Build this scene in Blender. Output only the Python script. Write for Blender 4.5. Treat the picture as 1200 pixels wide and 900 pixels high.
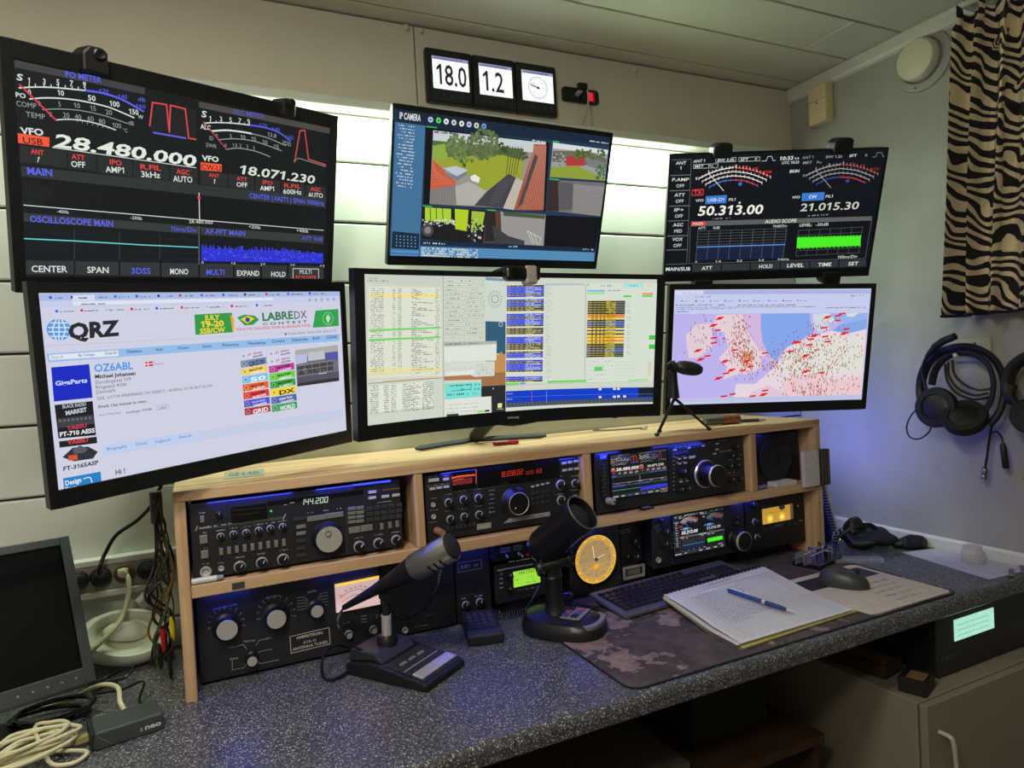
import bpy, math, random
from mathutils import Matrix, Vector, Euler
PI = math.pi
rnd = random.Random(7)
scene = bpy.context.scene
COL = scene.collection
for o in list(bpy.data.objects): bpy.data.objects.remove(o)

# ------------------------------------------------------------------ camera
FPX = 791.5
CR = (Vector((0.903234, -0.425659, -0.054607)), Vector((-0.057939, 0.005125, -0.998307)), Vector((0.425219, 0.904869, -0.020033)))      # right, down, forward of the camera in the room
CP = Vector((0.049525, -1.444326, 1.345721))
cam_d = bpy.data.cameras.new('camera'); cam_d.sensor_width = 36; cam_d.lens = 36*FPX/1200
cam_d.clip_start = 0.02; cam_d.clip_end = 30
cam = bpy.data.objects.new('camera', cam_d); COL.objects.link(cam)
cam.matrix_world = Matrix.Translation(CP) @ Matrix((CR[0], -CR[1], -CR[2])).transposed().to_4x4()
scene.camera = cam
scene.view_settings.view_transform = 'Standard'
scene.view_settings.look = 'None'
scene.view_settings.gamma = 1.0
scene.view_settings.exposure = 0.0
scene.view_settings.use_curve_mapping = False

# ------------------------------------------------------------------ world and lights
wd = bpy.data.worlds.new('world'); scene.world = wd; wd.use_nodes = True
wd.node_tree.nodes['Background'].inputs[0].default_value = (0.5, 0.5, 0.42, 1)
wd.node_tree.nodes['Background'].inputs[1].default_value = 0.0

def area(name, loc, aim, sx, sy, col, power, spread=180):
    d = bpy.data.lights.new(name, 'AREA'); d.shape = 'RECTANGLE'; d.size = sx; d.size_y = sy
    d.color = col; d.energy = power; d.spread = math.radians(spread)
    o = bpy.data.objects.new(name, d); COL.objects.link(o); o.location = loc
    o.rotation_euler = (Vector(aim)-Vector(loc)).to_track_quat('-Z', 'Y').to_euler()
    return o
YW = 0.34; XR = 2.05; ZC = 2.30; ZD = 0.74; XL = -1.10; YB = -2.60
area('ceiling_lamp', (-0.05, -.95, 2.27), (-0.05, -.95, 0), 0.35, 0.25, (1, .94, .84), 15)
fill_d = bpy.data.lights.new('fill_light', 'POINT'); fill_d.shadow_soft_size = .10; fill_d.color = (1, .95, .86); fill_d.energy = 22  # unseen fill light, added to brighten the upper wall and ceiling
fill_o = bpy.data.objects.new('fill_light', fill_d); COL.objects.link(fill_o); fill_o.location = (-.35, -1.45, 2.02)
# LED strip under the lip of the upper wall panels (behind the monitors)
area('led_strip_wall', (0.70, YW-0.046, 2.034), (0.70, YW-.03, 1.85), 1.75, 0.012, (.80, 1, .80), 21)
BLUE = (.05, .08, 1)
for (xa, xb, y, z, pw) in ((.06, .22, .0125, 1.122, .16), (.27, .43, .0125, 1.122, .22), (.55, .72, .0125, 1.124, .20), (.78, .90, .0125, 1.124, .10), (.96, 1.03, .0125, 1.124, .12), (1.14, 1.30, .0125, 1.124, .22), (1.50, 1.56, .03, 1.124, .05),
                           (.05, .13, .058, .933, .14), (.26, .38, .058, .933, .10), (.55, .70, .070, .933, .16), (.86, .99, .076, .933, .20), (1.16, 1.22, .037, .933, .06), (1.43, 1.50, .037, .933, .08)):
    area('led_strip_blue', ((xa+xb)/2, y, z), ((xa+xb)/2, y+.004, z-.06), xb-xa, .005, BLUE, pw*.8)
area('led_strip_blue', (.78, .05, .925), (.74, -.25, .74), .2, .01, BLUE, .06)
area('led_strip_blue', (1.775, .16, .98), (2.05, .05, 1.0), .012, .35, (.10, .11, 1), 2.3)

# ------------------------------------------------------------------ helpers
def lin(c): return tuple((v/255/12.92 if v/255 <= .04045 else ((v/255+.055)/1.055)**2.4) for v in c)
def ray(px, py):
    return CR[0]*((px-600)/FPX) + CR[1]*((py-450)/FPX) + CR[2]
def at(axis, px, py, v):
    r = ray(px, py); return CP + r*((v-CP[axis])/r[axis])
def onX(px, py, v): return at(0, px, py, v)
def onY(px, py, v): return at(1, px, py, v)
def onZ(px, py, v=ZD): return at(2, px, py, v)

MATS = {}
def mat(name, col, rough=.5, metal=0, var=.08, vscale=40, bump=0, bscale=200, emit=None, es=1, spec=.5, alpha=1, trans=0):
    if name in MATS: return MATS[name]
    m = bpy.data.materials.new(name); m.use_nodes = True; nt = m.node_tree; N = nt.nodes; b = N['Principled BSDF']
    c = lin(col)
    tc = N.new('ShaderNodeTexCoord'); nz = N.new('ShaderNodeTexNoise'); nz.inputs['Scale'].default_value = vscale; nz.inputs['Detail'].default_value = 3
    nt.links.new(tc.outputs['Object'], nz.inputs['Vector'])
    mr = N.new('ShaderNodeMapRange'); mr.inputs['From Min'].default_value = .3; mr.inputs['From Max'].default_value = .7
    mr.inputs['To Min'].default_value = 1-var; mr.inputs['To Max'].default_value = 1+var
    nt.links.new(nz.outputs['Fac'], mr.inputs['Value'])
    mx = N.new('ShaderNodeMix'); mx.data_type = 'RGBA'; mx.blend_type = 'MULTIPLY'; mx.inputs['Factor'].default_value = 1
    mx.inputs['A'].default_value = (*c, 1); nt.links.new(mr.outputs[0], mx.inputs['B'])
    nt.links.new(mx.outputs['Result'], b.inputs['Base Color'])
    b.inputs['Roughness'].default_value = rough; b.inputs['Metallic'].default_value = metal
    b.inputs['Specular IOR Level'].default_value = spec
    if alpha < 1: b.inputs['Alpha'].default_value = alpha
    if trans: b.inputs['Transmission Weight'].default_value = trans
    if bump:
        n2 = N.new('ShaderNodeTexNoise'); n2.inputs['Scale'].default_value = bscale; n2.inputs['Detail'].default_value = 3
        nt.links.new(tc.outputs['Object'], n2.inputs['Vector'])
        bp = N.new('ShaderNodeBump'); bp.inputs['Strength'].default_value = bump; bp.inputs['Distance'].default_value = .002
        nt.links.new(n2.outputs['Fac'], bp.inputs['Height']); nt.links.new(bp.outputs[0], b.inputs['Normal'])
    if emit:
        b.inputs['Emission Color'].default_value = (*lin(emit), 1); b.inputs['Emission Strength'].default_value = es
    MATS[name] = m; return m

def col_mat(name, emissive, strength=1.0):
    m = bpy.data.materials.new(name); m.use_nodes = True; nt = m.node_tree; N = nt.nodes; b = N['Principled BSDF']
    a = N.new('ShaderNodeAttribute'); a.attribute_name = 'Col'
    if emissive:
        b.inputs['Base Color'].default_value = (.008, .008, .009, 1); b.inputs['Roughness'].default_value = .35
        b.inputs['Specular IOR Level'].default_value = .3
        nt.links.new(a.outputs['Color'], b.inputs['Emission Color']); b.inputs['Emission Strength'].default_value = strength
    else:
        nt.links.new(a.outputs['Color'], b.inputs['Base Color']); b.inputs['Roughness'].default_value = .45
    return m

WM = {}     # world matrices of the objects built so far
def W_of(o): return WM[o.name] if o is not None else Matrix()
def tag(o, label=None, cat=None, group=None, kind=None):
    if label: o['label'] = label
    if cat: o['category'] = cat
    if group: o['group'] = group
    if kind: o['kind'] = kind
    return o
def thing(name, label, cat, M, group=None):
    o = bpy.data.objects.new(name, None); COL.objects.link(o); o.empty_display_size = .03
    if not isinstance(M, Matrix): M = Matrix.Translation(Vector(M))
    o.matrix_basis = M; WM[o.name] = M.copy()
    return tag(o, label, cat, group)
def link_child(o, parent, Mw):
    COL.objects.link(o)
    if parent is not None:
        o.parent = parent; o.matrix_basis = W_of(parent).inverted() @ Mw
    else: o.matrix_basis = Mw
    WM[o.name] = Mw.copy()
    return o

def spline(pts, k=6, closed=False):
    P = [Vector(p) for p in pts]; out = []; n = len(P)
    if n < 3: return P
    rng = range(n if closed else n-1)
    for i in rng:
        if closed: a, b, c, d = P[(i-1) % n], P[i], P[(i+1) % n], P[(i+2) % n]
        else: a, b, c, d = P[max(i-1, 0)], P[i], P[i+1], P[min(i+2, n-1)]
        for j in range(k):
            t = j/k
            out.append(.5*((2*b)+(c-a)*t+(2*a-5*b+4*c-d)*t*t+(3*b-a-3*c+d)*t**3))
    if not closed: out.append(P[-1])
    return out

class G:
    """collects geometry in the frame M (default: the room); build() links it as one mesh object"""
    def __init__(s, M=None): s.M = M.copy() if M is not None else Matrix(); s.v = []; s.f = []; s.sm = []; s.x = None
    def add(s, vs, fs, smooth=False, m=None):
        b = len(s.v)
        for p in vs:
            p = Vector(p); s.v.append(m @ p if m is not None else p)
        for f in fs: s.f.append([i+b for i in f]); s.sm.append(smooth)
        return s
    def box(s, x0, x1, y0, y1, z0, z1, m=None):
        v = [(x, y, z) for z in (z0, z1) for y in (y0, y1) for x in (x0, x1)]
        return s.add(v, [(0, 2, 3, 1), (4, 5, 7, 6), (0, 1, 5, 4), (2, 6, 7, 3), (0, 4, 6, 2), (1, 3, 7, 5)], False, m)
    def cyl(s, p0, p1, r0, r1=None, n=16, cap=True, smooth=True):
        p0, p1 = Vector(p0), Vector(p1); r1 = r0 if r1 is None else r1
        return s.lathe([(r0, 0), (r1, (p1-p0).length)], p0, p1-p0, n, cap, smooth)
    def lathe(s, prof, o, axis, n=24, cap=True, smooth=True, up=None):
        o = Vector(o); a = Vector(axis).normalized()
        u = a.orthogonal().normalized() if up is None else Vector(up); w = a.cross(u)
        vs = []; fs = []
        for (r, h) in prof:
            for i in range(n):
                t = 2*PI*i/n; vs.append(o+a*h+(u*math.cos(t)+w*math.sin(t))*r)
        for k in range(len(prof)-1):
            for i in range(n):
                j = (i+1) % n; fs.append((k*n+i, k*n+j, (k+1)*n+j, (k+1)*n+i))
        s.add(vs, fs, smooth)
        if cap:
            b = len(s.v)-len(vs)
            if prof[0][0] > 1e-6: s.f.append([b+i for i in reversed(range(n))]); s.sm.append(False)
            if prof[-1][0] > 1e-6: s.f.append([b+(len(prof)-1)*n+i for i in range(n)]); s.sm.append(False)
        return s
    def tube(s, pts, r, n=7, closed=False, flat=1.0):
        P = [Vector(p) for p in pts]; L = len(P); vs = []; fs = []; u = None
        for i in range(L):
            t = (P[(i+1) % L]-P[i-1]) if closed else (P[min(i+1, L-1)]-P[max(i-1, 0)])
            if t.length < 1e-9: t = Vector((0, 0, 1))
            t.normalize()
            if u is None: u = t.orthogonal().normalized()
            u = (u-t*u.dot(t)); u = u.normalized() if u.length > 1e-6 else t.orthogonal().normalized()
            w = t.cross(u); rr = r[i] if isinstance(r, (list, tuple)) else r
            for k in range(n):
                a = 2*PI*k/n; vs.append(P[i]+u*math.cos(a)*rr+w*math.sin(a)*rr*flat)
        for i in range(L if closed else L-1):
            j = (i+1) % L
            for k in range(n): q = (k+1) % n; fs.append((i*n+k, i*n+q, j*n+q, j*n+k))
        if not closed: fs.append(tuple(reversed(range(n)))); fs.append(tuple(range((L-1)*n, L*n)))
        return s.add(vs, fs, True)
    def prism(s, poly, h0, h1, axis='y'):
        """poly in the plane across axis, extruded from h0 to h1"""
        n = len(poly)
        def P(p, h): return (p[0], h, p[1]) if axis == 'y' else ((p[0], p[1], h) if axis == 'z' else (h, p[0], p[1]))
        vs = [P(p, h0) for p in poly]+[P(p, h1) for p in poly]
        fs = [tuple(range(n)), tuple(reversed(range(n, 2*n)))]+[(i, i+n, (i+1) % n+n, (i+1) % n) for i in range(n)]
        return s.add(vs, fs)
    def ell(s, c, r, n=16, m=10, mm=None):
        r = r if isinstance(r, (tuple, list)) else (r, r, r); vs = []; fs = []
        for j in range(m+1):
            p = PI*j/m
            for i in range(n):
                t = 2*PI*i/n; q = Vector((r[0]*math.sin(p)*math.cos(t), r[1]*math.sin(p)*math.sin(t), r[2]*math.cos(p)))
                vs.append(Vector(c)+(mm @ q if mm is not None else q))
        for j in range(m):
            for i in range(n): k = (i+1) % n; fs.append((j*n+i, (j+1)*n+i, (j+1)*n+k, j*n+k))
        return s.add(vs, fs, True)
    def frame(s, x0, x1, z0, z1, bw, y0, y1, bb=None, bt=None):
        bb = bw if bb is None else bb; bt = bw if bt is None else bt
        s.box(x0, x1, y0, y1, z0, z0+bb); s.box(x0, x1, y0, y1, z1-bt, z1)
        s.box(x0, x0+bw, y0, y1, z0+bb, z1-bt); s.box(x1-bw, x1, y0, y1, z0+bb, z1-bt); return s
    def mesh(s, name, mt, M=None, recalc=True):
        me = bpy.data.meshes.new(name); X = (M or Matrix()) @ s.M
        me.from_pydata([tuple(X @ p) for p in s.v], [], s.f); me.materials.append(mt)
        for p, q in zip(me.polygons, s.sm): p.use_smooth = q
        if recalc:
            import bmesh
            bm = bmesh.new(); bm.from_mesh(me); bmesh.ops.remove_doubles(bm, verts=bm.verts, dist=1e-7)
            bmesh.ops.recalc_face_normals(bm, faces=bm.faces); bm.to_mesh(me); bm.free()
        if any(s.sm): me.set_sharp_from_angle(angle=math.radians(40))
        return me
    def build(s, name, mt, parent=None, bevel=0, seg=2, org=None):
        """parts take the frame of their parent; a mesh without a parent gets its origin at its base"""
        if parent is not None: Mw = W_of(parent)
        elif org is not None: Mw = org if isinstance(org, Matrix) else Matrix.Translation(Vector(org))
        else:
            ws = [s.M @ p for p in s.v]
            Mw = Matrix.Translation(Vector(((min(p.x for p in ws)+max(p.x for p in ws))/2, (min(p.y for p in ws)+max(p.y for p in ws))/2, min(p.z for p in ws))))
        me = s.mesh(name, mt, Mw.inverted())
        o = bpy.data.objects.new(name, me); link_child(o, parent, Mw)
        if bevel:
            b = o.modifiers.new('bevel', 'BEVEL'); b.width = bevel; b.segments = seg; b.limit_method = 'ANGLE'; b.angle_limit = math.radians(35)
            b.harden_normals = False
        return o
def inst(me, name, parent, M, scale=None):
    """one more object on shared mesh data, placed by a room matrix"""
    o = bpy.data.objects.new(name, me)
    if not isinstance(M, Matrix): M = Matrix.Translation(Vector(M))
    if scale: M = M @ Matrix.Diagonal((*scale, 1))
    return link_child(o, parent, M)
def frameM(c, yaw=0, pitch=0, roll=0):
    return Matrix.Translation(Vector(c)) @ Matrix.Rotation(yaw, 4, 'Z') @ Matrix.Rotation(pitch, 4, 'X') @ Matrix.Rotation(roll, 4, 'Y')

# ---- flat print: glyphs of the built-in font
GL = {}
def glyph(ch, off=0.0):
    k = (ch, off)
    if k in GL: return GL[k]
    def mk(t):
        c = bpy.data.curves.new('t', 'FONT'); c.body = t; c.size = 1; c.offset = off; c.resolution_u = 2
        o = bpy.data.objects.new('t', c); COL.objects.link(o)
        me = bpy.data.meshes.new_from_object(o); bpy.data.objects.remove(o); bpy.data.curves.remove(c)
        vs = [tuple(v.co[:2]) for v in me.vertices]; fs = [tuple(p.vertices) for p in me.polygons]; bpy.data.meshes.remove(me)
        return vs, fs
    a = mk('I')
    if ch == '1':
        H_ = max(v[1] for v in a[0]); x0_ = min(v[0] for v in a[0]); w_ = max(v[0] for v in a[0])-x0_
        vs = [(.20, 0), (.20+w_, 0), (.20+w_, H_), (.20, H_), (.04, H_*.72), (.04, H_*.72+w_*.85)]
        GL[k] = (vs, [(0, 1, 2, 3), (4, 3, 2, 5)] if False else [(0, 1, 2, 3), (4, 3, 5)], .20+w_+.14)
        vs[4] = (.05, H_*.74); vs[5] = (.05, H_*.74+w_*.1); GL[k] = ([(.20, 0), (.20+w_, 0), (.20+w_, H_), (.20+w_*.2, H_), (.05, H_*.80), (.05, H_*.66), (.20, H_*.78)], [(0, 1, 2, 3, 6), (3, 4, 5, 6)], .20+w_+.14)
        return GL[k]
    b = mk(ch+'I'); wi = max(v[0] for v in a[0]); adv = max(v[0] for v in b[0])-wi
    vs, fs = mk(ch) if ch != ' ' else ([], [])
    GL[k] = (vs, fs, adv); return GL[k]
CAPH = [None]; FACET = .04
SEG = {'0': 'abcdef', '1': 'bc', '2': 'abged', '3': 'abgcd', '4': 'fgbc', '5': 'afgcd', '6': 'afgedc', '7': 'abc', '8': 'abcdefg', '9': 'abcdfg'}

class Canvas:
    """flat print on a plane (frame M, face towards -y); px() turns a point of the photograph into a point of the plane"""
    def __init__(s, M, warp=None, unwarp=None, y0=0.0, step=2.5e-6):
        s.M = M; s.Mi = M.inverted(); s.o = (0, 0, 1); s.v = []; s.f = []; s.c = []; s.y = y0; s.step = step; s.warp = warp; s.unwarp = unwarp
        s.bold = .0; s.n = 0
    def view(s, ox=0, oy=0, sc=1): s.o = (ox, oy, sc); return s
    def L(s, x, y):
        px = s.o[0]+x/s.o[2]; py = s.o[1]+y/s.o[2]
        o = s.Mi @ CP; d = s.Mi.to_3x3() @ ray(px, py)
        if s.unwarp: return s.unwarp(o, d)
        t = -o.y/d.y; p = o+d*t; return (p.x, p.z)
    def u(s, x, y):
        a = s.L(x, y-1); b = s.L(x, y+1); return math.hypot(a[0]-b[0], a[1]-b[1])/2
    def emit(s, pts, faces, col, layer=None):
        y = s.y-s.n*s.step
        if s.warp:      # curved screen: cut every face at the facet borders so that all layers stay parallel
            for f in faces:
                P = [pts[i] for i in f]; lo = min(p[0] for p in P); hi = max(p[0] for p in P)
                for k in range(math.floor(lo/FACET+1e-9), math.ceil(hi/FACET-1e-9) or 1):
                    Q = P
                    for xb, sg in ((k*FACET, 1), ((k+1)*FACET, -1)):
                        N_ = []
                        for i in range(len(Q)):
                            a, b_ = Q[i], Q[(i+1) % len(Q)]; da, db = (a[0]-xb)*sg, (b_[0]-xb)*sg
                            if da >= 0: N_.append(a)
                            if (da > 0) != (db > 0) and abs(da-db) > 1e-12: t = da/(da-db); N_.append((a[0]+(b_[0]-a[0])*t, a[1]+(b_[1]-a[1])*t))
                        Q = N_
                        if len(Q) < 3: break
                    if len(Q) >= 3:
                        b = len(s.v); s.v += [s.warp(p[0], p[1], y, k) for p in Q]; s.f.append(list(range(b, b+len(Q)))); s.c.append(lin(col))
            return
        b = len(s.v)
        for p in pts: s.v.append((p[0], y, p[1]))
        for f in faces: s.f.append([i+b for i in f]); s.c.append(lin(col))
    def poly(s, pts, col, loc=False, layer=1):
        s.n += 1
        P = pts if loc else [s.L(*p) for p in pts]
        s.emit(P, [tuple(range(len(P)))], col, layer)
    def rect(s, x0, y0, x1, y1, col, layer=1, loc=False):
        """photo rectangle by two opposite corners, square to the plane's own axes"""
        s.n += 1
        a, b = ((x0, y0), (x1, y1)) if loc else (s.L(x0, y0), s.L(x1, y1))
        n = 1
        P = []; F = []
        for i in range(n+1):
            x = a[0]+(b[0]-a[0])*i/n; P += [(x, a[1]), (x, b[1])]
        for i in range(n): F.append((2*i, 2*i+1, 2*i+3, 2*i+2))
        s.emit(P, F, col, layer)
    def quad(s, p, col, layer=1, sub=8):
        s.n += 1
        """photo quadrilateral tl, tr, br, bl"""
        q = [s.L(*a) for a in p]; n = 1; P = []; F = []
        for i in range(n+1):
            t = i/n; P += [(q[0][0]+(q[1][0]-q[0][0])*t, q[0][1]+(q[1][1]-q[0][1])*t), (q[3][0]+(q[2][0]-q[3][0])*t, q[3][1]+(q[2][1]-q[3][1])*t)]
        for i in range(n): F.append((2*i, 2*i+1, 2*i+3, 2*i+2))
        s.emit(P, F, col, layer)
    def line(s, pts, col, w=2, loc=False, layer=2, closed=False, smooth=0):
        s.n += 1
        if smooth:
            q = spline([(p[0], p[1], 0) for p in pts], smooth); pts = [(p.x, p.y) for p in q]
        ww = w if loc else w*s.u(*pts[0]); P = pts if loc else [s.L(*p) for p in pts]
        if closed: P = list(P)+[P[0]]
        for i in range(len(P)-1):
            a, b = P[i], P[i+1]; dx, dz = b[0]-a[0], b[1]-a[1]; l = math.hypot(dx, dz)
            if l < 1e-7: continue
            nx, nz = -dz/l*ww/2, dx/l*ww/2; ex, ez = dx/l*ww*.25, dz/l*ww*.25
            s.emit([(a[0]+nx-ex, a[1]+nz-ez), (a[0]-nx-ex, a[1]-nz-ez), (b[0]-nx+ex, b[1]-nz+ez), (b[0]+nx+ex, b[1]+nz+ez)], [(0, 1, 2, 3)], col, layer)
    def disc(s, x, y, r, col, n=16, layer=2, loc=False, rz=None, ring=None):
        s.n += 1; c = (x, y) if loc else s.L(x, y); rr = r if loc else r*s.u(x, y); rv = rr if rz is None else rz
        P = [(c[0]+rr*math.cos(2*PI*i/n), c[1]+rv*math.sin(2*PI*i/n)) for i in range(n)]
        if ring: s.line(P, col, ring if loc else ring*s.u(x, y), True, layer, True)
        else: s.emit(P, [tuple(range(n))], col, layer)
    def ltext(s, t, x, z, h, col, w=None, ang=0, ital=0, bold=0, layer=3, seg=False):
        s.n += 1
        if CAPH[0] is None: CAPH[0] = max(v[1] for v in glyph('H')[0])
        k = h/CAPH[0]
        if seg: tot = len(t.replace('.', ''))*.62*h+t.count('.')*.2*h
        else: tot = sum(glyph(ch, bold)[2] for ch in t)*k
        sx = (w/tot) if (w and tot) else 1; ca, sa = math.cos(ang), math.sin(ang); cur = 0
        def T(px, pz): px = (px+pz*ital)*1; return (x+px*ca-pz*sa, z+px*sa+pz*ca)
        for ch in t:
            if seg:
                cw = .62*h*sx; a = cur; th = h*.09; e = cw*.74
                if ch == '.':
                    s.emit([T(a, 0), T(a+th, 0), T(a+th, th), T(a, th)], [(0, 1, 2, 3)], col, layer); cur += .2*h*sx; continue
                S = {'a': (0, h-th, e, h), 'd': (0, 0, e, th), 'g': (0, h/2-th/2, e, h/2+th/2), 'f': (0, h/2, th, h), 'b': (e-th, h/2, e, h), 'e': (0, 0, th, h/2), 'c': (e-th, 0, e, h/2)}
                for q in SEG.get(ch, ''):
                    r = S[q]; s.emit([T(a+r[0], r[1]), T(a+r[2], r[1]), T(a+r[2], r[3]), T(a+r[0], r[3])], [(0, 1, 2, 3)], col, layer)
                cur += cw; continue
            vs, fs, adv = glyph(ch, bold)
            if fs: s.emit([T(cur+v[0]*k*sx, v[1]*k) for v in vs], fs, col, layer)
            cur += adv*k*sx
    def text(s, t, x0, y0, x1, y1, hpx, col, ital=0, bold=0, seg=False, layer=3):
        """baseline from photo point 0 to photo point 1"""
        a = s.L(x0, y0); b = s.L(x1, y1); w = math.hypot(b[0]-a[0], b[1]-a[1]); h = hpx*s.u(x0, y0)
        s.ltext(t, a[0], a[1], h, col, w, math.atan2(b[1]-a[1], b[0]-a[0]), ital, bold, layer, seg)
    def scribble(s, x0, y0, x1, y1, hpx, col, fill=.6, seed=1):
        """a row of unreadable small print"""
        s.n += 1
        r = random.Random(seed); a = s.L(x0, y0); b = s.L(x1, y1); h = hpx*s.u(x0, y0); L_ = math.hypot(b[0]-a[0], b[1]-a[1])
        if L_ < 1e-6: return
        dx, dz = (b[0]-a[0])/L_, (b[1]-a[1])/L_; t = 0
        while t < L_:
            w = h*r.uniform(.3, .9)
            if r.random() < fill:
                p = (a[0]+dx*t, a[1]+dz*t); e = min(t+w, L_); q = (a[0]+dx*e, a[1]+dz*e); hh = h*r.uniform(.6, 1)
                s.emit([p, q, (q[0], q[1]+hh), (p[0], p[1]+hh)], [(0, 1, 2, 3)], col, 3)
            t += w+h*.25
    def build(s, name, mt, parent):
        me = bpy.data.meshes.new(name); Mw = W_of(parent); X = Mw.inverted() @ s.M
        me.from_pydata([tuple(X @ Vector(p)) for p in s.v], [], s.f); me.materials.append(mt)
        at_ = me.color_attributes.new('Col', 'FLOAT_COLOR', 'CORNER'); n = 0; buf = []
        for f, c in zip(s.f, s.c): buf += [c[0], c[1], c[2], 1.0]*len(f)
        at_.data.foreach_set('color', buf)
        o = bpy.data.objects.new(name, me); link_child(o, parent, Mw); return o
SCREEN = col_mat('screen_glow', True, 1.0)
PRINT = col_mat('flat_print', False)

# ------------------------------------------------------------------ structure
def wood_mat(name, axis):
    m = bpy.data.materials.new(name); m.use_nodes = True; nt = m.node_tree; N = nt.nodes; b = N['Principled BSDF']; L = nt.links.new
    tc = N.new('ShaderNodeTexCoord'); mp = N.new('ShaderNodeMapping'); sc = [55, 55, 55]; sc[axis] = 2.2; mp.inputs['Scale'].default_value = sc
    L(tc.outputs['Object'], mp.inputs['Vector'])
    nz = N.new('ShaderNodeTexNoise'); nz.inputs['Scale'].default_value = 1; nz.inputs['Detail'].default_value = 5; nz.inputs['Distortion'].default_value = .4; L(mp.outputs[0], nz.inputs['Vector'])
    cr = N.new('ShaderNodeValToRGB'); cr.color_ramp.elements[0].position = .3; cr.color_ramp.elements[0].color = (*lin((178, 138, 98)), 1)
    cr.color_ramp.elements[1].position = .68; cr.color_ramp.elements[1].color = (*lin((216, 182, 142)), 1); L(nz.outputs['Fac'], cr.inputs['Fac'])
    mk = N.new('ShaderNodeMapping'); s2 = [9, 9, 9]; s2[axis] = 5; mk.inputs['Scale'].default_value = s2; L(tc.outputs['Object'], mk.inputs['Vector'])
    vo = N.new('ShaderNodeTexVoronoi'); vo.inputs['Scale'].default_value = 1; L(mk.outputs[0], vo.inputs['Vector'])
    k = N.new('ShaderNodeMapRange'); k.inputs['From Min'].default_value = .03; k.inputs['From Max'].default_value = .10; k.inputs['To Min'].default_value = .35; k.inputs['To Max'].default_value = 1
    L(vo.outputs['Distance'], k.inputs['Value'])
    mx = N.new('ShaderNodeMix'); mx.data_type = 'RGBA'; mx.inputs['A'].default_value = (*lin((150, 92, 60)), 1); L(k.outputs[0], mx.inputs['Factor']); L(cr.outputs[0], mx.inputs['B'])
    L(mx.outputs['Result'], b.inputs['Base Color']); b.inputs['Roughness'].default_value = .55
    bp = N.new('ShaderNodeBump'); bp.inputs['Strength'].default_value = .15; bp.inputs['Distance'].default_value = .001; L(nz.outputs['Fac'], bp.inputs['Height']); L(bp.outputs[0], b.inputs['Normal'])
    return m
WOODX = wood_mat('pine_lengthwise', 0); WOODZ = wood_mat('pine_upright', 2)
def speckle_mat():
    m = bpy.data.materials.new('speckled_laminate'); m.use_nodes = True; nt = m.node_tree; N = nt.nodes; b = N['Principled BSDF']; L = nt.links.new
    tc = N.new('ShaderNodeTexCoord')
    v1 = N.new('ShaderNodeTexVoronoi'); v1.inputs['Scale'].default_value = 560; L(tc.outputs['Object'], v1.inputs['Vector'])
    sp = N.new('ShaderNodeSeparateColor'); L(v1.outputs['Color'], sp.inputs[0])
    cr = N.new('ShaderNodeValToRGB'); cr.color_ramp.interpolation = 'CONSTANT'; E = cr.color_ramp.elements
    E[0].position = 0; E[0].color = (*lin((48, 49, 53)), 1); E[1].position = .35; E[1].color = (*lin((72, 73, 77)), 1)
    for p, c in ((.65, (90, 91, 94)), (.84, (124, 124, 124)), (.94, (192, 192, 186))):
        e = E.new(p); e.color = (*lin(c), 1)
    L(sp.outputs[0], cr.inputs['Fac']); L(cr.outputs[0], b.inputs['Base Color']); b.inputs['Roughness'].default_value = .33
    return m
SPECK = speckle_mat()
CLAD = mat('white_painted_cladding', (205, 208, 196), .45, var=.03, vscale=6)
PANELM = mat('beige_wall_panel', (200, 193, 174), .6, var=.04, vscale=5)
CEILM = mat('cream_ceiling_panel', (206, 203, 186), .42, var=.03, vscale=4)
WALLR = mat('white_textured_plaster', (156, 155, 145), .8, var=.05, vscale=9, bump=.35, bscale=120)
GROOVE = mat('dark_groove', (60, 62, 54), .9)
TRIMW = mat('white_trim_paint', (205, 205, 192), .4, var=.03)
FLOORM = mat('dark_floor_boards', (70, 56, 46), .6, var=.25, vscale=8)
def struct(o, label=None): return tag(o, label, kind='structure')

floor = struct(G().box(XL, XR, YB, YW, -.05, 0).build('floor', FLOORM), 'dark wooden floor under the desk')
wb = struct(G().box(XL, XR+.1, YW+.012, YW+.09, 0, ZC+.05).build('wall_back', GROOVE), 'back wall clad with pale horizontal boards behind the monitors')
z = .018; k = 0
gr = [1.1245+.158*i for i in range(-7, 6)]
for i in range(len(gr)):
    z0 = gr[i]+.0025; z1 = (gr[i+1] if i+1 < len(gr) else 2.056)-.0025
    G().box(XL, XR, YW, YW+.013, z0, z1).build('cladding_board', CLAD, wb, .0035, 1)
# upper, flat panels with a lip the strip light hides under
for (xa, xb) in ((XL, .6445), (.6475, XR)):
    G().box(xa, xb, YW-.012, YW+.012, 2.062, ZC-.004).build('wall_panel', PANELM, wb, .002, 1)
G().box(XL, XR, YW-.056, YW+.012, 2.040, 2.064).build('lip_batten', CLAD, wb, .003, 1)
wr = struct(G().box(XR, XR+.1, YB, YW+.09, 0, ZC+.05).build('wall_right', WALLR), 'white rough plaster wall on the right')
struct(G().box(XL-.1, XL, YB, YW+.09, 0, ZC+.05).build('wall_left', WALLR), 'plain wall left of the desk')
struct(G().box(XL-.1, XR+.1, YB-.1, YB, 0, ZC+.05).build('wall_front', WALLR), 'plain wall behind the viewer')
ce = struct(G().box(XL-.1, XR+.1, YB-.1, YW+.09, ZC+.006, ZC+.08).build('ceiling', GROOVE), 'ceiling of long cream panels with fine joints')
ys = [YW+.01, .268, .083]+[.083-.186*i for i in range(1, 15)]
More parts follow.
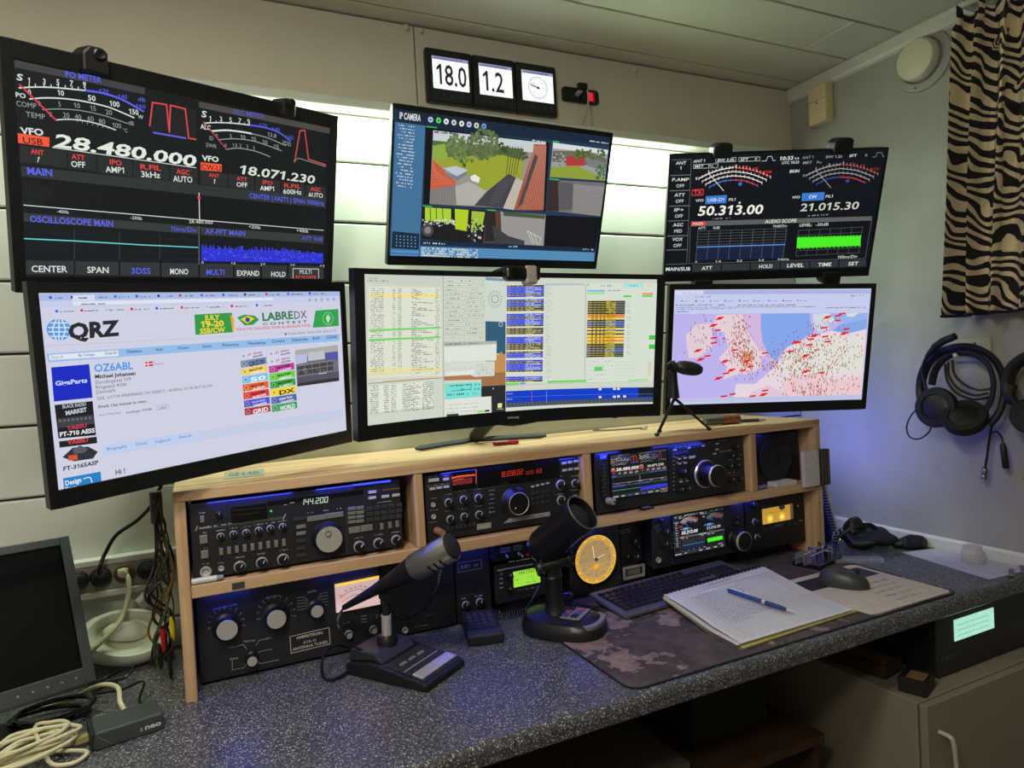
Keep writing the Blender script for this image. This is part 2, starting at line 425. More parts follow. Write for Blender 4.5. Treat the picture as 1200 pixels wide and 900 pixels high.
for i in range(len(ys)-1):
    y1, y0 = ys[i], ys[i+1]
    cuts = [XL, {0: 1.2, 1: 1.70, 2: 1.835}.get(i, XL+.6+(i*.83) % 1.9), XR]
    for a, b in zip(cuts[:-1], cuts[1:]):
        G().box(a+.001, b-.001, y0+.0025, y1-.0025, ZC, ZC+.007).build('ceiling_panel', CEILM, ce, .0025, 1)
struct(G().prism([(XR, ZC-.002), (XR-.012, ZC-.002), (XR-.014, ZC-.035), (XR-.009, ZC-.045), (XR, ZC-.05)], YB, YW-.013).build('trim_1', TRIMW), 'white cornice strip between ceiling and right wall')
struct(G().prism([(XR, ZD+.001), (XR-.012, ZD+.001), (XR-.012, ZD+.03), (XR-.006, ZD+.037), (XR, ZD+.037)], -.43, YW-.001).build('baseboard_right', TRIMW), 'white strip along the right wall just above the worktop')

# worktop with rounded nose
wt = []
for i in range(9):
    a = PI/2+PI*i/8*.5; wt.append((-.415+.015*math.cos(a), ZD-.015+.015*math.sin(a)))
poly = [(YW-.0005, ZD)]+wt+[(-.43, ZD-.033), (-.425, ZD-.038), (YW-.0005, ZD-.038)]
g = G(); n = len(poly)
g.add([(XL+.001, p[0], p[1]) for p in poly]+[(XR-.001, p[0], p[1]) for p in poly], [tuple(range(n)), tuple(reversed(range(n, 2*n)))]+[(i, i+n, (i+1) % n+n, (i+1) % n) for i in range(n)])
desk = tag(g.build('worktop', SPECK), 'grey speckled laminate worktop with a rounded front edge, along the back wall', 'desk')
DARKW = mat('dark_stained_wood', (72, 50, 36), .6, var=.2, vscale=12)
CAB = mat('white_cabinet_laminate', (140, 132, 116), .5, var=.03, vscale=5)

# under-desk shelf board with things in the dark
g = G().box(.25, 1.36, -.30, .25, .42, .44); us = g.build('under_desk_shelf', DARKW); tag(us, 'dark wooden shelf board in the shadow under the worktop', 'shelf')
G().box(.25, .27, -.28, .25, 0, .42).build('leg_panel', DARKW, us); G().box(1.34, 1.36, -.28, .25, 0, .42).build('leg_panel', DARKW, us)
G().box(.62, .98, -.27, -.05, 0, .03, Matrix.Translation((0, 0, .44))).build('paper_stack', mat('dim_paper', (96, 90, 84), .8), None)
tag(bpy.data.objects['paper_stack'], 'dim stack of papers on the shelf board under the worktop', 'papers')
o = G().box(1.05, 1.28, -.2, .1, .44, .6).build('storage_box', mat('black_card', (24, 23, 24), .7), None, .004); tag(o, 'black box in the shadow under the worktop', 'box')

# cabinet on the right under the worktop
cz = .543; cx0 = 1.486; cx1 = 2.045; cy0 = -.468
cabinet = thing('cabinet', 'white laminate cabinet with a door, standing under the right end of the worktop', 'cabinet', (cx0, cy0, 0))
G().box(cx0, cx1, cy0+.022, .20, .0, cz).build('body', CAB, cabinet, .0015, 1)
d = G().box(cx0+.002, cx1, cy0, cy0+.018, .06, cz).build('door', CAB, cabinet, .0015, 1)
hx = cx0+.055
G().tube(spline([(hx-.012, cy0+.001, .475), (hx-.012, cy0-.022, .475), (hx-.010, cy0-.030, .462), (hx-.004, cy0-.030, .40), (hx-.004, cy0-.022, .384), (hx-.004, cy0+.001, .384)], 5), .0052, 9).build('handle', mat('white_handle', (190, 184, 168), .35), d)

# socket rail on the back wall
SOCK = mat('black_plug_plastic', (22, 22, 23), .4)
RAILM = mat('grey_rail', (150, 152, 138), .5)
rail = thing('socket_rail', 'grey trunking rail with round wall sockets, low on the back wall at the left', 'socket rail', (-.5, YW, .90))
yr = YW-.028
G().box(-1.0, -.005, yr, YW, .905, .962).build('rail', RAILM, rail, .002)
G().box(-1.0, -.005, yr-.004, YW, .962, .976).build('cover_strip', TRIMW, rail, .002)
G().box(-1.0, -.035, yr-.010, YW, .892, .905).build('ledge', TRIMW, rail, .002)
for i, x in enumerate((-.207, -.163, -.117, -.071)):
    c = (x, yr, .936)
    G().lathe([(.0215, 0), (.0215, .004), (.018, .006), (.017, .003), (0, .003)], c, (0, -1, 0), 28, False).build('socket', mat('brown_socket', (96, 78, 48), .4) if i == 2 else SOCK, rail)
G().box(-.95, -.30, YW-.012, YW-.001, .985, .995).build('chrome_bar', TRIMW, rail)
def cable(name, pts, r, m, label, cat='cable', group=None, k=7, parent=None, kids=None):
    o = G().tube(spline(pts, k), r, 8).build(name, m, parent)
    if parent is None: tag(o, label, cat, group)
    return o
CBLK = mat('black_cable', (14, 14, 15), .35, var=.1); CCRM = mat('cream_cable', (196, 188, 150), .45, var=.05)
def plug(x, m, label, name='mains_plug'):
    t = thing(name, label, 'plug', (x, yr-.003, .936))
    G().lathe([(.0185, 0), (.019, .006), (.017, .014), (.010, .018), (0, .019)], (x, yr-.0035, .936), (0, -1, 0), 26, False).build('plug_body', m, t)
    return t
p1 = plug(-.207, SOCK, 'black round mains plug in the socket nearest the small old monitor')
p2 = plug(-.163, SOCK, 'black mains plug whose cable climbs to the monitor above, left of the cream plug')
o = onY(186, 575, .26)
G().tube(spline([(-.163, yr-.018, .945), (-.160, yr-.03, .965), (-.150, .29, .99), (-.125, .28, 1.03), (-.08, .27, 1.06), (-.045, .26, 1.10), (-.02, .26, 1.16)], 7), .0042, 9).build('cord', CBLK, p2)
p3 = thing('mains_plug', 'cream mains plug with a cream cord, in the brown socket', 'plug', (-.117, yr-.003, .936))
G().lathe([(.010, 0), (.011, .012), (.008, .02), (0, .022)], (-.119, yr-.0035, .940), (0, -1, 0), 20, False).build('plug_body', CCRM, p3)
G().box(-.130, -.108, yr-.019, yr-.008, .936, .950).build('plug_grip', CCRM, p3, .003)
G().tube(spline([(-.115, yr-.012, .938), (-.108, yr-.025, .925), (-.110, .27, .89), (-.125, .25, .85), (-.160, .22, .82), (-.21, .20, .79), (-.27, .19, .77)], 7), .0055, 9).build('cord', CCRM, p3)
p4 = plug(-.071, SOCK, 'black round mains plug in the socket nearest the wooden rack')
# grey adapter hanging below the last socket
ad = thing('cable_adapter', 'short grey and black adapter hanging askew below the rail beside the cable bundle', 'adapter', (-.05, .28, .9))
a, b = Vector((-.035, .295, .925)), Vector((-.090, .262, .876))
G().cyl(a, a+(b-a)*.7, .006, .008, 12).build('boot', SOCK, ad); G().cyl(a+(b-a)*.7, b, .010, .010, 14).build('shell', mat('pale_grey_plastic', (170, 172, 160), .4), ad)
# screws, vent, box on the walls
for i, (px, py) in enumerate(((475, 33), (492, 37), (744, 82))):
    c = onY(px, py, YW-.012)
    o = G().lathe([(.010, 0), (.010, .004), (.006, .010), (0, .011)], c, (0, -1, 0), 16, False).build('cable_clip', PANELM)
    tag(o, ('cream round cap under the ceiling, left of the panel joint', 'cream round cap under the ceiling, right beside the panel joint', 'cream round cap under the ceiling, alone to the right of the red digit plate')[i], 'wall cap')
v = Vector((XR, -.16, 2.192)); vt = thing('air_vent', 'round cream air valve high on the right wall left of the curtain', 'air vent', v)
AVM = mat('cream_plastic', (205, 200, 172), .35, var=.02)
G().lathe([(.088, 0), (.086, .006), (.066, .010), (.060, .004), (0, .004)], v-Vector((.0005, 0, 0)), (-1, 0, 0), 40, False).build('collar', WALLR, vt)
G().lathe([(.052, .0), (.052, .008)], v-Vector((.004, 0, 0)), (-1, 0, 0), 36).build('throat', GROOVE, vt)
G().lathe([(.050, .010), (.060, .014), (.060, .030), (.054, .040), (.03, .045), (0, .046)], v, (-1, 0, 0), 40, False).build('disc', AVM, vt)
for dz, dy in ((.072, -.03), (-.072, .02)):
    G().lathe([(.003, 0), (.003, .002)], v+Vector((-.008, dy, dz)), (-1, 0, 0), 8).build('screw', GROOVE, vt)
bx = thing('wall_box', 'small cream box fixed under the ceiling in the right corner', 'box', (XR, .18, 2.14))
G().box(XR-.045, XR-.001, .145, .215, 2.125, 2.252).build('cover', mat('cream_box', (214, 196, 152), .45, var=.05), bx, .006, 3)
G().box(XR-.0455, XR-.044, .145, .215, 2.2, 2.2012).build('seam', GROOVE, bx); G().lathe([(.003, 0), (.003, .002)], (XR-.045, .178, 2.192), (-1, 0, 0), 8).build('screw', GROOVE, bx)

# curtain
def zebra():
    m = bpy.data.materials.new('zebra_cloth'); m.use_nodes = True; nt = m.node_tree; N = nt.nodes; b = N['Principled BSDF']; L = nt.links.new
    uv = N.new('ShaderNodeAttribute'); uv.attribute_name = 'cloth'
    mp = N.new('ShaderNodeMapping'); mp.inputs['Scale'].default_value = (1, 1, 1); mp.inputs['Rotation'].default_value = (0, 0, .22); L(uv.outputs['Vector'], mp.inputs['Vector'])
    w = N.new('ShaderNodeTexWave'); w.wave_type = 'BANDS'; w.bands_direction = 'Y'; w.inputs['Scale'].default_value = 10.5; w.inputs['Distortion'].default_value = 11
    w.inputs['Detail'].default_value = 1.2; w.inputs['Detail Scale'].default_value = 1.1; w.inputs['Detail Roughness'].default_value = .35; L(mp.outputs[0], w.inputs['Vector'])
    cr = N.new('ShaderNodeValToRGB'); E = cr.color_ramp.elements; E[0].position = .50; E[0].color = (*lin((34, 33, 40)), 1); E[1].position = .56; E[1].color = (*lin((238, 222, 184)), 1)
    L(w.outputs['Fac'], cr.inputs['Fac']); L(cr.outputs[0], b.inputs['Base Color']); b.inputs['Roughness'].default_value = .85
    return m
ct = thing('curtain', 'black and cream zebra-striped curtain hanging in folds at the right wall', 'curtain', (XR-.09, -.7, 1.43))
vs = []; fs = []; uvs = []; NY = 150; NZ = 40
for i in range(NY+1):
    t = i/NY; s_ = t*1.25
    for j in range(NZ+1):
        zz = j/NZ; z = 1.432+zz*.812
        ph = s_*2*PI/.088+.5*math.sin(s_*9)+.25*math.sin(zz*3+s_*5)
        amp = .027+.008*math.sin(s_*14+1)+.006*(1-zz)
        y = -.238-s_*.72-.016*math.sin(ph*1.0+.6)-zz*.062*(1-t)+.0*zz
        x = XR-.075-amp*(1.3*math.sin(ph)-.3*math.sin(3*ph)*.5)-.006*math.sin(ph*2.3+zz*4)
        if zz > .93: x = x*.6+(XR-.075)*.4+.006*math.sin(i*1.9)
        vs.append((x, y, z+.008*math.sin(ph)*(1 if j == NZ else .3))); uvs.append((s_*1.35, z*1.0, 0))
for i in range(NY):
    for j in range(NZ): a = i*(NZ+1)+j; fs.append((a, a+1, a+NZ+2, a+NZ+1))
g = G(); g.add(vs, fs, True); cl = g.build('cloth', zebra(), ct)
at_ = cl.data.attributes.new('cloth', 'FLOAT_VECTOR', 'POINT')
if len(cl.data.vertices) == len(uvs):
    order = [(tuple(round(c, 5) for c in p)) for p in vs]
    inv = WM[ct.name]
    lut = {q: u for q, u in zip(order, uvs)}
    buf = []
    for v_ in cl.data.vertices:
        p = inv @ v_.co; buf += list(lut.get(tuple(round(c, 5) for c in p), (0, p.z, 0)) if tuple(round(c, 5) for c in p) in lut else (-(p.y+.238)/.72*1.35, p.z, 0))
    at_.data.foreach_set('vector', buf)
cl.modifiers.new('thick', 'SOLIDIFY').thickness = .0015
hem = [Vector((p[0], p[1], 1.430)) for k_, p in enumerate(vs) if k_ % (NZ+1) == 0]
G().tube(hem, .0042, 6).build('hem', mat('black_hem', (22, 22, 26), .8), ct)
rod = thing('curtain_rail', 'white curtain rail under the ceiling along the right wall', 'curtain rail', (XR-.075, -.7, 2.255))
G().cyl((XR-.075, -.27, 2.258), (XR-.075, -1.25, 2.258), .007, n=12).build('rail', TRIMW, rod)
for y in (-.33, -1.15): G().box(XR-.08, XR-.0135, y-.008, y+.008, 2.250, 2.266).build('bracket', TRIMW, rod)

# ------------------------------------------------------------------ shelf rack for the radios
SH = 1.150   # top of the rack
rack = thing('radio_rack', 'two-tier rack of pine boards holding the radios, standing on the worktop', 'rack', (.87, .15, ZD))
YK = YW-.004
G().box(0, 1.742, 0, YK, SH-.022, SH).build('top_board', WOODX, rack, .0015, 1)
G().box(.0215, 1.718, 0.002, YK, .938, .963).build('middle_board', WOODX, rack, .0015, 1)
for (a, b, z0, z1) in ((0, .021, ZD, SH-.0225), (1.7185, 1.742, ZD, SH-.0225)):
    G().box(a, b, 0, YK, z0, z1).build('side_panel', WOODZ, rack, .0015, 1)
for (a, b) in ((.477, .497), (.912, .936), (1.463, 1.486)):
    G().box(a, b, .0015, YK, .9635, SH-.0225).build('divider', WOODZ, rack, .0015, 1)

# ------------------------------------------------------------------ monitors
BEZ = mat('black_monitor_plastic', (17, 18, 21), .35, var=.1); BACKM = mat('black_back_plastic', (20, 20, 22), .6)
GREYM = mat('grey_metal_arm', (60, 60, 62), .4, .6)
def monitor(name, label, c, ypr, W, H, sx0, sx1, sz0, sz1, bez=BEZ, group=None, arm=True, stand=None, thick=.018):
    M = frameM(c, *[math.radians(a) for a in ypr]); t = thing(name, label, 'monitor', M, group)
    g = G(M); y0, y1 = -.0022, thick
    g.box(-W/2, sx0, y0, y1, -H/2, H/2); g.box(sx1, W/2, y0, y1, -H/2, H/2); g.box(sx0, sx1, y0, y1, -H/2, sz0); g.box(sx0, sx1, y0, y1, sz1, H/2)
    g.build('bezel', bez, t, .001, 1)
    G(M).box(sx0, sx1, .0014, .006, sz0, sz1).build('screen', mat('black_screen_glass', (6, 6, 7), .25), t)
    G(M).box(-W/2+.006, W/2-.006, thick-.012, thick+.012, -H/2+.006, H/2-.006).build('back_cover', BACKM, t, .006, 2)
    G(M).box(-.09, .09, thick+.010, thick+.024, -.09, .09).build('mount_plate', GREYM, t, .002)
    if arm:
        p = M @ Vector((0, thick+.02, 0)); q = Vector((p.x+.02, YW-.0005, p.z-.02))
        if q.y-p.y > .02: G().tube([p, (p+q)/2+Vector((0, 0, -.005)), q-Vector((0, .004, 0))], .012, 10).build('mount_arm', GREYM, t)
        G().box(q.x-.04, q.x+.04, YW-.012, YW-.0003, q.z-.05, q.z+.05).build('wall_bracket', GREYM, t)
    return t, M
CLAMP = mat('black_clamp_plastic', (16, 16, 17), .5)
def px_local(M, px, py):
    o = M.inverted() @ CP; d = M.to_3x3().inverted() @ ray(px, py); p = o-d*(o.y/d.y); return p
WHT = (214, 222, 214); BLU = (92, 98, 228); RED = (228, 66, 62); GRY = (150, 156, 156); DK = (44, 48, 50)

# ---- M1: upper left, transceiver display
c1 = (.084, .006, 1.729); m1, M1 = monitor('monitor', 'large black monitor at top left showing a transceiver display with 28.480.000', c1, (26.9, 13.87, -3.71), .632, .392, -.299, .299, -.168, .168)
cv = Canvas(M1, y0=.0008).view(0, 40, 3)
cv.rect(-.299, -.168, .299, .168, (19, 22, 25), loc=True, layer=0)
cv.quad([(50, 90), (510, 188), (510, 212), (52, 116)], (62, 64, 64)); cv.quad([(700, 236), (1160, 330), (1160, 350), (700, 258)], (74, 70, 66))
cv.text('S', 57, 160, 80, 164, 22, WHT, .2, .02); cv.text('PO METER', 230, 150, 358, 172, 21, BLU, 0, .015)
for t, x, y in (('1', 97, 172), ('3', 150, 176), ('5', 198, 178), ('7', 245, 182), ('9', 291, 187)): cv.text(t, x, y, x+12, y+2, 20, WHT, .1, .015)
for t, x, y in (('+20', 346, 203), ('+40', 412, 223)): cv.text(t, x, y, x+36, y+7, 15, BLU, .1)
cv.text('dB', 484, 234, 512, 240, 14, BLU); cv.text('+60', 476, 256, 512, 264, 15, BLU)
cv.line([(68, 189), (120, 186), (180, 187), (240, 192), (300, 198)], WHT, 5, smooth=4); cv.line([(300, 198), (360, 207), (430, 230), (505, 272)], BLU, 7, smooth=5)
for x, y in ((103, 184), (125, 184), (156, 184), (180, 186), (206, 187), (230, 189), (254, 191), (276, 194), (300, 196)): cv.line([(x, y-9), (x, y)], WHT, 3)
cv.text('PO', 55, 220, 92, 226, 16, WHT, 0, .02)
for t, x, y, w in (('0', 100, 212, 11), ('10', 203, 214, 24), ('50', 310, 232, 28), ('100', 386, 252, 36), ('150', 454, 280, 34)): cv.text(t, x, y, x+w, y+w*.14, 18, WHT, 0, .015)
cv.text('W', 486, 296, 504, 300, 14, WHT)
cv.line([(105, 228), (160, 224), (230, 227), (300, 237), (380, 256), (440, 280), (472, 294)], WHT, 5, smooth=4)
cv.text('COMP', 57, 252, 130, 262, 18, GRY)
for t, x, y, w in (('0', 135, 252, 10), ('5', 206, 254, 10), ('10', 260, 258, 24), ('15', 318, 268, 22), ('20', 372, 282, 24)): cv.text(t, x, y, x+w, y+w*.12, 17, GRY)
cv.line([(150, 265), (210, 263), (280, 268), (350, 282), (400, 297), (448, 314)], GRY, 3, smooth=4); cv.text('dB', 450, 318, 472, 322, 14, GRY)
cv.text('TEMP', 92, 290, 160, 300, 18, GRY)
for t, x, y, w in (('0', 174, 290, 10), ('20', 222, 292, 24), ('40', 264, 298, 24), ('60', 308, 304, 24), ('80', 348, 314, 24), ('100', 396, 328, 32)): cv.text(t, x, y, x+w, y+w*.12, 17, GRY)
cv.line([(195, 302), (240, 299), (300, 305), (360, 320), (408, 337)], WHT, 4, smooth=4)
for i in range(12): cv.line([(200+i*18, 298+max(0, i-3)*4.2), (200+i*18, 304+max(0, i-3)*4.2)], GRY, 2)
cv.text('°C', 432, 344, 450, 346, 13, GRY)
cv.line([(70, 178), (198, 303)], (214, 60, 74), 6)
# filter shapes
cv.quad([(530, 235), (690, 265), (688, 372), (530, 345)], (30, 31, 33)); 
cv.line([(527, 322), (537, 240), (586, 248), (596, 345), (600, 250), (652, 263), (664, 366), (690, 370)], (226, 72, 78), 5, layer=3); cv.line([(540, 346), (654, 366)], (92, 98, 220), 6, layer=3)
cv.text('S', 708, 290, 726, 294, 22, WHT, .1, .02)
for t, x, y in (('1', 735, 304), ('3', 772, 306), ('5', 806, 309), ('7', 838, 312), ('9', 869, 315)): cv.text(t, x, y, x+11, y+2, 17, WHT)
cv.text('ALC METER', 820, 280, 930, 298, 17, (80, 84, 190), 0, .01)
for t, x, y in (('+20', 910, 324), ('+40', 955, 338), ('+60', 1002, 366)): cv.text(t, x, y, x+30, y+6, 14, (84, 88, 200))
cv.line([(718, 313), (760, 311), (820, 313), (880, 320)], WHT, 4, smooth=4); cv.line([(880, 320), (930, 328), (980, 345), (1022, 376)], (84, 88, 205), 6, smooth=4)
for x in (740, 760, 780, 810, 840, 860, 878): cv.line([(x, 302+(x-740)*.07), (x, 312+(x-740)*.05)], WHT, 2)
cv.text('ALC', 706, 332, 742, 338, 16, WHT, 0, .02); cv.line([(745, 341), (800, 338), (860, 345), (885, 350)], WHT, 6, smooth=4); cv.line([(885, 350), (940, 364), (1005, 392)], GRY, 3, smooth=3)
cv.text('13.8', 940, 358, 972, 366, 14, GRY); cv.text('VDD', 992, 386, 1024, 396, 14, GRY)
cv.text('ID', 736, 372, 752, 374, 14, GRY)
for t, x, y, w in (('0', 758, 364, 9), ('5', 808, 365, 9), ('10', 846, 368, 18), ('15', 884, 374, 18), ('20', 922, 386, 20), ('25', 962, 402, 20)): cv.text(t, x, y, x+w, y+w*.1, 14, GRY)
cv.line([(770, 371), (830, 368), (900, 378), (990, 410)], GRY, 3, smooth=4); cv.text('SWR', 724, 396, 762, 402, 14, GRY)
cv.line([(795, 405), (840, 401), (900, 412), (950, 431)], GRY, 3, smooth=4)
for t, x, y, w in (('0', 790, 396, 8), ('1.5', 818, 396, 18), ('2', 842, 397, 8), ('3', 866, 400, 8), ('5', 890, 406, 8)): cv.text(t, x, y, x+w, y+1, 12, GRY)
cv.line([(716, 308), (797, 405)], (190, 66, 66), 4)
cv.line([(1036, 450), (1055, 340), (1072, 338), (1085, 440), (1146, 460)], (190, 74, 70), 5, layer=3); cv.line([(1034, 446), (1050, 436), (1146, 466)], GRY, 2)
cv.text('VFO', 75, 350, 155, 357, 22, WHT, 0, .03)
cv.quad([(62, 348), (174, 363), (174, 397), (62, 382)], (240, 88, 56)); cv.text('USB', 80, 383, 152, 391, 22, (70, 20, 16), 0, .01, layer=4)
cv.text('28.480.000', 188, 394, 688, 466, 44, (226, 232, 222), .22, .025); cv.line([(184, 398), (690, 470)], WHT, 3)
cv.text('VFO', 712, 444, 770, 450, 18, WHT, 0, .03)
cv.quad([(706, 450), (780, 458), (780, 484), (706, 478)], (240, 88, 56)); cv.text('CW-U', 708, 474, 778, 482, 18, (70, 20, 16), 0, .01, layer=4)
cv.text('18.071.230', 838, 490, 1106, 526, 30, (214, 220, 210), .2, .02)
for i, (a, b, x0, x1, y, tx) in enumerate((('ANT', '1', 70, 236, 424, 132), ('ATT', 'OFF', 240, 338, 442, 276), ('IPO', 'AMP1', 342, 466, 461, 407), ('R.FIL', '3kHz', 470, 596, 478, 530), ('AGC', 'AUTO', 600, 696, 494, 644))):
    cv.quad([(x0, y-26+(x0-tx)*.13), (x1, y-26+(x1-tx)*.13), (x1, y+34+(x1-tx)*.13), (x0, y+34+(x0-tx)*.13)], (38, 41, 43))
    w = len(a)*15; cv.text(a, tx-w/2, y-4, tx+w/2, y+2, 17, RED, 0, .02); w = len(b)*17 if len(b) > 1 else 10; cv.text(b, tx-w/2, y+24, tx+w/2, y+28, 20, WHT, 0, .015)
for i, (a, b, x0, x1, y, tx) in enumerate((('ANT', '1', 704, 800, 505, 753), ('ATT', 'OFF', 804, 894, 517, 851), ('IPO', 'AMP1', 898, 986, 530, 941), ('R.FIL', '600Hz', 990, 1072, 542, 1028), ('AGC', 'AUTO', 1076, 1146, 554, 1110))):
    cv.quad([(x0, y-20+(x0-tx)*.12), (x1, y-20+(x1-tx)*.12), (x1, y+28+(x1-tx)*.12), (x0, y+28+(x0-tx)*.12)], (40, 42, 43))
    w = len(a)*12; cv.text(a, tx-w/2, y-4, tx+w/2, y+1, 13, RED, 0, .015); w = len(b)*13 if len(b) > 1 else 9; cv.text(b, tx-w/2, y+19, tx+w/2, y+22, 16, WHT, 0, .012)
cv.quad([(74, 463), (1146, 577), (1146, 612), (76, 500)], (46, 50, 50)); cv.text('MAIN', 95, 492, 186, 500, 24, BLU, 0, .03)
cv.text('CENTER | FAST1 | SPAN 1000kHz', 876, 576, 1140, 604, 17, BLU, 0, .01)
cv.quad([(80, 502), (1142, 614), (1140, 688), (84, 600)], (15, 18, 21)); cv.line([(84, 601), (1138, 690)], WHT, 3)
for i in range(9):
    f = i/8; cv.line([(84+f*100, 508+f*40), (86+f*60, 598)], (40, 44, 48), 1.5); cv.line([(1140-f*90, 618+f*40), (1136-f*60, 688)], (36, 40, 44), 1.5)
for i in range(5): cv.line([(84, 520+i*18), (190, 545+i*8)], (34, 38, 42), 1.5)
cv.line([(700, 558), (702, 655)], (230, 220, 216), 3, layer=4); cv.disc(700, 576, 6, RED, layer=5)
for t, x, y in (('-400k', 200, 628), ('-200k', 458, 650), ('28.480.000', 664, 664), ('+200k', 874, 682), ('+400k', 1042, 695)): cv.text(t, x, y, x+len(t)*8.5, y+4, 11, WHT)
cv.quad([(84, 628), (698, 676), (698, 704), (84, 658)], (52, 56, 56)); cv.quad([(706, 678), (1138, 708), (1138, 738), (706, 706)], (52, 56, 56))
cv.text('OSCILLOSCOPE MAIN', 105, 660, 400, 677, 22, BLU, 0, .02); cv.text('10ms/Div', 600, 692, 692, 697, 17, BLU); cv.text('AF-FFT MAIN', 722, 702, 864, 710, 18, BLU, 0, .01); cv.text('ATT 10dB', 1062, 724, 1136, 728, 14, BLU)
for i in range(1, 5): cv.line([(86, 660+i*34), (698, 704+i*22)], (36, 42, 48), 1.5)
for x in (262, 420, 562): cv.line([(x, 672+(x-84)*.07), (x, 790)], (60, 64, 66), 2)
cv.line([(86, 719), (262, 727), (500, 741), (696, 750)], (110, 214, 214), 4, layer=4)
cv.line([(700, 676), (700, 810)], (120, 124, 126), 2)
cv.quad([(708, 752), (1136, 770), (1136, 806), (708, 798)], (44, 50, 206), layer=3)
r_ = random.Random(3)
for i in range(90):
    x = 710+r_.random()*330; h = r_.uniform(2, 16); cv.line([(x, 754+(x-708)*.045), (x, 754+(x-708)*.045-h)], (60, 66, 220), 3, layer=3)
    x = 712+r_.random()*420; y = 762+r_.random()*36; cv.line([(x, y), (x+4, y)], (110, 116, 236), 2, layer=4)
for i, t in enumerate(('0', '1.0', '2.0', '3.0', '4.0')): cv.text(t, 708+i*104, 808+i*3, 716+i*104+(8 if i else 0), 808+i*3, 9, WHT)
xs = [88, 262, 420, 565, 700, 822, 918, 1012, 1140]
for i in range(8): cv.quad([(xs[i]+3, 796+i*2.6), (xs[i+1]-3, 798+i*2.6), (xs[i+1]-3, 846+i*2.6), (xs[i]+3, 845+i*2.6)], (48, 51, 54))
for t, x0, x1, y, c_ in (('CENTER', 110, 236, 836, WHT), ('SPAN', 306, 384, 839, WHT), ('3DSS', 460, 530, 842, BLU), ('MONO', 597, 662, 844, WHT), ('MULTI', 724, 790, 846, BLU), ('EXPAND', 832, 912, 849, WHT), ('HOLD', 952, 1004, 852, WHT)): cv.text(t, x0, y, x1, y+1, 22-(y-836)*.3, c_, 0, .015)
cv.line([(1030, 824), (1120, 826), (1120, 866), (1030, 864)], WHT, 2, closed=True); cv.text('MULTI', 1052, 843, 1096, 843, 14, WHT); cv.text('RF POWER', 1038, 860, 1112, 861, 12, RED)
m1s = cv.build('display_content', SCREEN, [o for o in m1.children if o.name.startswith('screen')][0])

def clamp(t, M, px, py, W_, H_, up=1, lens=False):
    p = px_local(M, px, py); g = G(M); x, z = p.x, p.z
    g.prism([(x-W_/2, z-.012*up), (x+W_/2, z-.012*up), (x+W_/2, z+H_*up*.8), (x+W_*.3, z+H_*up), (x-W_*.25, z+H_*up), (x-W_/2, z+H_*up*.6)], -.020, .030)
    o = g.build('clamp_hook', CLAMP, t, .004, 2)
    if lens: G(M).lathe([(.009, -.001), (.009, .003), (.007, .004), (0, .001)], M.inverted() @ (M @ Vector((x+W_*.12, -.020, z+H_*.62*up))), (0, -1, 0), 18, False).build('round_boss', BEZ, o)
clamp(m1, M1, 107, 78, .040, .030, 1, True); clamp(m1, M1, 333, 130, .032, .024, 1, True)

# ---- M2: top middle, camera views
m2, M2 = monitor('monitor', 'black monitor at top centre showing garden camera pictures on a blue screen', (.796, .119, 1.792), (2.66, 18.28, -.22), .613, .364, -.302, .300, -.160, .170)
cv = Canvas(M2, y0=.0008).view(440, 40, 3.2133)
cv.rect(-.302, -.160, .300, .170, (34, 56, 84), loc=True, layer=0)
cv.quad([(80, 280), (890, 392), (888, 420), (78, 345)], (22, 38, 58)); 
cv.text('IP CAMERA', 90, 318, 170, 328, 24, (222, 226, 226), 0, .02)
for i, (x, y, c_) in enumerate(((208, 322, (170, 200, 220)), (238, 325, (80, 220, 90)), (267, 329, (230, 230, 230)), (296, 333, (200, 210, 215)), (325, 337, (225, 225, 220)), (353, 340, (190, 190, 230)), (381, 344, (210, 210, 180)), (409, 347, (120, 150, 220)))):
    cv.disc(x, y, 11, c_); cv.disc(x, y, 4, (34, 56, 84), layer=3)
cv.quad([(75, 330), (188, 345), (165, 840), (56, 838)], (66, 112, 152)); 
for i in range(20):
    y = 344+i*12; cv.scribble(84+6*(i % 3)-i*.5, y, 150-i*.5, y+8, 5, (214, 224, 230), .65, i)
cv.quad([(64, 742), (166, 752), (163, 812), (60, 806)], (24, 42, 64))
for i in range(6):
    for j in range(4): cv.disc(80+i*14, 760+j*12+i, 2.5, (130, 170, 200))
cv.quad([(60, 812), (164, 816), (163, 826), (59, 822)], (80, 140, 190), layer=2); cv.quad([(59, 828), (163, 832), (162, 840), (58, 836)], (80, 140, 190), layer=2)
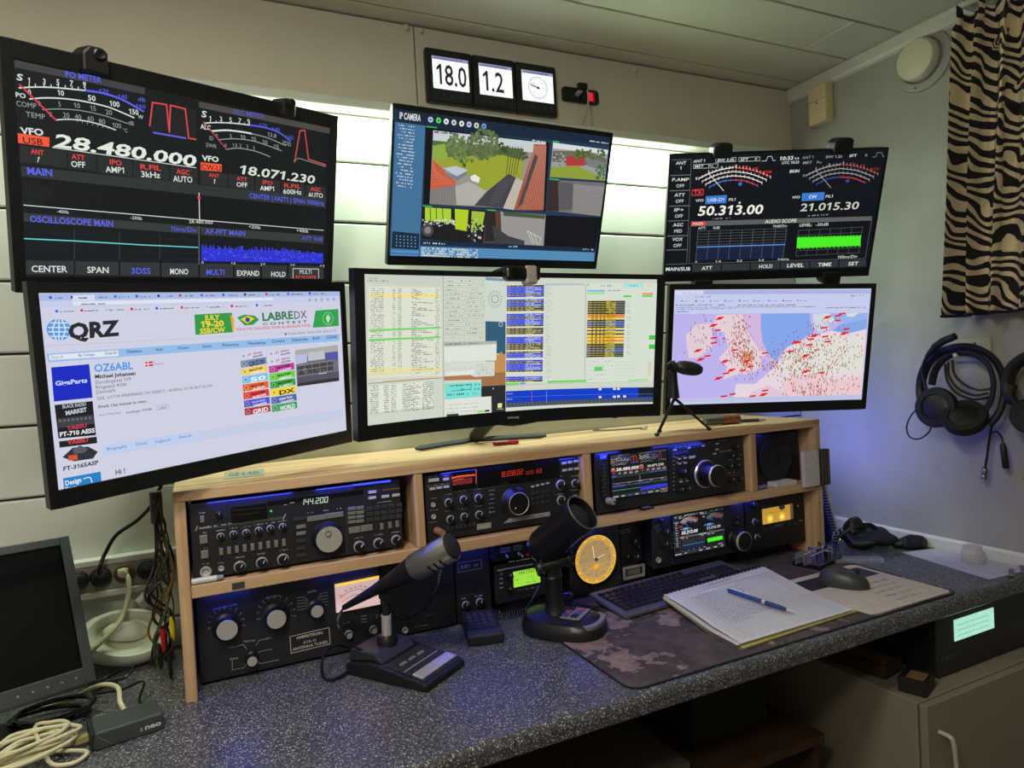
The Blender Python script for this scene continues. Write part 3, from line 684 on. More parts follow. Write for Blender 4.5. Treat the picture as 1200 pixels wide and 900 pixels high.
# main garden picture
cv.quad([(190, 352), (656, 408), (640, 668), (180, 640)], (14, 16, 20), layer=1)
Gq = lambda p, c_, l=3: cv.poly(p, c_, layer=l)
Gq([(218, 362), (642, 410), (632, 664), (204, 640)], (150, 146, 138), 2)
Gq([(218, 362), (642, 410), (638, 450), (216, 410)], (196, 204, 206), 3)
Gq([(216, 400), (560, 432), (545, 480), (470, 455), (216, 505)], (84, 106, 62), 4)
Gq([(216, 470), (300, 460), (480, 455), (560, 478), (550, 545), (410, 590), (350, 530), (262, 500), (216, 500)], (150, 160, 50), 5)
Gq([(216, 420), (262, 412), (275, 470), (216, 488)], (140, 168, 66), 5)
r_ = random.Random(11)
for (x, y, r, n, cc) in ((310, 425, 46, 190, (96, 118, 70)), (405, 415, 60, 260, (92, 108, 68)), (480, 432, 22, 24, (66, 84, 44)), (340, 470, 30, 20, (84, 108, 56)), (560, 455, 16, 12, (80, 90, 50))):
    for i in range(n):
        a = r_.random()*6.28; q = r*math.sqrt(r_.random()); s_ = r_.uniform(-16, 22)
        cv.disc(x+q*math.cos(a), y+q*math.sin(a), r_.uniform(3, 8), tuple(min(255, v+int(s_)) for v in cc), 7, 6)
Gq([(214, 470), (305, 558), (300, 568), (206, 585)], (196, 92, 66), 7)
for i in range(8): cv.line([(214, 480+i*12), (300-(7-i)*11, 562-(7-i)*6)], (226, 130, 100), 1.5, layer=8)
Gq([(206, 585), (300, 568), (304, 644), (204, 640)], (128, 126, 124), 7)
for i in range(8): cv.line([(214+i*12, 584-i*2), (212+i*12, 640)], (104, 104, 106), 1.5, layer=8)
Gq([(256, 505), (302, 496), (348, 512), (306, 535)], (186, 196, 210), 8); Gq([(262, 520), (306, 535), (346, 516), (344, 530), (306, 552), (264, 530)], (120, 128, 136), 8)
Gq([(356, 536), (374, 528), (394, 542), (388, 560), (362, 552)], (226, 228, 226), 8); Gq([(300, 575), (350, 555), (418, 590), (370, 644), (306, 642)], (176, 172, 166), 7)
Gq([(372, 646), (420, 592), (500, 526), (528, 540), (480, 655)], (66, 66, 72), 9)
for i in range(5): cv.line([(505+i*11, 420+i), (492+i*9, 530)], (60, 52, 48), 2.5, layer=10)
for i in range(9): cv.line([(430+i*4, 640-i*10), (470+i*6, 630-i*11)], (96, 96, 102), 2, layer=10)
Gq([(480, 656), (530, 540), (560, 556), (520, 662)], (190, 178, 168), 9); Gq([(520, 662), (592, 440), (596, 414), (642, 416), (632, 664)], (160, 84, 66), 10)
for i in range(14): cv.line([(540+i*7, 660), (598+i*3.4, 420)], (206, 150, 130), 1.4, layer=11)
Gq([(534, 656), (600, 450), (612, 462), (552, 640)], (74, 72, 70), 12); cv.scribble(222, 372, 300, 378, 8, (30, 30, 30), .8, 5); cv.scribble(590, 402, 640, 410, 5, (235, 235, 235), .8, 5)
# right pictures
Gq([(668, 408), (876, 436), (864, 552), (656, 538)], (150, 156, 156), 2); Gq([(668, 408), (876, 436), (874, 452), (668, 430)], (214, 218, 220), 3); Gq([(668, 440), (800, 440), (870, 470), (868, 500), (664, 480)], (110, 104, 90), 3)
Gq([(660, 500), (760, 496), (862, 545), (862, 552), (657, 538)], (140, 156, 58), 4); Gq([(716, 462), (786, 456), (788, 496), (716, 496)], (176, 58, 60), 5); Gq([(786, 462), (872, 486), (866, 520), (800, 496)], (120, 124, 126), 4)
for i in range(50): cv.disc(r_.uniform(750, 860), 436+r_.random()*34, r_.uniform(3, 7), (60+r_.randint(0, 40), 86+r_.randint(0, 40), 44), 7, 6)
for i in range(30): cv.disc(r_.uniform(830, 866), r_.uniform(492, 545), 5, (70, 90+r_.randint(0, 40), 60), 7, 6)
for i in range(26): cv.disc(r_.uniform(668, 716), r_.uniform(450, 496), 4, (r_.randint(60, 190),)*3, 6, 6)
Gq([(654, 548), (864, 560), (846, 686), (644, 664)], (112, 110, 112), 2); Gq([(654, 548), (694, 552), (690, 668), (644, 664)], (56, 44, 44), 3); Gq([(700, 565), (736, 568), (732, 652), (680, 650)], (44, 46, 52), 5); Gq([(686, 556), (742, 562), (750, 660), (690, 664)], (90, 88, 92), 4); Gq([(745, 565), (862, 575), (846, 685), (740, 672)], (138, 134, 134), 4)
for i in range(10): cv.line([(742, 590+i*9), (856, 600+i*8)], (122, 118, 118), 1.5, layer=5)
# bottom pictures
Gq([(176, 648), (418, 664), (405, 790), (170, 770)], (28, 28, 30), 2); Gq([(186, 652), (284, 658), (284, 712), (186, 700)], (170, 206, 56), 3); Gq([(298, 658), (350, 662), (344, 742), (300, 734)], (176, 204, 40), 3); Gq([(362, 666), (412, 670), (400, 736), (358, 740)], (160, 190, 60), 3)
for x in (205, 228, 252): cv.line([(x, 655), (x+2, 700)], (40, 42, 44), 3, layer=5)
for i in range(46): cv.disc(r_.uniform(176, 300), r_.uniform(698, 722), r_.uniform(2, 5), (r_.randint(150, 240),)*3, 6, 6); cv.disc(r_.uniform(345, 408), r_.uniform(700, 785), r_.uniform(3, 6), (r_.choice((30, 60, 190)),)*3, 6, 6)
cv.disc(196, 738, 24, (70, 70, 72), layer=5); cv.disc(196, 738, 13, (130, 130, 132), layer=6)
Gq([(418, 664), (640, 680), (632, 798), (405, 790)], (150, 148, 146), 2); Gq([(418, 664), (470, 668), (476, 790), (405, 790)], (90, 60, 54), 4); Gq([(418, 664), (450, 667), (455, 780), (410, 780)], (40, 38, 40), 5)
Gq([(480, 668), (638, 682), (636, 696), (482, 684)], (70, 84, 56), 3); Gq([(440, 720), (500, 760), (560, 778), (560, 797), (450, 792)], (60, 62, 64), 5)
for a, b in (((570, 740), (622, 768)), ((622, 768), (614, 794)), ((570, 740), (590, 790)), ((580, 745), (600, 790)), ((596, 752), (610, 792))): cv.line([a, b], (214, 214, 210), 2, layer=6)
Gq([(640, 682), (846, 690), (828, 806), (634, 798)], (14, 16, 22), 2)
for a, b in (((190, 348), (230, 352)), ((178, 646), (212, 650)), ((420, 662), (452, 664)), ((655, 545), (690, 548)), ((668, 404), (690, 406))): cv.line([a, b], (50, 190, 90), 4, layer=7)
cv.quad([(170, 775), (828, 806), (826, 820), (168, 790)], (24, 40, 60), layer=5); cv.scribble(180, 788, 260, 792, 6, (220, 230, 235), .7, 3); cv.scribble(500, 802, 534, 803, 7, (120, 190, 230), .9, 3); cv.scribble(780, 812, 820, 814, 6, (190, 200, 205), .7, 3)
cv.quad([(168, 798), (824, 822), (822, 858), (166, 842)], (72, 130, 176), layer=5)
for i in range(4):
    cv.line([(168, 802+i*9), (823, 826+i*8)], (110, 160, 196), 2, layer=6); cv.scribble(172, 808+i*9, 384, 817+i*9, 7, (222, 226, 220), .75, 30+i)
cv.scribble(805, 404, 876, 414, 5, (210, 220, 225), .8, 9); cv.scribble(840, 380, 884, 387, 5, (210, 220, 225), .5, 10)
cv.build('display_content', SCREEN, [o for o in m2.children if o.name.startswith('screen')][0])
cv = Canvas(M2, y0=-.0018); cv.scribble(462, 300, 480, 302, 2, (60, 70, 80), .8, 2)

# ---- M3: top right, second transceiver display
m3, M3 = monitor('monitor', 'black monitor at top right showing a transceiver display with 50.313.00', (1.549, -.035, 1.738), (-26.74, 19.91, 1.67), .595, .353, -.292, .292, -.153, .172)
cv = Canvas(M3, y0=.0008).view(760, 150, 4)
cv.rect(-.292, -.158, .292, .172, (13, 16, 24), loc=True, layer=0)
for i, (a, b, y) in enumerate((('ANT', '1', 172), ('P.AMP', 'OFF', 250), ('ATT', 'OFF', 322), ('IP+', 'OFF', 392), ('AGC', 'MID', 462), ('VOX', 'OFF', 530), ('', '', 592))):
    xl = 103-i*3.6; xr = 201-i*3.2; yb = [222, 294, 366, 436, 506, 572, 640][i]; yt = [150, 224, 296, 368, 437, 508, 574][i]
    cv.line([(xl, yt), (xr, yt-3), (xr-3, yb-3), (xl-3, yb)], (120, 124, 128), 1.5, closed=True)
    xm = (xl+xr)/2
    if a: cv.text(a, xm-len(a)*8, y, xm+len(a)*8, y-1, 15, WHT, .1, .01); cv.text(b, xm-len(b)*6.5, y+(24 if i == 0 else 29), xm+len(b)*6.5, y+(23 if i == 0 else 28), 15, WHT)
cv.text('ANT 1', 210, 163, 266, 160, 13, WHT, .15, .01); cv.line([(316, 142), (410, 138), (410, 157), (315, 161)], WHT, 1.5, closed=True); cv.text('BW 3.0k', 322, 158, 402, 155, 13, WHT, .15, .01)
cv.line([(424, 139), (522, 135), (522, 154), (423, 157)], WHT, 1.5, closed=True); cv.text('SFT', 430, 155, 468, 153, 12, WHT, .1, .01); cv.text('0', 498, 152, 510, 151, 12, WHT)
cv.line([(530, 155), (552, 154), (560, 134), (578, 133), (584, 153), (596, 152)], WHT, 2)
cv.text('10:33', 612, 152, 678, 149, 17, WHT, .15, .02); cv.text('54', 684, 149, 706, 148, 11, WHT); cv.text('UTC 10:33', 624, 170, 706, 166, 12, WHT, .1, .01)
cv.text('ANT 1', 720, 146, 775, 143, 13, GRY, .1); cv.text('BW 1.2k', 830, 142, 908, 139, 12, GRY, .1, .01); cv.text('SFT', 940, 137, 976, 135, 12, WHT, .1, .01); cv.text('0', 1014, 134, 1026, 133, 12, GRY); cv.line([(1050, 136), (1066, 136), (1072, 116), (1094, 115), (1100, 134), (1108, 134)], GRY, 1.5)
cv.line([(212, 172), (326, 167), (324, 186), (211, 190)], WHT, 1.5, closed=True); cv.text('MET', 216, 187, 258, 185, 12, WHT, .1, .01); cv.text('Po', 280, 184, 304, 183, 12, WHT)
cv.text('MET', 722, 170, 766, 167, 12, GRY, .1, .01); cv.text('Po', 788, 167, 812, 166, 12, GRY)
def meter3(dx, dy, w, a, b, red):
    for k, (q, c_, e) in enumerate((((0, 238, 290, 203, 410, 190), w, 5), ((14, 252, 300, 218, 400, 206), w, 4), ((30, 266, 300, 236, 400, 222), w, 4), ((42, 280, 310, 262, 400, 250), b, 5))):
        x0, x3 = 236+k*16+dx, 572-k*20+dx; y0, y3 = 236+k*14+dy, 228+k*14+dy; xm = (x0+x3)/2-4; ym = 184+k*20+dy
        cv.line([(x0, y0), ((x0+xm)/2, (y0+ym)/2-9), (xm, ym)], c_, e, smooth=4); cv.line([(xm, ym), ((x3+xm)/2, (y3+ym)/2-9), (x3, y3)], red if k == 0 else (c_ if k < 3 else (200, 50, 50)), e, smooth=4)
        n_ = 22-k*4
        for i in range(n_):
            t = i/(n_-1); x = x0+(x3-x0)*t; s_ = 4*t*(1-t); y = y0+(y3-y0)*t-s_*(52-k*6)*.98
            cv.line([(x, y-4), (x, y+8)], c_, 3 if i % 2 else 2)
    cv.text('S', 220+dx, 243+dy, 230+dx, 242+dy, 11, w, 0, .02)
    for t, x, y in (('1', 276, 212), ('3', 336, 194), ('9', 404, 186)): cv.text(t, x+dx, y+dy, x+9+dx, y+dy, 14, w, .1, .01)
    for t, x, y in (('+20', 440, 188), ('+40', 486, 194), ('+60dB', 532, 210)): cv.text(t, x+dx, y+dy, x+len(t)*9+dx, y+2+dy, 12, red)
    cv.line([(280+dx, 210+dy), (352+dx, 294+dy)], w, 3, layer=5)
    cv.disc(430+dx, 262+dy, 9, b, layer=4)
meter3(0, 0, (232, 224, 218), (0, 0, 0), (60, 110, 200), (226, 50, 48)); meter3(503, -14, (150, 150, 148), (0, 0, 0), (50, 70, 130), (150, 40, 44))
cv.text('BKIN', 660, 210, 706, 208, 13, WHT, .15, .02)
cv.line([(206, 290), (258, 287), (256, 314), (204, 317)], RED, 3, closed=True); cv.text('TX', 212, 312, 250, 310, 19, RED, 0, .02)
cv.text('VFO', 220, 347, 258, 345, 12, WHT, .1, .01); cv.quad([(268, 320), (368, 314), (364, 352), (266, 357)], (58, 122, 206)); cv.text('USB-D1', 276, 346, 356, 342, 15, (235, 240, 240)); cv.text('FIL1', 374, 342, 410, 340, 12, WHT, .1, .01)
cv.text('VFO', 672, 332, 710, 330, 12, WHT, .1, .01); cv.quad([(720, 306), (826, 300), (822, 338), (718, 343)], (58, 122, 206)); cv.text('CW', 750, 331, 788, 329, 15, (235, 240, 240), 0, .01); cv.text('FIL1', 828, 327, 866, 325, 12, WHT, .1, .01)
cv.text('50.313.00', 228, 411, 534, 402, 42, (240, 238, 226), .12, .02); cv.text('21.015.30', 708, 390, 984, 380, 34, (206, 206, 196), .12, .01)
cv.disc(427, 350, 5, WHT); cv.scribble(284, 430, 384, 424, 6, GRY, .6, 5); cv.scribble(740, 415, 844, 408, 6, GRY, .6, 6)
cv.quad([(200, 438), (1048, 414), (1046, 432), (199, 460)], (92, 92, 92)); cv.quad([(200, 441), (268, 439), (267, 457), (199, 459)], (210, 66, 66), layer=2); cv.text('MAIN', 206, 456, 256, 454, 13, (250, 220, 215)); cv.text('AUDIO SCOPE', 545, 447, 692, 442, 16, WHT, .1, .015)
cv.line([(196, 460), (1046, 432), (1016, 612), (190, 636)], (110, 112, 116), 1.5, closed=True)
cv.text('ATT:', 232, 476, 270, 475, 12, WHT); cv.text('0dB', 302, 474, 334, 473, 12, WHT); cv.text('10dB/Div', 582, 466, 650, 464, 11, WHT); cv.text('LEVEL:', 706, 462, 766, 460, 13, WHT, .1, .01); cv.text('-30dB', 782, 460, 844, 457, 13, WHT)
cv.quad([(228, 556), (640, 544), (632, 610), (220, 622)], (20, 32, 60), layer=2)
for i in range(9): cv.line([(232+i*52, 484-i*1.6), (222+i*51, 620-i*1.6)], (104, 108, 114), 1.5)
for i in range(7): cv.line([(231-i*1.2, 484+i*13), (650-i*1.2, 470+i*13)], (104, 108, 114), 1.2)
cv.line([(228, 558), (640, 546)], (90, 150, 230), 4, layer=4)
for i in range(7): cv.line([(704+i*50, 478-i*2.6), (690+i*49, 602-i*2.6)], (96, 100, 104), 1.3)
for i in range(6): cv.line([(704-i*2.5, 480+i*24), (1006-i*2.5, 464+i*24)], (96, 100, 104), 1.2)
cv.quad([(698, 514), (996, 506), (992, 550), (694, 562)], (74, 240, 36), layer=4)
for i in range(60):
    x = 698+i*5; cv.line([(x, 514-(i % 3)*2-i*.14), (x-1, 562+(i % 4)*2-i*.2)], (74, 240, 36), 3, layer=4)
for t, x, y in (('0', 218, 632), ('1.0', 312, 630), ('2.0', 412, 627), ('3.0', 514, 624), ('4.0kHz', 604, 620)): cv.text(t, x, y, x+len(t)*9, y, 9, WHT)
cv.text('100ms/Div', 884, 612, 978, 608, 13, WHT, .1)
xs = [70, 204, 342, 478, 618, 756, 892, 1024]
for i, t in enumerate(('MAIN/SUB', 'ATT', '', 'HOLD', 'LEVEL', 'TIME', 'SET')):
    y = 646-i*4.2; cv.quad([(xs[i]+3, y), (xs[i+1]-3, y-4), (xs[i+1]-5, y+28), (xs[i]+1, y+32)], (48, 50, 56) if i else (16, 18, 24))
    if t: xm = (xs[i]+xs[i+1])/2; w = len(t)*(14.5 if i == 0 else 16); cv.text(t, xm-w/2, y+24, xm+w/2, y+22, 16, WHT, .05, .015)
m3s = cv.build('display_content', SCREEN, [o for o in m3.children if o.name.startswith('screen')][0])
for px, py, s_ in ((845, 180, 1), (985, 174, 1), (823, 331, -1), (972, 322, -1)): clamp(m3, M3, px, py, .052, .028, s_)

# ---- M4: lower left, web page
m4, M4 = monitor('monitor', 'black monitor at lower left showing a white web page with a QRZ heading', (.099, -.026, 1.362), (27.51, 5.46, -3.64), .613, .364, -.2925, .2925, -.152, .164)
cv = Canvas(M4, y0=.0008).view(20, 320, 3)
PAPER = (206, 208, 226)
cv.rect(-.2925, -.152, .2925, .164, PAPER, loc=True, layer=0)
cv.quad([(78, 73), (1134, 62), (1134, 80), (80, 98)], (168, 186, 226)); cv.quad([(84, 98), (1134, 80), (1134, 100), (86, 124)], (196, 204, 232)); cv.quad([(196, 100), (900, 86), (900, 96), (198, 114)], (222, 224, 240), layer=2)
for i in range(13):
    x = 118+i*76; y = 90-i*1.2; cv.disc(x, y-4, 5, ((40, 90, 220), (60, 60, 70), (200, 60, 60), (30, 120, 220))[i % 4]); cv.scribble(x+12, y, x+50, y-1, 5, (80, 84, 100), .7, i)
cv.quad([(196, 78), (274, 76), (274, 96), (196, 98)], (214, 218, 240), layer=2); cv.scribble(212, 90, 246, 90, 6, (60, 60, 70), .8, 40); cv.scribble(226, 112, 312, 110, 5, (70, 70, 80), .85, 41); 
for i in range(5): cv.disc(1030+i*21, 94-i*.6, 4, (70, 74, 84), ring=1.5)
for i in range(9):
    x = 140+i*88; y = 138-i*2.6; cv.disc(x, y-4, 5, ((40, 100, 220), (210, 60, 50), (190, 190, 200), (200, 40, 40))[i % 4]); cv.scribble(x+10, y, x+60, y-2, 4.5, (80, 84, 100), .75, 60+i)
cv.disc(148, 199, 38, (86, 152, 222), 28)
for k in (-.62, -.2, .2, .62):
    cv.line([(148+38*math.sqrt(1-k*k)*math.cos(a), 199+38*k) for a in (PI, 0)], (214, 226, 240), 4, layer=3)
for k in (-22, 0, 22): cv.line([(148+k*.4, 162), (148+k, 199), (148+k*.4, 236)], (214, 226, 240), 4, layer=3, smooth=5)
cv.text('QRZ', 182, 232, 356, 218, 52, (36, 36, 42), .08, .045)
cv.quad([(624, 146), (756, 139), (762, 208), (628, 217)], (52, 150, 70)); cv.quad([(750, 146), (764, 160), (764, 200), (758, 208)], (230, 170, 40), layer=2)
YEL = (240, 214, 60)
cv.text('JULY', 662, 166, 712, 163, 17, YEL, 0, .03); cv.text('19-20', 646, 191, 728, 186, 20, YEL, 0, .04); cv.text('SSB/CW', 644, 213, 732, 207, 17, YEL, 0, .03)
cv.poly([(774, 156), (800, 146), (836, 150), (852, 164), (830, 182), (800, 184)], (52, 150, 70)); cv.poly([(786, 162), (812, 150), (836, 160), (810, 178)], (236, 210, 50), layer=2); cv.disc(811, 164, 9, (40, 70, 170), layer=3)
cv.text('LABRE', 862, 168, 972, 160, 27, (40, 120, 70), 0, .03); cv.text('DX', 974, 162, 1020, 158, 27, (50, 60, 60)); cv.text('C O N T E S T', 864, 184, 1020, 174, 9, (40, 90, 60), 0, .02)
cv.text('THIS IS THE CHALLENGE, WORK ALL BRAZILIAN STATES', 770, 203, 1032, 188, 9, (214, 44, 48), 0, .01)
cv.poly([(1050, 132), (1130, 126), (1132, 186), (1040, 192)], (52, 160, 80)); cv.disc(1094, 160, 22, (160, 214, 170), ring=2, layer=3); cv.poly([(1094, 144), (1102, 158), (1094, 178), (1086, 158)], (190, 224, 190), layer=3)
cv.line([(104, 256), (620, 230), (1134, 196)], (180, 184, 200), 1.5); cv.poly([(940, 212), (950, 211), (945, 220)], (50, 50, 60)); cv.text('5 new alerts, 14-Jul-2025 18:34 UTC', 954, 217, 1124, 207, 8, (90, 90, 104))
cv.quad([(104, 284), (1134, 214), (1134, 238), (110, 314)], (146, 188, 232)); cv.quad([(112, 288), (356, 272), (358, 292), (114, 306)], (224, 228, 238), layer=2)
cv.text('Search', 120, 301, 164, 298, 9, (120, 130, 150)); cv.text('By Callsign', 216, 294, 274, 290, 9, (50, 60, 80)); cv.text('Search', 310, 287, 352, 284, 10, (40, 44, 60))
for t, x, y in (('Database', 386, 281), ('News', 488, 275), ('Forums', 566, 269), ('Store', 652, 263), ('Resources', 722, 258), ('Newsletter', 812, 252), ('Contact', 896, 245), ('Subscribe', 966, 240), ('Exit', 1040, 235), ('OZ6ABL', 1088, 231)): cv.text(t, x, y, x+len(t)*6.5, y-3, 10, (38, 60, 100), 0, .01)
cv.quad([(120, 332), (254, 320), (266, 438), (130, 452)], (20, 40, 190)); cv.text('GigaParts', 135, 396, 248, 384, 15, (200, 214, 250), 0, .03)
cv.quad([(132, 464), (266, 450), (278, 570), (146, 582)], (24, 25, 30)); cv.quad([(142, 512), (270, 498), (274, 530), (146, 545)], (60, 62, 68), layer=2); cv.text('BLACK RADIO', 160, 476, 244, 466, 12, (170, 174, 190), 0, .04); cv.text('MARKET', 172, 500, 246, 486, 14, (190, 192, 204), 0, .05)
cv.text('YAESU', 176, 552, 246, 541, 13, (190, 60, 80), .1, .04); cv.text('FT-710 AESS', 150, 576, 274, 560, 15, (226, 226, 236), 0, .035)
for i in range(8): cv.disc(152+i*15, 520-i*1.5, 4, (110, 112, 120), layer=3)
cv.quad([(148, 592), (280, 575), (282, 598), (150, 614)], (28, 28, 32)); cv.text('YAESU', 178, 603, 250, 592, 12, (214, 60, 70), .1, .05)
cv.poly([(160, 648), (196, 614), (250, 610), (284, 628), (268, 652), (200, 662)], (46, 48, 54)); cv.poly([(196, 620), (222, 606), (250, 618), (236, 632), (200, 636)], (86, 90, 96), layer=2); cv.quad([(180, 642), (212, 638), (214, 656), (180, 660)], (210, 80, 50), layer=3)
cv.text('FT-3165ASP', 162, 696, 286, 672, 14, (40, 40, 46), .1, .03)
cv.poly([(162, 722), (294, 698), (298, 738), (166, 768)], (32, 128, 200)); cv.text('Design', 170, 748, 228, 734, 17, (236, 240, 246), 0, .02); cv.text('Your', 170, 766, 210, 757, 13, (236, 240, 246), 0, .02); cv.line([(234, 724), (256, 718), (264, 736)], (236, 240, 246), 3, smooth=3)
cv.text('OZ6ABL', 272, 348, 408, 337, 26, (72, 150, 226), 0, .025)
cv.quad([(450, 313), (478, 310), (480, 326), (452, 329)], (206, 44, 54)); cv.line([(451, 321), (479, 318)], WHT, 3.5, layer=3); cv.line([(460, 312), (462, 328)], WHT, 3.5, layer=3); cv.text('Denmark', 484, 323, 516, 320, 6, (80, 110, 160))
cv.text('Michael Johansen', 274, 371, 418, 358, 13, (40, 40, 50), 0, .03); cv.text('Dyndingevej 109', 275, 391, 402, 377, 12, (90, 90, 104)); cv.text('Ringsted 4100', 276, 408, 386, 397, 12, (90, 90, 104)); cv.text('Denmark', 278, 425, 346, 417, 12, (90, 90, 104))
cv.text('QSL: LOTW PREFERRED OR DIRECT / BUREAU IS OK BUT SLOW', 282, 446, 688, 400, 10, (86, 88, 104)); cv.text('Email: Use mouse to view..', 286, 475, 460, 454, 10, (60, 62, 76), 0, .015)
cv.text('Ham Member', 288, 504, 366, 494, 8, (100, 120, 170)); cv.text('Lookups: 37398', 384, 494, 474, 482, 8, (60, 64, 80), 0, .01); cv.line([(490, 468), (534, 462), (535, 476), (491, 482)], (160, 160, 176), 1.5, closed=True); cv.text('Label', 498, 478, 526, 474, 7, (80, 80, 90))
cv.quad([(300, 606), (1146, 478), (1150, 512), (304, 640)], (196, 204, 226)); 
cv.quad([(300, 606), (640, 556), (644, 590), (304, 640)], (188, 206, 236), layer=2)
for t, x, y, w in (('Biography', 316, 624, 72), ('Detail', 418, 607, 40), ('Logbook', 486, 598, 56), ('Awards', 570, 582, 44)): cv.text(t, x, y, x+w, y-w*.16, 10, (70, 110, 190))
cv.text('Hi !', 346, 710, 382, 703, 17, (60, 60, 70), 0, .02)
# award badges (detail crop 260,370 at 6.92)
cv.view(260, 370, 6.92)
def badge(col, row, c_, t, tc, lay=0):
    x0 = (147, 372)[col]+row*(5.2, 4.6)[col]; y0 = (302, 285)[col]+row*(64.5, 63)[col]-(0 if True else 0)
    x1 = x0+(208, 204)[col]; dy = -32*(208/208)
    cv.quad([(x0, y0), (x1, y0+dy), (x1+5, y0+dy+54), (x0+5, y0+56)], c_)
    tt = t.split('|')
    if len(tt) == 1: cv.text(tt[0], x0+70, y0+44, x1-12, y0+dy+50, 34, tc, 0, .03)
    else:
        cv.text(tt[0], x0+66, y0+22, x1-30, y0+dy+30, 15, tc[0], 0, .03); cv.text(tt[1], x0+80, y0+46, x1-20, y0+dy+52, 15, tc[1], 0, .03)
    cv.disc(x0+30, y0+24, 19, tuple(min(255, int(v*.6+90)) for v in c_), layer=2); cv.disc(x0+30, y0+24, 10, tuple(int(v*.7) for v in c_), layer=3)
BK = (30, 24, 24); WW = (240, 238, 240)
for i, (c_, t, tc) in enumerate((((204, 210, 232), 'J1 Give|  Aids', ((200, 50, 80), (110, 80, 110))), ((120, 136, 168), 'QRZ/30', (40, 50, 70)), ((240, 206, 86), 'MASTER|AFRICA', (BK, WW)), ((120, 190, 236), '50', WW), ((232, 100, 40), 'MASTER|ASIA', (BK, WW)), ((220, 60, 54), 'MASTER|EUROPE', (BK, WW)), ((84, 84, 196), 'World Radio|Friendship', ((190, 200, 250), WW)), ((172, 54, 66), 'GRID', WW))): badge(0, i, c_, t, tc)
for i, (c_, t, tc) in enumerate((((204, 210, 232), 'J1 Give|  Aids', ((200, 50, 80), (110, 80, 110))), ((204, 210, 232), 'J1 Give|  Aids', ((200, 50, 80), (110, 80, 110))), ((190, 60, 150), 'MASTER|OCEANIA', (BK, WW)), ((96, 206, 60), 'MASTER|AMERICAS', (BK, WW)), ((54, 160, 56), 'MASTER|N. AMERICA', (BK, WW)), ((244, 214, 40), 'DX', BK), ((80, 104, 166), 'United States|Counties', (WW, WW)), ((56, 160, 96), 'WORLD', WW))): badge(1, i, c_, t, tc)
# the picture of a radio desk on the page
cv.quad([(594, 280), (940, 236), (952, 528), (612, 575)], (110, 110, 124)); cv.quad([(594, 280), (940, 236), (942, 290), (598, 330)], (168, 172, 164), layer=2); cv.quad([(598, 322), (690, 308), (692, 378), (602, 396)], (186, 186, 224), layer=3)
cv.quad([(696, 300), (832, 282), (836, 350), (700, 368)], (188, 194, 196), layer=3); cv.quad([(840, 300), (942, 288), (944, 350), (842, 366)], (86, 86, 170), layer=3); cv.quad([(608, 412), (900, 368), (906, 440), (612, 486)], (66, 66, 80), layer=3)
for i in range(5): cv.line([(612+i*60, 412-i*9), (616+i*60, 484-i*9)], (150, 136, 110), 4, layer=4)
cv.line([(608, 446), (902, 402)], (150, 136, 110), 5, layer=4); cv.line([(606, 408), (900, 364)], (150, 140, 116), 6, layer=4)
for i in range(60): cv.disc(r_.uniform(615, 895), r_.uniform(420, 470), 4, (r_.randint(60, 180),)*3, 6, 5)
cv.quad([(784, 470), (850, 460), (864, 498), (780, 508)], (216, 216, 226), layer=5); cv.quad([(612, 500), (950, 450), (952, 528), (612, 575)], (84, 84, 96), layer=2); cv.quad([(620, 548), (945, 500), (952, 528), (612, 575)], (56, 48, 52), layer=3)
cv.build('display_content', SCREEN, [o for o in m4.children if o.name.startswith('screen')][0])
def logo(M, t, txt, p, col, sc=(0, 0, 1), y=-.0017, bold=.04):
    c_ = Canvas(M, y0=y).view(*sc); c_.text(txt, *p, col, 0, bold); return c_.build('lettering', PRINT, t)
logo(M4, m4, 'AOC', (728, 683, 770, 674, 15), (190, 190, 190), (20, 320, 3)); 
cv = Canvas(M4, y0=-.0017).view(20, 320, 3); cv.line([(165, 774), (186, 770), (188, 792), (167, 796)], (70, 72, 76), 3, closed=True); cv.build('lettering', PRINT, m4)

# ---- M5: curved ultrawide in the middle
W5, H5, RC = .79, .36, 1.5
M5 = frameM((.744, .002, 1.396), math.radians(-.1), math.radians(7.4), math.radians(.4))
m5 = thing('monitor', 'wide curved black monitor in the middle, filled with pale program windows and spot lists', 'monitor', M5)
def warp5(x, z, y, k=None):
    r = RC+y
    if k is None: a = x/RC; return (r*math.sin(a), -RC+r*math.cos(a), z)
    a0, a1 = k*FACET/RC, (k+1)*FACET/RC; t = x/FACET-k
    return (r*(math.sin(a0)*(1-t)+math.sin(a1)*t), -RC+r*(math.cos(a0)*(1-t)+math.cos(a1)*t), z)
def unwarp5(o, d):
    oy = o.y+RC; a = d.x*d.x+d.y*d.y; b = o.x*d.x+oy*d.y; c = o.x*o.x+oy*oy-RC*RC; t = (-b+math.sqrt(max(0, b*b-a*c)))/a; p = o+d*t
    return (RC*math.atan2(p.x, p.y+RC), p.z)
def curved(name, mt, x0, x1, z0, z1, y0, y1, n, parent, bevel=0):
    vs = []; fs = []
    for i in range(n+1):
        x = x0+(x1-x0)*i/n
        vs += [warp5(x, z0, y0), warp5(x, z1, y0), warp5(x, z1, y1), warp5(x, z0, y1)]
    for i in range(n):
        a = i*4
        for k in range(4): fs.append((a+k, a+(k+1) % 4, a+4+(k+1) % 4, a+4+k))
    fs += [(0, 1, 2, 3), tuple(n*4+k for k in (3, 2, 1, 0))]
    return G(M5).add(vs, fs).build(name, mt, parent, bevel)
S5 = (-.372, .3735, -.148, .168)
bz = []
g = G(M5)
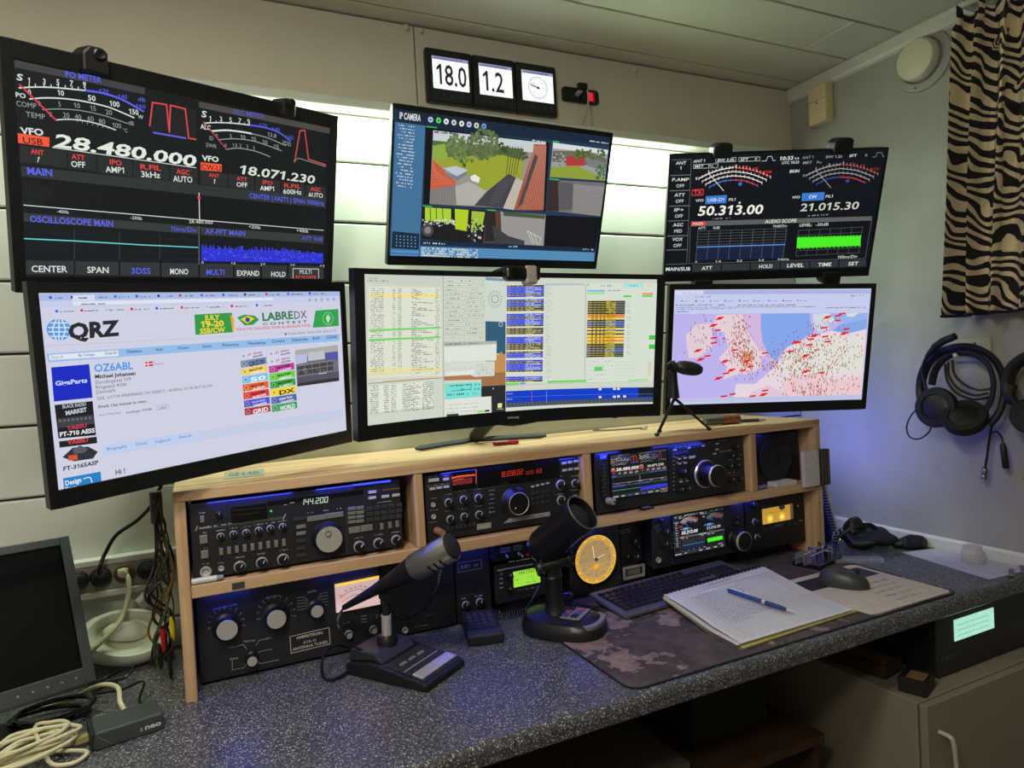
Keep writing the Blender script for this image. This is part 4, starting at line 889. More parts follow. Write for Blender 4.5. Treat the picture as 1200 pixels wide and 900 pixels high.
for (x0, x1, z0, z1, n) in ((-W5/2, S5[0], -H5/2, H5/2, 1), (S5[1], W5/2, -H5/2, H5/2, 1), (S5[0], S5[1], -H5/2, S5[2], 20), (S5[0], S5[1], S5[3], H5/2, 20)):
    vs = []; fs = []
    for i in range(n+1):
        x = x0+(x1-x0)*i/n; vs += [warp5(x, z0, -.0025), warp5(x, z1, -.0025), warp5(x, z1, .022), warp5(x, z0, .022)]
    for i in range(n):
        for k in range(4): fs.append((i*4+k, i*4+(k+1) % 4, i*4+4+(k+1) % 4, i*4+4+k))
    fs += [(0, 1, 2, 3), tuple(n*4+k for k in (3, 2, 1, 0))]; g.add(vs, fs)
g.build('bezel', BEZ, m5)
scr5 = curved('screen', mat('black_screen_glass', (6, 6, 7), .25), S5[0], S5[1], S5[2], S5[3], .0014, .006, 20, m5)
curved('back_cover', BACKM, -W5/2+.01, W5/2-.01, -H5/2+.008, H5/2-.008, .020, .040, 20, m5, .004)
# stand: neck and V foot on the rack
NK = M5 @ Vector((.0, .05, -.05))
g = G(); g.tube([NK, (NK.x, NK.y+.03, 1.26), (NK.x, .29, SH+.018)], .018, 12); g.build('stand_neck', BACKM, m5)
g = G(); fy = .29
for s_ in (-1, 1): g.tube(spline([(NK.x, fy, SH+.0105), (NK.x+s_*.10, fy-.03, SH+.0095), (NK.x+s_*.19, fy-.06, SH+.0085)], 4), [.009]*8+[.005], 8, flat=.6)
g.build('stand_foot', BACKM, m5)
cv = Canvas(M5, warp5, unwarp5, y0=.0008).view(420, 320, 5)
LT = (214, 220, 206)
cv.rect(S5[0], S5[2], S5[1], S5[3], (206, 212, 198), loc=True, layer=0)
cv.quad([(42, 6), (496, 14), (496, 80), (45, 60)], (200, 206, 192))
cv.line([(498, 15), (500, 860)], (120, 126, 120), 2.5, layer=4); 
cv.quad([(60, 78), (482, 86), (490, 600), (55, 616)], (220, 224, 208))
cv.scribble(52, 47, 180, 50, 7, (90, 94, 90), .6, 1); cv.scribble(62, 32, 110, 34, 6, (110, 114, 110), .7, 2)
for i in range(46):
    y = 92+i*11.1; k = (y-300)*.02
    if i in (3, 4, 43): cv.quad([(62, y-9-k), (476, y-7-k), (476, y+4-k*2.2), (60, y+4)], (236, 226, 150), layer=2)
    c_ = (84, 88, 84); cv.scribble(72, y, 150, y-k, 5.5, c_, .62, i); cv.scribble(200, y, 218, y-k*.3, 5, c_, .55, 100+i); cv.scribble(232, y+1, 254, y-k*.3, 5, c_, .85, 150+i)
    if i not in (6, 9, 15): cv.scribble(312, y+2, (344, 440, 400, 372)[i*7 % 4], y+4-k*2, 6, (64, 68, 66), .72, 200+i)
    cv.scribble(452, y+3, 476, y+3-k*2, 5.5, (90, 94, 90), .7, 300+i)
for y in (332, 388): cv.quad([(62, y-1), (482, y-17), (482, y-7), (62, y+11)], (110, 214, 100), layer=4)
cv.quad([(56, 586), (490, 560), (490, 574), (56, 604)], (226, 220, 160), layer=2)
cv.quad([(56, 632), (498, 600), (498, 614), (58, 646)], (214, 210, 196), layer=2); cv.line([(58, 648), (496, 614)], (70, 74, 70), 3, layer=4); cv.quad([(140, 634), (460, 610), (460, 616), (140, 640)], (210, 180, 120), layer=3)
cv.quad([(60, 664), (440, 632), (440, 780), (66, 824)], (224, 228, 214), layer=2)
for i in range(15):
    y = 668+i*11; k = 12-i*.2; cc = (64, 68, 66)
    cv.scribble(70, y, 118, y-k*.3, 6, cc, .75, 400+i); cv.scribble(150, y-5, 180, y-7, 5.5, cc, .8, 420+i); cv.scribble(192, y-7, 222, y-9, 5.5, cc, .75, 440+i); cv.scribble(258, y-12, (330, 350, 366)[i % 3], y-20, 6, cc, .75, 460+i); cv.scribble(376, y-22, 440, y-28, 6, cc, .8, 480+i)
cv.line([(64, 830), (496, 782)], (170, 176, 168), 2); cv.scribble(72, 890, 200, 878, 5, (150, 154, 150), .4, 3)
for i in range(14):
    y = 50+i*26-(i*.6); cv.quad([(504, y-16), (742, y-12), (742, y+4), (504, y+2)], (206, 212, 198), layer=2); cv.line([(504, y-18), (742, y-14)], (150, 156, 148), 1.5)
    cv.scribble(508, y, 560+(i*37 % 60), y, 6, (70, 74, 72), .5, 500+i); cv.scribble(600+(i*23 % 50), y-2, 735, y-1, 6, (70, 74, 72), .35, 520+i)
for i in range(7): cv.line([(530+i*30, 350), (530+i*30, 398)], (150, 156, 150), 1.3)
cv.quad([(746, 24), (852, 32), (854, 286), (744, 282)], (204, 216, 206), layer=2); cv.quad([(746, 24), (852, 32), (852, 48), (746, 42)], (120, 150, 170), layer=3)
cv.disc(800, 152, 22, (60, 66, 66), ring=3, layer=4)
for i in range(18):
    a = 2*PI*i/18; cv.line([(800+30*math.cos(a), 152+36*math.sin(a)), (800+44*math.cos(a), 152+52*math.sin(a))], (90, 96, 94), 2.5, layer=4)
cv.quad([(744, 282), (860, 286), (860, 478), (808, 470), (742, 390)][:4], (48, 92, 120), layer=1); cv.poly([(744, 282), (862, 286), (862, 470), (744, 470)], (48, 92, 120), layer=1)
cv.poly([(744, 466), (822, 478), (838, 458), (850, 478), (862, 474), (862, 826), (720, 830), (720, 600), (744, 600)], (196, 142, 84), layer=2); cv.poly([(720, 590), (862, 580), (862, 664), (720, 672)], (158, 112, 72), layer=2); cv.poly([(500, 606), (722, 594), (722, 624), (502, 630)], (176, 120, 78), layer=2)
cv.poly([(720, 664), (862, 656), (862, 830), (716, 836)], (40, 40, 44), layer=3); cv.disc(834, 300, 12, WHT, ring=3, layer=4); cv.quad([(816, 764), (842, 762), (840, 788), (816, 790)], (230, 226, 160), layer=5); cv.disc(790, 676, 4, WHT, layer=5); cv.scribble(812, 800, 848, 798, 5, WHT, .9, 3)
cv.quad([(502, 404), (810, 398), (808, 512), (503, 520)], (222, 226, 216), layer=5); cv.quad([(502, 404), (810, 398), (810, 416), (502, 432)], (176, 180, 174), layer=6); cv.scribble(506, 420, 700, 414, 7, (60, 64, 64), .6, 7)
cv.quad([(502, 524), (798, 518), (796, 602), (680, 608), ][:4], (212, 218, 206), layer=5); cv.quad([(512, 554), (676, 544), (676, 592), (514, 602)], (228, 230, 222), layer=6)
for i in range(26): cv.line([(516+i*6.2, 556-i*.4), (516+i*6.2, 575+(i*7 % 14)-i*.4)], (120, 124, 122), 1.6, layer=7)
for i in range(6): cv.scribble(690, 540+i*11, 790, 534+i*11, 5, (120, 124, 122), .45, 600+i)
cv.quad([(503, 650), (718, 638), (720, 722), (508, 742)], (120, 222, 212), layer=6); cv.line([(545, 660), (662, 652), (658, 680), (545, 692)], (40, 110, 110), 3, layer=7); 
for i in range(3): cv.scribble(512, 668+i*26, 712, 656+i*26, 12, (50, 130, 130), .4, 620+i)
cv.quad([(505, 742), (778, 722), (780, 838), (506, 860)], (222, 226, 216), layer=7)
for i in range(3): cv.scribble(516, 776+i*22, 700, 764+i*22, 5, (140, 146, 140), .6, 640+i)
cv.quad([(516, 828), (586, 822), (586, 834), (516, 842)], (60, 62, 60), layer=8); cv.quad([(696, 806), (740, 802), (740, 814), (696, 820)], (150, 220, 110), layer=8); cv.quad([(742, 802), (768, 800), (768, 810), (742, 814)], (40, 44, 44), layer=8)
# right half (crop 590,320 at 5)
cv.view(590, 320, 5)
cv.quad([(20, 66), (480, 66), (476, 634), (12, 640)], (212, 218, 204), layer=2)
BB = (36, 60, 214)
blocks = [(70, 140), (152, 222), (236, 312), (320, 358), (372, 450), (458, 496), (508, 578), (604, 636)]
for bi, (ya, yb) in enumerate(blocks):
    n = max(2, round((yb-ya)/9.5))
    for i in range(n):
        y0 = ya+(yb-ya)*i/n; y1 = ya+(yb-ya)*(i+.86)/n; xr = 238-(y0-70)*.02; xl = 20-(y0-70)*.012
        dark = (bi in (1, 4) and i >= n/2) or (bi == 3) or (bi == 6 and i == n-1) or (i*7+bi*3) % 5 == 0 or (bi == 0 and i == 0)
        cv.quad([(xl, y0+3), (xr, y0), (xr, y1), (xl, y1+3)], (32, 32, 40) if dark else BB, layer=4)
        for j, (a, b) in enumerate(((.02, .10), (.14, .2), (.25, .33), (.38, .44))):
            cv.quad([(xl+(xr-xl)*a, y0+3), (xl+(xr-xl)*b, y0+3), (xl+(xr-xl)*b, y1+3), (xl+(xr-xl)*a, y1+3)], (150, 130, 70) if dark else (70, 90, 226), layer=5)
        cv.scribble(xl+110, y1, xl+(200 if (i+bi) % 3 else 160), y1, 5.5, (230, 214, 80) if dark else (214, 222, 240), .8, 700+bi*20+i)
        cv.scribble(xl+32, y1+2, xl+44, y1+2, 5, (20, 20, 30), 1, 3)
    cv.line([(18, yb+4), (236, yb+2)], (236, 232, 190), 3, layer=5)
for i in range(54):
    if i % 9 != 7: cv.scribble(244, 82+i*10, (268, 290, 276)[i % 3], 82+i*10, 4, (150, 156, 150), .6, 900+i)
cv.quad([(242, 62), (470, 62), (470, 70), (242, 72)], (170, 190, 190), layer=3); cv.line([(480, 66), (474, 636)], (160, 166, 158), 3, layer=4)
cv.quad([(12, 644), (90, 640), (90, 654), (12, 658)], (110, 214, 100), layer=4); cv.quad([(96, 642), (128, 640), (128, 650), (96, 652)], (90, 140, 214), layer=4); cv.quad([(256, 632), (504, 624), (500, 636), (256, 644)], (110, 214, 100), layer=4)
cv.quad([(490, 60), (910, 60), (884, 664), (484, 640)], (214, 222, 210), layer=2); cv.disc(495, 70, 5, (60, 180, 80), layer=4); cv.scribble(570, 78, 636, 78, 10, (140, 160, 170), .8, 7); cv.quad([(706, 60), (816, 60), (816, 84), (704, 84)], (160, 226, 222), layer=3); cv.text('14.24.24', 736, 78, 786, 78, 8, (60, 100, 110)); cv.poly([(838, 78), (854, 66), (872, 78)], (236, 200, 130), layer=3)
cv.quad([(490, 98), (592, 98), (592, 110), (490, 110)], (150, 180, 220), layer=3); cv.scribble(600, 106, 692, 104, 6, (110, 114, 114), .8, 8); cv.quad([(490, 114), (592, 112), (592, 124), (490, 126)], (150, 230, 140), layer=3); cv.quad([(700, 130), (748, 130), (748, 142), (700, 142)], (90, 210, 90), layer=3); cv.quad([(812, 116), (874, 116), (874, 128), (812, 128)], (236, 150, 100), layer=3); cv.quad([(812, 130), (872, 130), (872, 140), (812, 140)], (90, 210, 90), layer=3)
rows = ['k']*1+['d']*6+['k']+['r', 'r', 'y']+['d', 'b', 'b', 'b', 'd', 'y', 'b', 'y', 'd', 'y', 'r', 'y', 'r', 'y']+['d', 'd', 'd', 'b', 'b', 'd', 'd', 'd']
for i, t in enumerate(rows):
    y0 = 162+i*10; y1 = y0+8.6; xl = 492-i*.28; xr = (712 if t in 'dbk' and i < 30 else 712)-i*.35
    base = {'k': (24, 24, 24), 'd': (52, 52, 34), 'r': (226, 120, 40), 'y': (240, 214, 60), 'b': (40, 70, 170)}[t]
    cv.quad([(xl, y0+2), (xr, y0), (xr, y1), (xl, y1+2)], base, layer=4)
    for a, b in ((.12, .17), (.22, .28), (.33, .38), (.43, .48)): cv.quad([(xl+(xr-xl)*a, y0+1), (xl+(xr-xl)*b, y0+1), (xl+(xr-xl)*b, y1+1), (xl+(xr-xl)*a, y1+1)], (16, 16, 20) if t in 'dbk' else (150, 100, 20), layer=5)
    cv.scribble(xl+110, y1, xl+165, y1, 5.5, (220, 206, 80) if t in 'dbk' else (120, 40, 20), .8, 1000+i); cv.line([(xl, y0), (xr-60, y0)], (236, 214, 70), 1.6, layer=6)
    if i % 4: cv.scribble(720, y1, 744, y1, 4, (140, 146, 140), .7, 1100+i)
for y in (364, 418): cv.quad([(852, y), (894, y), (892, y+26), (850, y+26)], (70, 200, 76), layer=4)
cv.quad([(530, 550), (578, 548), (578, 572), (530, 574)], (90, 210, 90), layer=4)
for i in range(5): cv.line([(650, 520+i*20), (770, 518+i*20)], (170, 190, 170), 1.5, layer=4); cv.scribble(490, 520+i*26, 640, 518+i*26, 5, (150, 160, 150), .35, 1200+i)
for x in (852, 862): cv.line([(x, 520), (x-4, 600)], (226, 150, 90), 3, layer=4)
cv.quad([(730, 624), (850, 618), (850, 630), (730, 636)], (160, 226, 150), layer=4); cv.line([(12, 660), (884, 636)], (150, 170, 140), 2, layer=5)
cv.quad([(14, 666), (884, 640), (884, 668), (14, 690)], (206, 212, 198), layer=5); cv.quad([(12, 692), (882, 668), (880, 750), (12, 764)], (16, 60, 196), layer=6); cv.quad([(786, 671), (882, 668), (881, 722), (790, 724)], (22, 30, 44), layer=7); cv.line([(14, 728), (880, 708)], (80, 130, 230), 2, layer=7)
cv.quad([(12, 762), (880, 728), (880, 755), (12, 788)], (70, 78, 88), layer=7)
for i in range(40): cv.line([(16+i*21.6, 764-i*.8), (22+i*21.6, 784-i*.8)], (130, 136, 142), 1.4, layer=8)
cv.quad([(12, 788), (880, 756), (878, 786), (12, 824)], (210, 216, 206), layer=7)
for x, y in ((556, 674), (640, 672), (664, 672), (556, 720), (640, 718), (664, 716), (700, 716)): cv.quad([(x, y), (x+16, y), (x+16, y+12), (x, y+12)], (226, 232, 240), layer=9)
for y in (708, 740): cv.text('VFO A', 16, y+4, 50, y+2, 8, WHT)
cv.line([(164, 690), (164, 760)], (230, 120, 120), 1.5, layer=9); cv.line([(250, 690), (250, 760)], (160, 200, 240), 1.5, layer=9)
cv.build('display_content', SCREEN, scr5)
cv = Canvas(M5, warp5, unwarp5, y0=-.0026).view(410, 310, 3.158); cv.text('SAMSUNG', 582, 570, 624, 568, 7, (170, 172, 172), 0, .03); cv.build('lettering', PRINT, m5)
# webcam clipped on its top edge
p = M5 @ Vector(warp5((Canvas(M5, warp5, unwarp5).L(607, 325))[0], .178, 0)); wc = thing('webcam', 'small black webcam with a grey clip on top of the curved monitor', 'webcam', p)
x, y, z = p
G().box(x-.046, x+.045, y-.030, y+.046, z+.003, z+.012).build('bridge', BACKM, wc, .002); G().box(x-.046, x+.045, y-.034, y-.004, z-.022, z+.012).build('body', mat('webcam_black', (15, 14, 14), .35), wc, .010, 4)
G().box(x+.004, x+.034, y-.0360, y-.0035, z-.030, z+.0135).build('clip_band', mat('pinkish_grey_plastic', (168, 158, 148), .4), wc, .006, 3)
G().lathe([(.011, 0), (.011, .002), (.008, .003), (0, .001)], (x-.022, y-.034, z-.004), (0, -1, 0), 20, False).build('lens', mat('dark_lens', (10, 8, 10), .1), wc)
G().box(x-.02, x+.03, y+.044, y+.056, z-.045, z+.012).build('clamp_jaw', CLAMP, wc, .003)

# ---- M6: lower right, map
m6, M6 = monitor('monitor', 'black monitor at lower right showing a map dotted with red markers', (1.530, -.028, 1.366), (-17.85, 8.93, 1.86), .613, .364, -.292, .292, -.153, .168)
cv = Canvas(M6, y0=.0008).view(760, 320, 4)
cv.rect(-.292, -.153, .292, .168, (196, 204, 236), loc=True, layer=0)
cv.quad([(124, 82), (1040, 78), (1040, 96), (124, 100)], (170, 178, 220)); cv.quad([(124, 84), (258, 82), (258, 98), (124, 100)], (212, 216, 240), layer=2); cv.scribble(160, 95, 228, 94, 4, (80, 84, 110), .7, 1)
cv.scribble(140, 115, 200, 114, 6, (90, 94, 120), .3, 2); cv.scribble(218, 114, 296, 113, 5, (60, 64, 90), .8, 3)
for i in range(9): cv.disc(156+i*68, 131-i*.3, 4, ((60, 110, 220), (60, 60, 70), (120, 140, 160))[i % 3]); cv.scribble(164+i*68, 134-i*.3, 196+i*68, 134-i*.3, 4, (90, 94, 120), .7, 4+i)
for j, (a, b) in enumerate(((128, 300), (326, 358), (416, 690), (830, 1020))): cv.scribble(a, 153+(j > 2)*12, b, 151+(j > 2)*12, 5, (70, 70, 100), .8, 20+j)
for y in (163, 172): cv.scribble(130, y, (790 if y == 163 else 404), y-4, 4, (90, 90, 130), .8, y)
cv.scribble(132, 184, 190, 183, 5, (70, 110, 200), .8, 33); cv.scribble(940, 109, 1018, 107, 6, (80, 84, 110), .5, 34)
def mp(p, c_, l=2): cv.poly(p, c_, layer=l)
cv.quad([(122, 192), (1030, 186), (997, 572), (108, 592)], (188, 178, 236), layer=1)
mp([(528, 190), (760, 188), (756, 220), (770, 250), (766, 280), (700, 320), (650, 345), (620, 380), (598, 415), (560, 380), (534, 320), (526, 250)], (132, 166, 234))
mp([(436, 190), (528, 190), (526, 250), (534, 320), (560, 380), (598, 415), (575, 430), (540, 390), (500, 330), (470, 260)], (212, 180, 220))
mp([(320, 196), (440, 192), (452, 240), (480, 300), (520, 360), (560, 372), (530, 400), (528, 440), (480, 470), (400, 480), (350, 500), (370, 440), (330, 400), (375, 350), (355, 280), (300, 250)], (228, 206, 214), 3)
mp([(225, 240), (300, 235), (300, 300), (296, 350), (240, 395), (190, 400), (180, 340), (175, 290)], (224, 204, 214), 3)
mp([(500, 520), (560, 470), (600, 430), (650, 350), (770, 290), (860, 270), (920, 280), (1022, 260), (997, 572), (400, 582), (410, 520)], (228, 214, 220), 3)
mp([(800, 190), (770, 192), (775, 250), (800, 280), (850, 260), (840, 230), (880, 235), (900, 190)], (206, 214, 226), 3); mp([(860, 270), (900, 240), (1026, 215), (1022, 262), (930, 285)], (132, 166, 234), 3)
mp([(850, 190), (900, 189), (1030, 187), (1027, 215), (960, 230), (890, 235)], (150, 178, 234), 3); mp([(820, 192), (850, 190), (848, 215), (820, 225)], (216, 218, 222), 4); mp([(930, 188), (985, 187), (960, 206), (930, 204)], (216, 218, 222), 4)
mp([(640, 500), (760, 470), (900, 500), (1000, 480), (997, 572), (620, 580)], (232, 200, 206), 4); mp([(640, 360), (800, 320), (1000, 300), (1000, 460), (720, 480), (620, 460)], (222, 222, 214), 4)
mp([(480, 560), (560, 525), (640, 560), (640, 590), (470, 585)], (222, 196, 214), 3)
r6 = random.Random(21)
def blob(n, x, y, sx, sy, cols):
    for i in range(n):
        a, b = r6.gauss(x, sx), r6.gauss(y, sy)
        if 125 < a < 1015-(b-190)*.08 and 196 < b < 578: cv.poly([(a-2.6, b-6), (a+2.6, b-7), (a+1, b+5)], r6.choice(cols), layer=6)
PC = ((170, 60, 50), (120, 90, 70), (196, 90, 80), (110, 120, 90), (150, 40, 90), (210, 60, 50), (180, 140, 90))
blob(170, 450, 390, 34, 44, PC); blob(70, 420, 310, 26, 40, PC); blob(30, 440, 240, 22, 28, PC); blob(230, 690, 410, 62, 50, PC); blob(110, 760, 480, 90, 60, PC); blob(160, 870, 370, 80, 60, PC); blob(60, 750, 560, 50, 16, PC); blob(30, 560, 440, 30, 20, PC)
blob(30, 250, 300, 40, 40, PC); blob(40, 900, 530, 80, 30, PC); blob(30, 800, 260, 40, 30, PC); blob(90, 460, 400, 14, 24, ((200, 150, 60), (180, 50, 40))); blob(26, 350, 300, 60, 60, PC)
for x, y in ((336, 209), (306, 242), (322, 268), (305, 303), (305, 327), (234, 360), (275, 388), (246, 402), (360, 411), (390, 452), (362, 470), (330, 490), (352, 577), (392, 567), (486, 576), (545, 550), (540, 566), (476, 438), (440, 456), (404, 360), (545, 374), (462, 410), (700, 325), (752, 336), (664, 366), (780, 290), (826, 297), (838, 321), (820, 256), (840, 204), (884, 222), (905, 190), (886, 200), (926, 262), (918, 280), (738, 384), (808, 466), (738, 458), (760, 310), (690, 322)):
    cv.quad([(x-14, y-2), (x+16, y-6), (x+14, y+2), (x-16, y+6)], (222, 32, 40), layer=8)
    if (int(x) % 3) == 0: cv.quad([(x-22, y+6), (x+6, y+2), (x+4, y+8), (x-24, y+12)], (222, 32, 40), layer=8)
cv.quad([(108, 588), (997, 570), (996, 592), (106, 606)], (186, 194, 226), layer=9)
cv.build('display_content', SCREEN, [o for o in m6.children if o.name.startswith('screen')][0])
logo(M6, m6, 'AOC', (532, 631, 572, 628, 12), (120, 122, 124), (760, 320, 4))

# ------------------------------------------------------------------ radios and station gear
PANEL = mat('radio_panel_black', (34, 34, 36), .42, var=.05); CASE = mat('radio_case_black', (22, 22, 24), .55)
KNOB = mat('knob_black', (20, 20, 22), .38); SILV = mat('brushed_silver', (208, 204, 196), .28, .5, var=.06, vscale=120); BUT = mat('grey_button', (120, 118, 112), .45)
DBUT = mat('dark_button', (52, 52, 54), .45); LBUT = mat('pale_button', (190, 188, 180), .4); WIN = mat('dark_window', (5, 5, 7), .12, spec=.6); LAB = (176, 178, 178)
def tmpl(g, name, m): return g.mesh(name, m)
K_BODY = G().lathe([(1, 0), (1, .25), (.82, .32), (.78, 1.25), (.70, 1.35), (0, 1.35)], (0, 0, 0), (0, -1, 0), 26, False)
k_black = tmpl(K_BODY, 'knob_mesh', KNOB)
g_ = G().lathe([(1.0, 0), (1.0, .3), (.92, .42), (.80, .45)], (0, 0, 0), (0, -1, 0), 24, False); k_ring = tmpl(g_, 'knob_ring_mesh', SILV)
g_ = G().box(-.07, .07, -1.38, -1.34, .15, .75); k_mark = tmpl(g_, 'knob_mark_mesh', mat('white_mark', (220, 220, 216), .5))
g_ = G().lathe([(.70, 1.34), (.66, 1.38), (0, 1.38)], (0, 0, 0), (0, -1, 0), 28, False); k_cap = tmpl(g_, 'knob_cap_mesh', SILV)
def bevbox():
    b = .12
    g = G(); v = []
    for (y, e) in ((0, 0), (-.8, 0), (-1, b)):
        v += [(-.5+e*.5, y, -.5+e*.5), (.5-e*.5, y, -.5+e*.5), (.5-e*.5, y, .5-e*.5), (-.5+e*.5, y, .5-e*.5)]
    f = [(8, 9, 10, 11)]
    for k in (0, 4): f += [(k+i, k+(i+1) % 4, k+4+(i+1) % 4, k+4+i) for i in range(4)]
    return g.add(v, f)
BT = {m.name: tmpl(bevbox(), 'button_mesh', m) for m in (BUT, DBUT, LBUT, KNOB, SILV)}
J_ = tmpl(G().lathe([(1, 0), (1, .5), (.75, .55), (.7, .1), (0, .1)], (0, 0, 0), (0, -1, 0), 22, False), 'jack_mesh', SILV)
class Panel:
    """front plane of a device (world plane y = yf) addressed by detail-crop coordinates"""
    def __init__(s, root, yf, view): s.r = root; s.y = yf; s.v = view
    def P(s, x, y, d=0): return onY(s.v[0]+x/s.v[2], s.v[1]+y/s.v[2], s.y-d)
    def u(s, x, y): return (s.P(x, y-1)-s.P(x, y+1)).length/2
    def knob(s, x, y, r, cap=None, ring=True, ang=0, label=None, depth=1.0):
        c = s.P(x, y); R_ = r*s.u(x, y); M = Matrix.Translation(c) @ Matrix.Rotation(ang, 4, 'Y') @ Matrix.Diagonal((R_, R_*depth, R_, 1))
        k = inst(k_black, 'knob', s.r, M)
        if ring: inst(k_ring, 'knob_ring', k, M)
        if cap: inst(k_cap, 'knob_cap', k, M)
        else: inst(k_mark, 'knob_mark', k, M)
        return k
    def btn(s, x, y, w, h, m=BUT, d=.003, name='button'):
        c = s.P(x, y); u = s.u(x, y); return inst(BT[m.name], name, s.r, Matrix.Translation(c) @ Matrix.Diagonal((w*u*1.08, d, h*u*.95, 1)))
    def jack(s, x, y, r):
        c = s.P(x, y); R_ = r*s.u(x, y); return inst(J_, 'jack', s.r, Matrix.Translation(c) @ Matrix.Diagonal((R_, R_, R_, 1)))
    def win(s, x0, y0, x1, y1, m=WIN, name='display_window', d=.0012):
        a, b = s.P(x0, y0), s.P(x1, y1); return G().box(min(a.x, b.x), max(a.x, b.x), s.y-d, s.y+.0005, min(a.z, b.z), max(a.z, b.z)).build(name, m, s.r)
    def canvas(s, d=.0004): return Canvas(Matrix.Translation((0, s.y-d, 0)), y0=0).view(*s.v)
def ticks(cv, x, y, r0, r1, a0, a1, n, col=LAB, w=1.3):
    for i in range(n):
        a = math.radians(a0+(a1-a0)*i/(n-1)); cv.line([(x+r0*math.cos(a), y-r0*math.sin(a)), (x+r1*math.cos(a), y-r1*math.sin(a))], col, w)
def radio(name, label, cat, x0, x1, z0, z1, yf, depth, feet=True, pm=PANEL, zf=0):
    t = thing(name, label, cat, ((x0+x1)/2, yf, z0-(.006 if feet else 0)+zf))
    G().box(x0, x1, yf, yf+.010, z0, z1).build('front_panel', pm, t, .0025, 2)
    G().box(x0+.004, x1-.004, yf+.010, yf+depth, z0+.002, z1-.002).build('case', CASE, t, .002, 1)
    if feet:
        for (fx, fy) in ((x0+.03, yf+.025), (x1-.03, yf+.025), (x0+.03, yf+depth-.03), (x1-.03, yf+depth-.03)):
            G().cyl((fx, fy, z0-.0055), (fx, fy, z0+.003), .008, n=12).build('foot', CASE, t)
    return t

# ---- upper left bay: base station with a white fluorescent read-out
r1 = radio('transceiver', 'black base radio reading 144.200 in the upper left bay of the rack', 'radio', .0265, .449, .9695, 1.119, .018, .27)
p = Panel(r1, .018, (190, 540, 3.871))
p.win(310, 212, 478, 262); p.win(478, 205, 912, 130); p.win(212, 215, 300, 270, CASE)
cv = p.canvas(.0016)
cv.text('144.200', 628, 202, 756, 188, 26, (214, 240, 226), .12, 0, seg=True, layer=4); cv.rect(552, 201, 566, 198, (190, 220, 210), 4); cv.rect(580, 192, 600, 188, (190, 220, 210), 4); cv.disc(494, 228, 5, (60, 230, 90), layer=4)
cv.line([(320, 225), (468, 212)], (60, 46, 46), 1.5); cv.line([(322, 246), (440, 234)], (70, 40, 40), 1.5)
cv.build('readout', SCREEN, r1)
cv = p.canvas(.0006)
cv.quad([(150, 316), (560, 247), (556, 262), (152, 318)], (64, 64, 66)); cv.line([(152, 318), (160, 296)], LAB, 4); cv.line([(548, 266), (560, 242)], LAB, 4); cv.scribble(168, 310, 250, 298, 9, LAB, .85, 1); cv.scribble(260, 296, 395, 272, 7, LAB, .8, 2); cv.rect(475, 272, 542, 262, (130, 130, 128))
for (x, y) in ((265, 318), (323, 308), (381, 302), (437, 292), (491, 284), (546, 276), (352, 440), (452, 424), (548, 408), (893, 352), (980, 338), (1060, 326)): cv.scribble(x-20, y+2, x+22, y-4, 5, LAB, .7, x)
for x, y in ((182, 240), (188, 330), (193, 400), (672, 238), (744, 228), (800, 220), (197, 470), (268, 466)): cv.scribble(x-14, y, x+14, y-3, 5, LAB, .8, x)
cv.line([(596, 240), (600, 440)], (14, 14, 15), 3); cv.line([(836, 210), (838, 420)], (90, 90, 92), 1.5); cv.rect(1000, 135, 1078, 122, (170, 110, 40)); cv.scribble(972, 192, 1040, 184, 4, LAB, .9, 8)
ticks(cv, 258, 244, 26, 34, 20, 160, 7, (90, 100, 190), 2)  # blue glow around this knob, painted as coloured ticks
cv.build('panel_print', PRINT, r1)
p.knob(258, 244, 15, ring=False); p.btn(182, 264, 16, 32); p.btn(188, 356, 30, 40); p.btn(193, 424, 28, 38)
for x, y in ((265, 343), (323, 333), (381, 326), (437, 316), (491, 307), (546, 299)): p.knob(x, y, 17)
for i in range(9): p.btn(268+i*35.5, 411-i*5.2, 15, 34, BUT, .004, 'slide_switch')
for x, y, r in ((352, 479, 26), (452, 461, 26), (548, 446, 26), (893, 388, 26), (980, 373, 24), (1060, 358, 23)): p.knob(x, y, r, ang=.6)
p.jack(198, 502, 24); p.jack(268, 488, 13)
for i, y in enumerate((298, 328, 362, 396, 428)): p.btn(630, y, 38, 16, BUT if i < 2 else DBUT)
p.btn(622, 262, 50, 18, DBUT); p.btn(700, 259, 76, 24); p.btn(780, 246, 76, 24)
for j in range(4):
    for i in range(2): p.btn(860+i*38, 216+j*20-i*4, 32, 15)
p.btn(872, 313, 48, 30); p.btn(927, 304, 50, 30)
for j in range(3):
    for i in range(5): p.btn(942+i*33, 216+j*25-i*4, 26, 19, DBUT)
for x, y in ((953, 141), (953, 167), (1012, 161), (1060, 155)): p.btn(x, y, 32, 13, LBUT)
for x, y in ((995, 297), (1032, 291), (1065, 286)): p.btn(x, y, 14, 30, BUT, .004, 'slide_switch')
c = p.P(748, 345); u = p.u(748, 345)
d = G().lathe([(.0, 0), (70*u, 0), (70*u, .004), (66*u, .006), (61*u, .022), (58*u, .025), (0, .025)], c, (0, -1, 0), 44, False).build('tuning_dial', KNOB, r1)
G().lathe([(57*u, .0255), (57*u, .027), (0, .0265)], c, (0, -1, 0), 40, False).build('dial_face', SILV, d)
G().lathe([(13*u, 0), (13*u, .002), (11*u, -.002), (0, -.003)], c+Vector((-.002, -.0275, 26*u)), (0, -1, 0), 20, False).build('finger_hole', KNOB, d)
G().box(p.P(868, 130).x, p.P(1034, 90).x, .0135, .0172, 1.116, 1.1195).build('light_strip_tape', mat('clear_tape', (90, 100, 190), .3), r1)

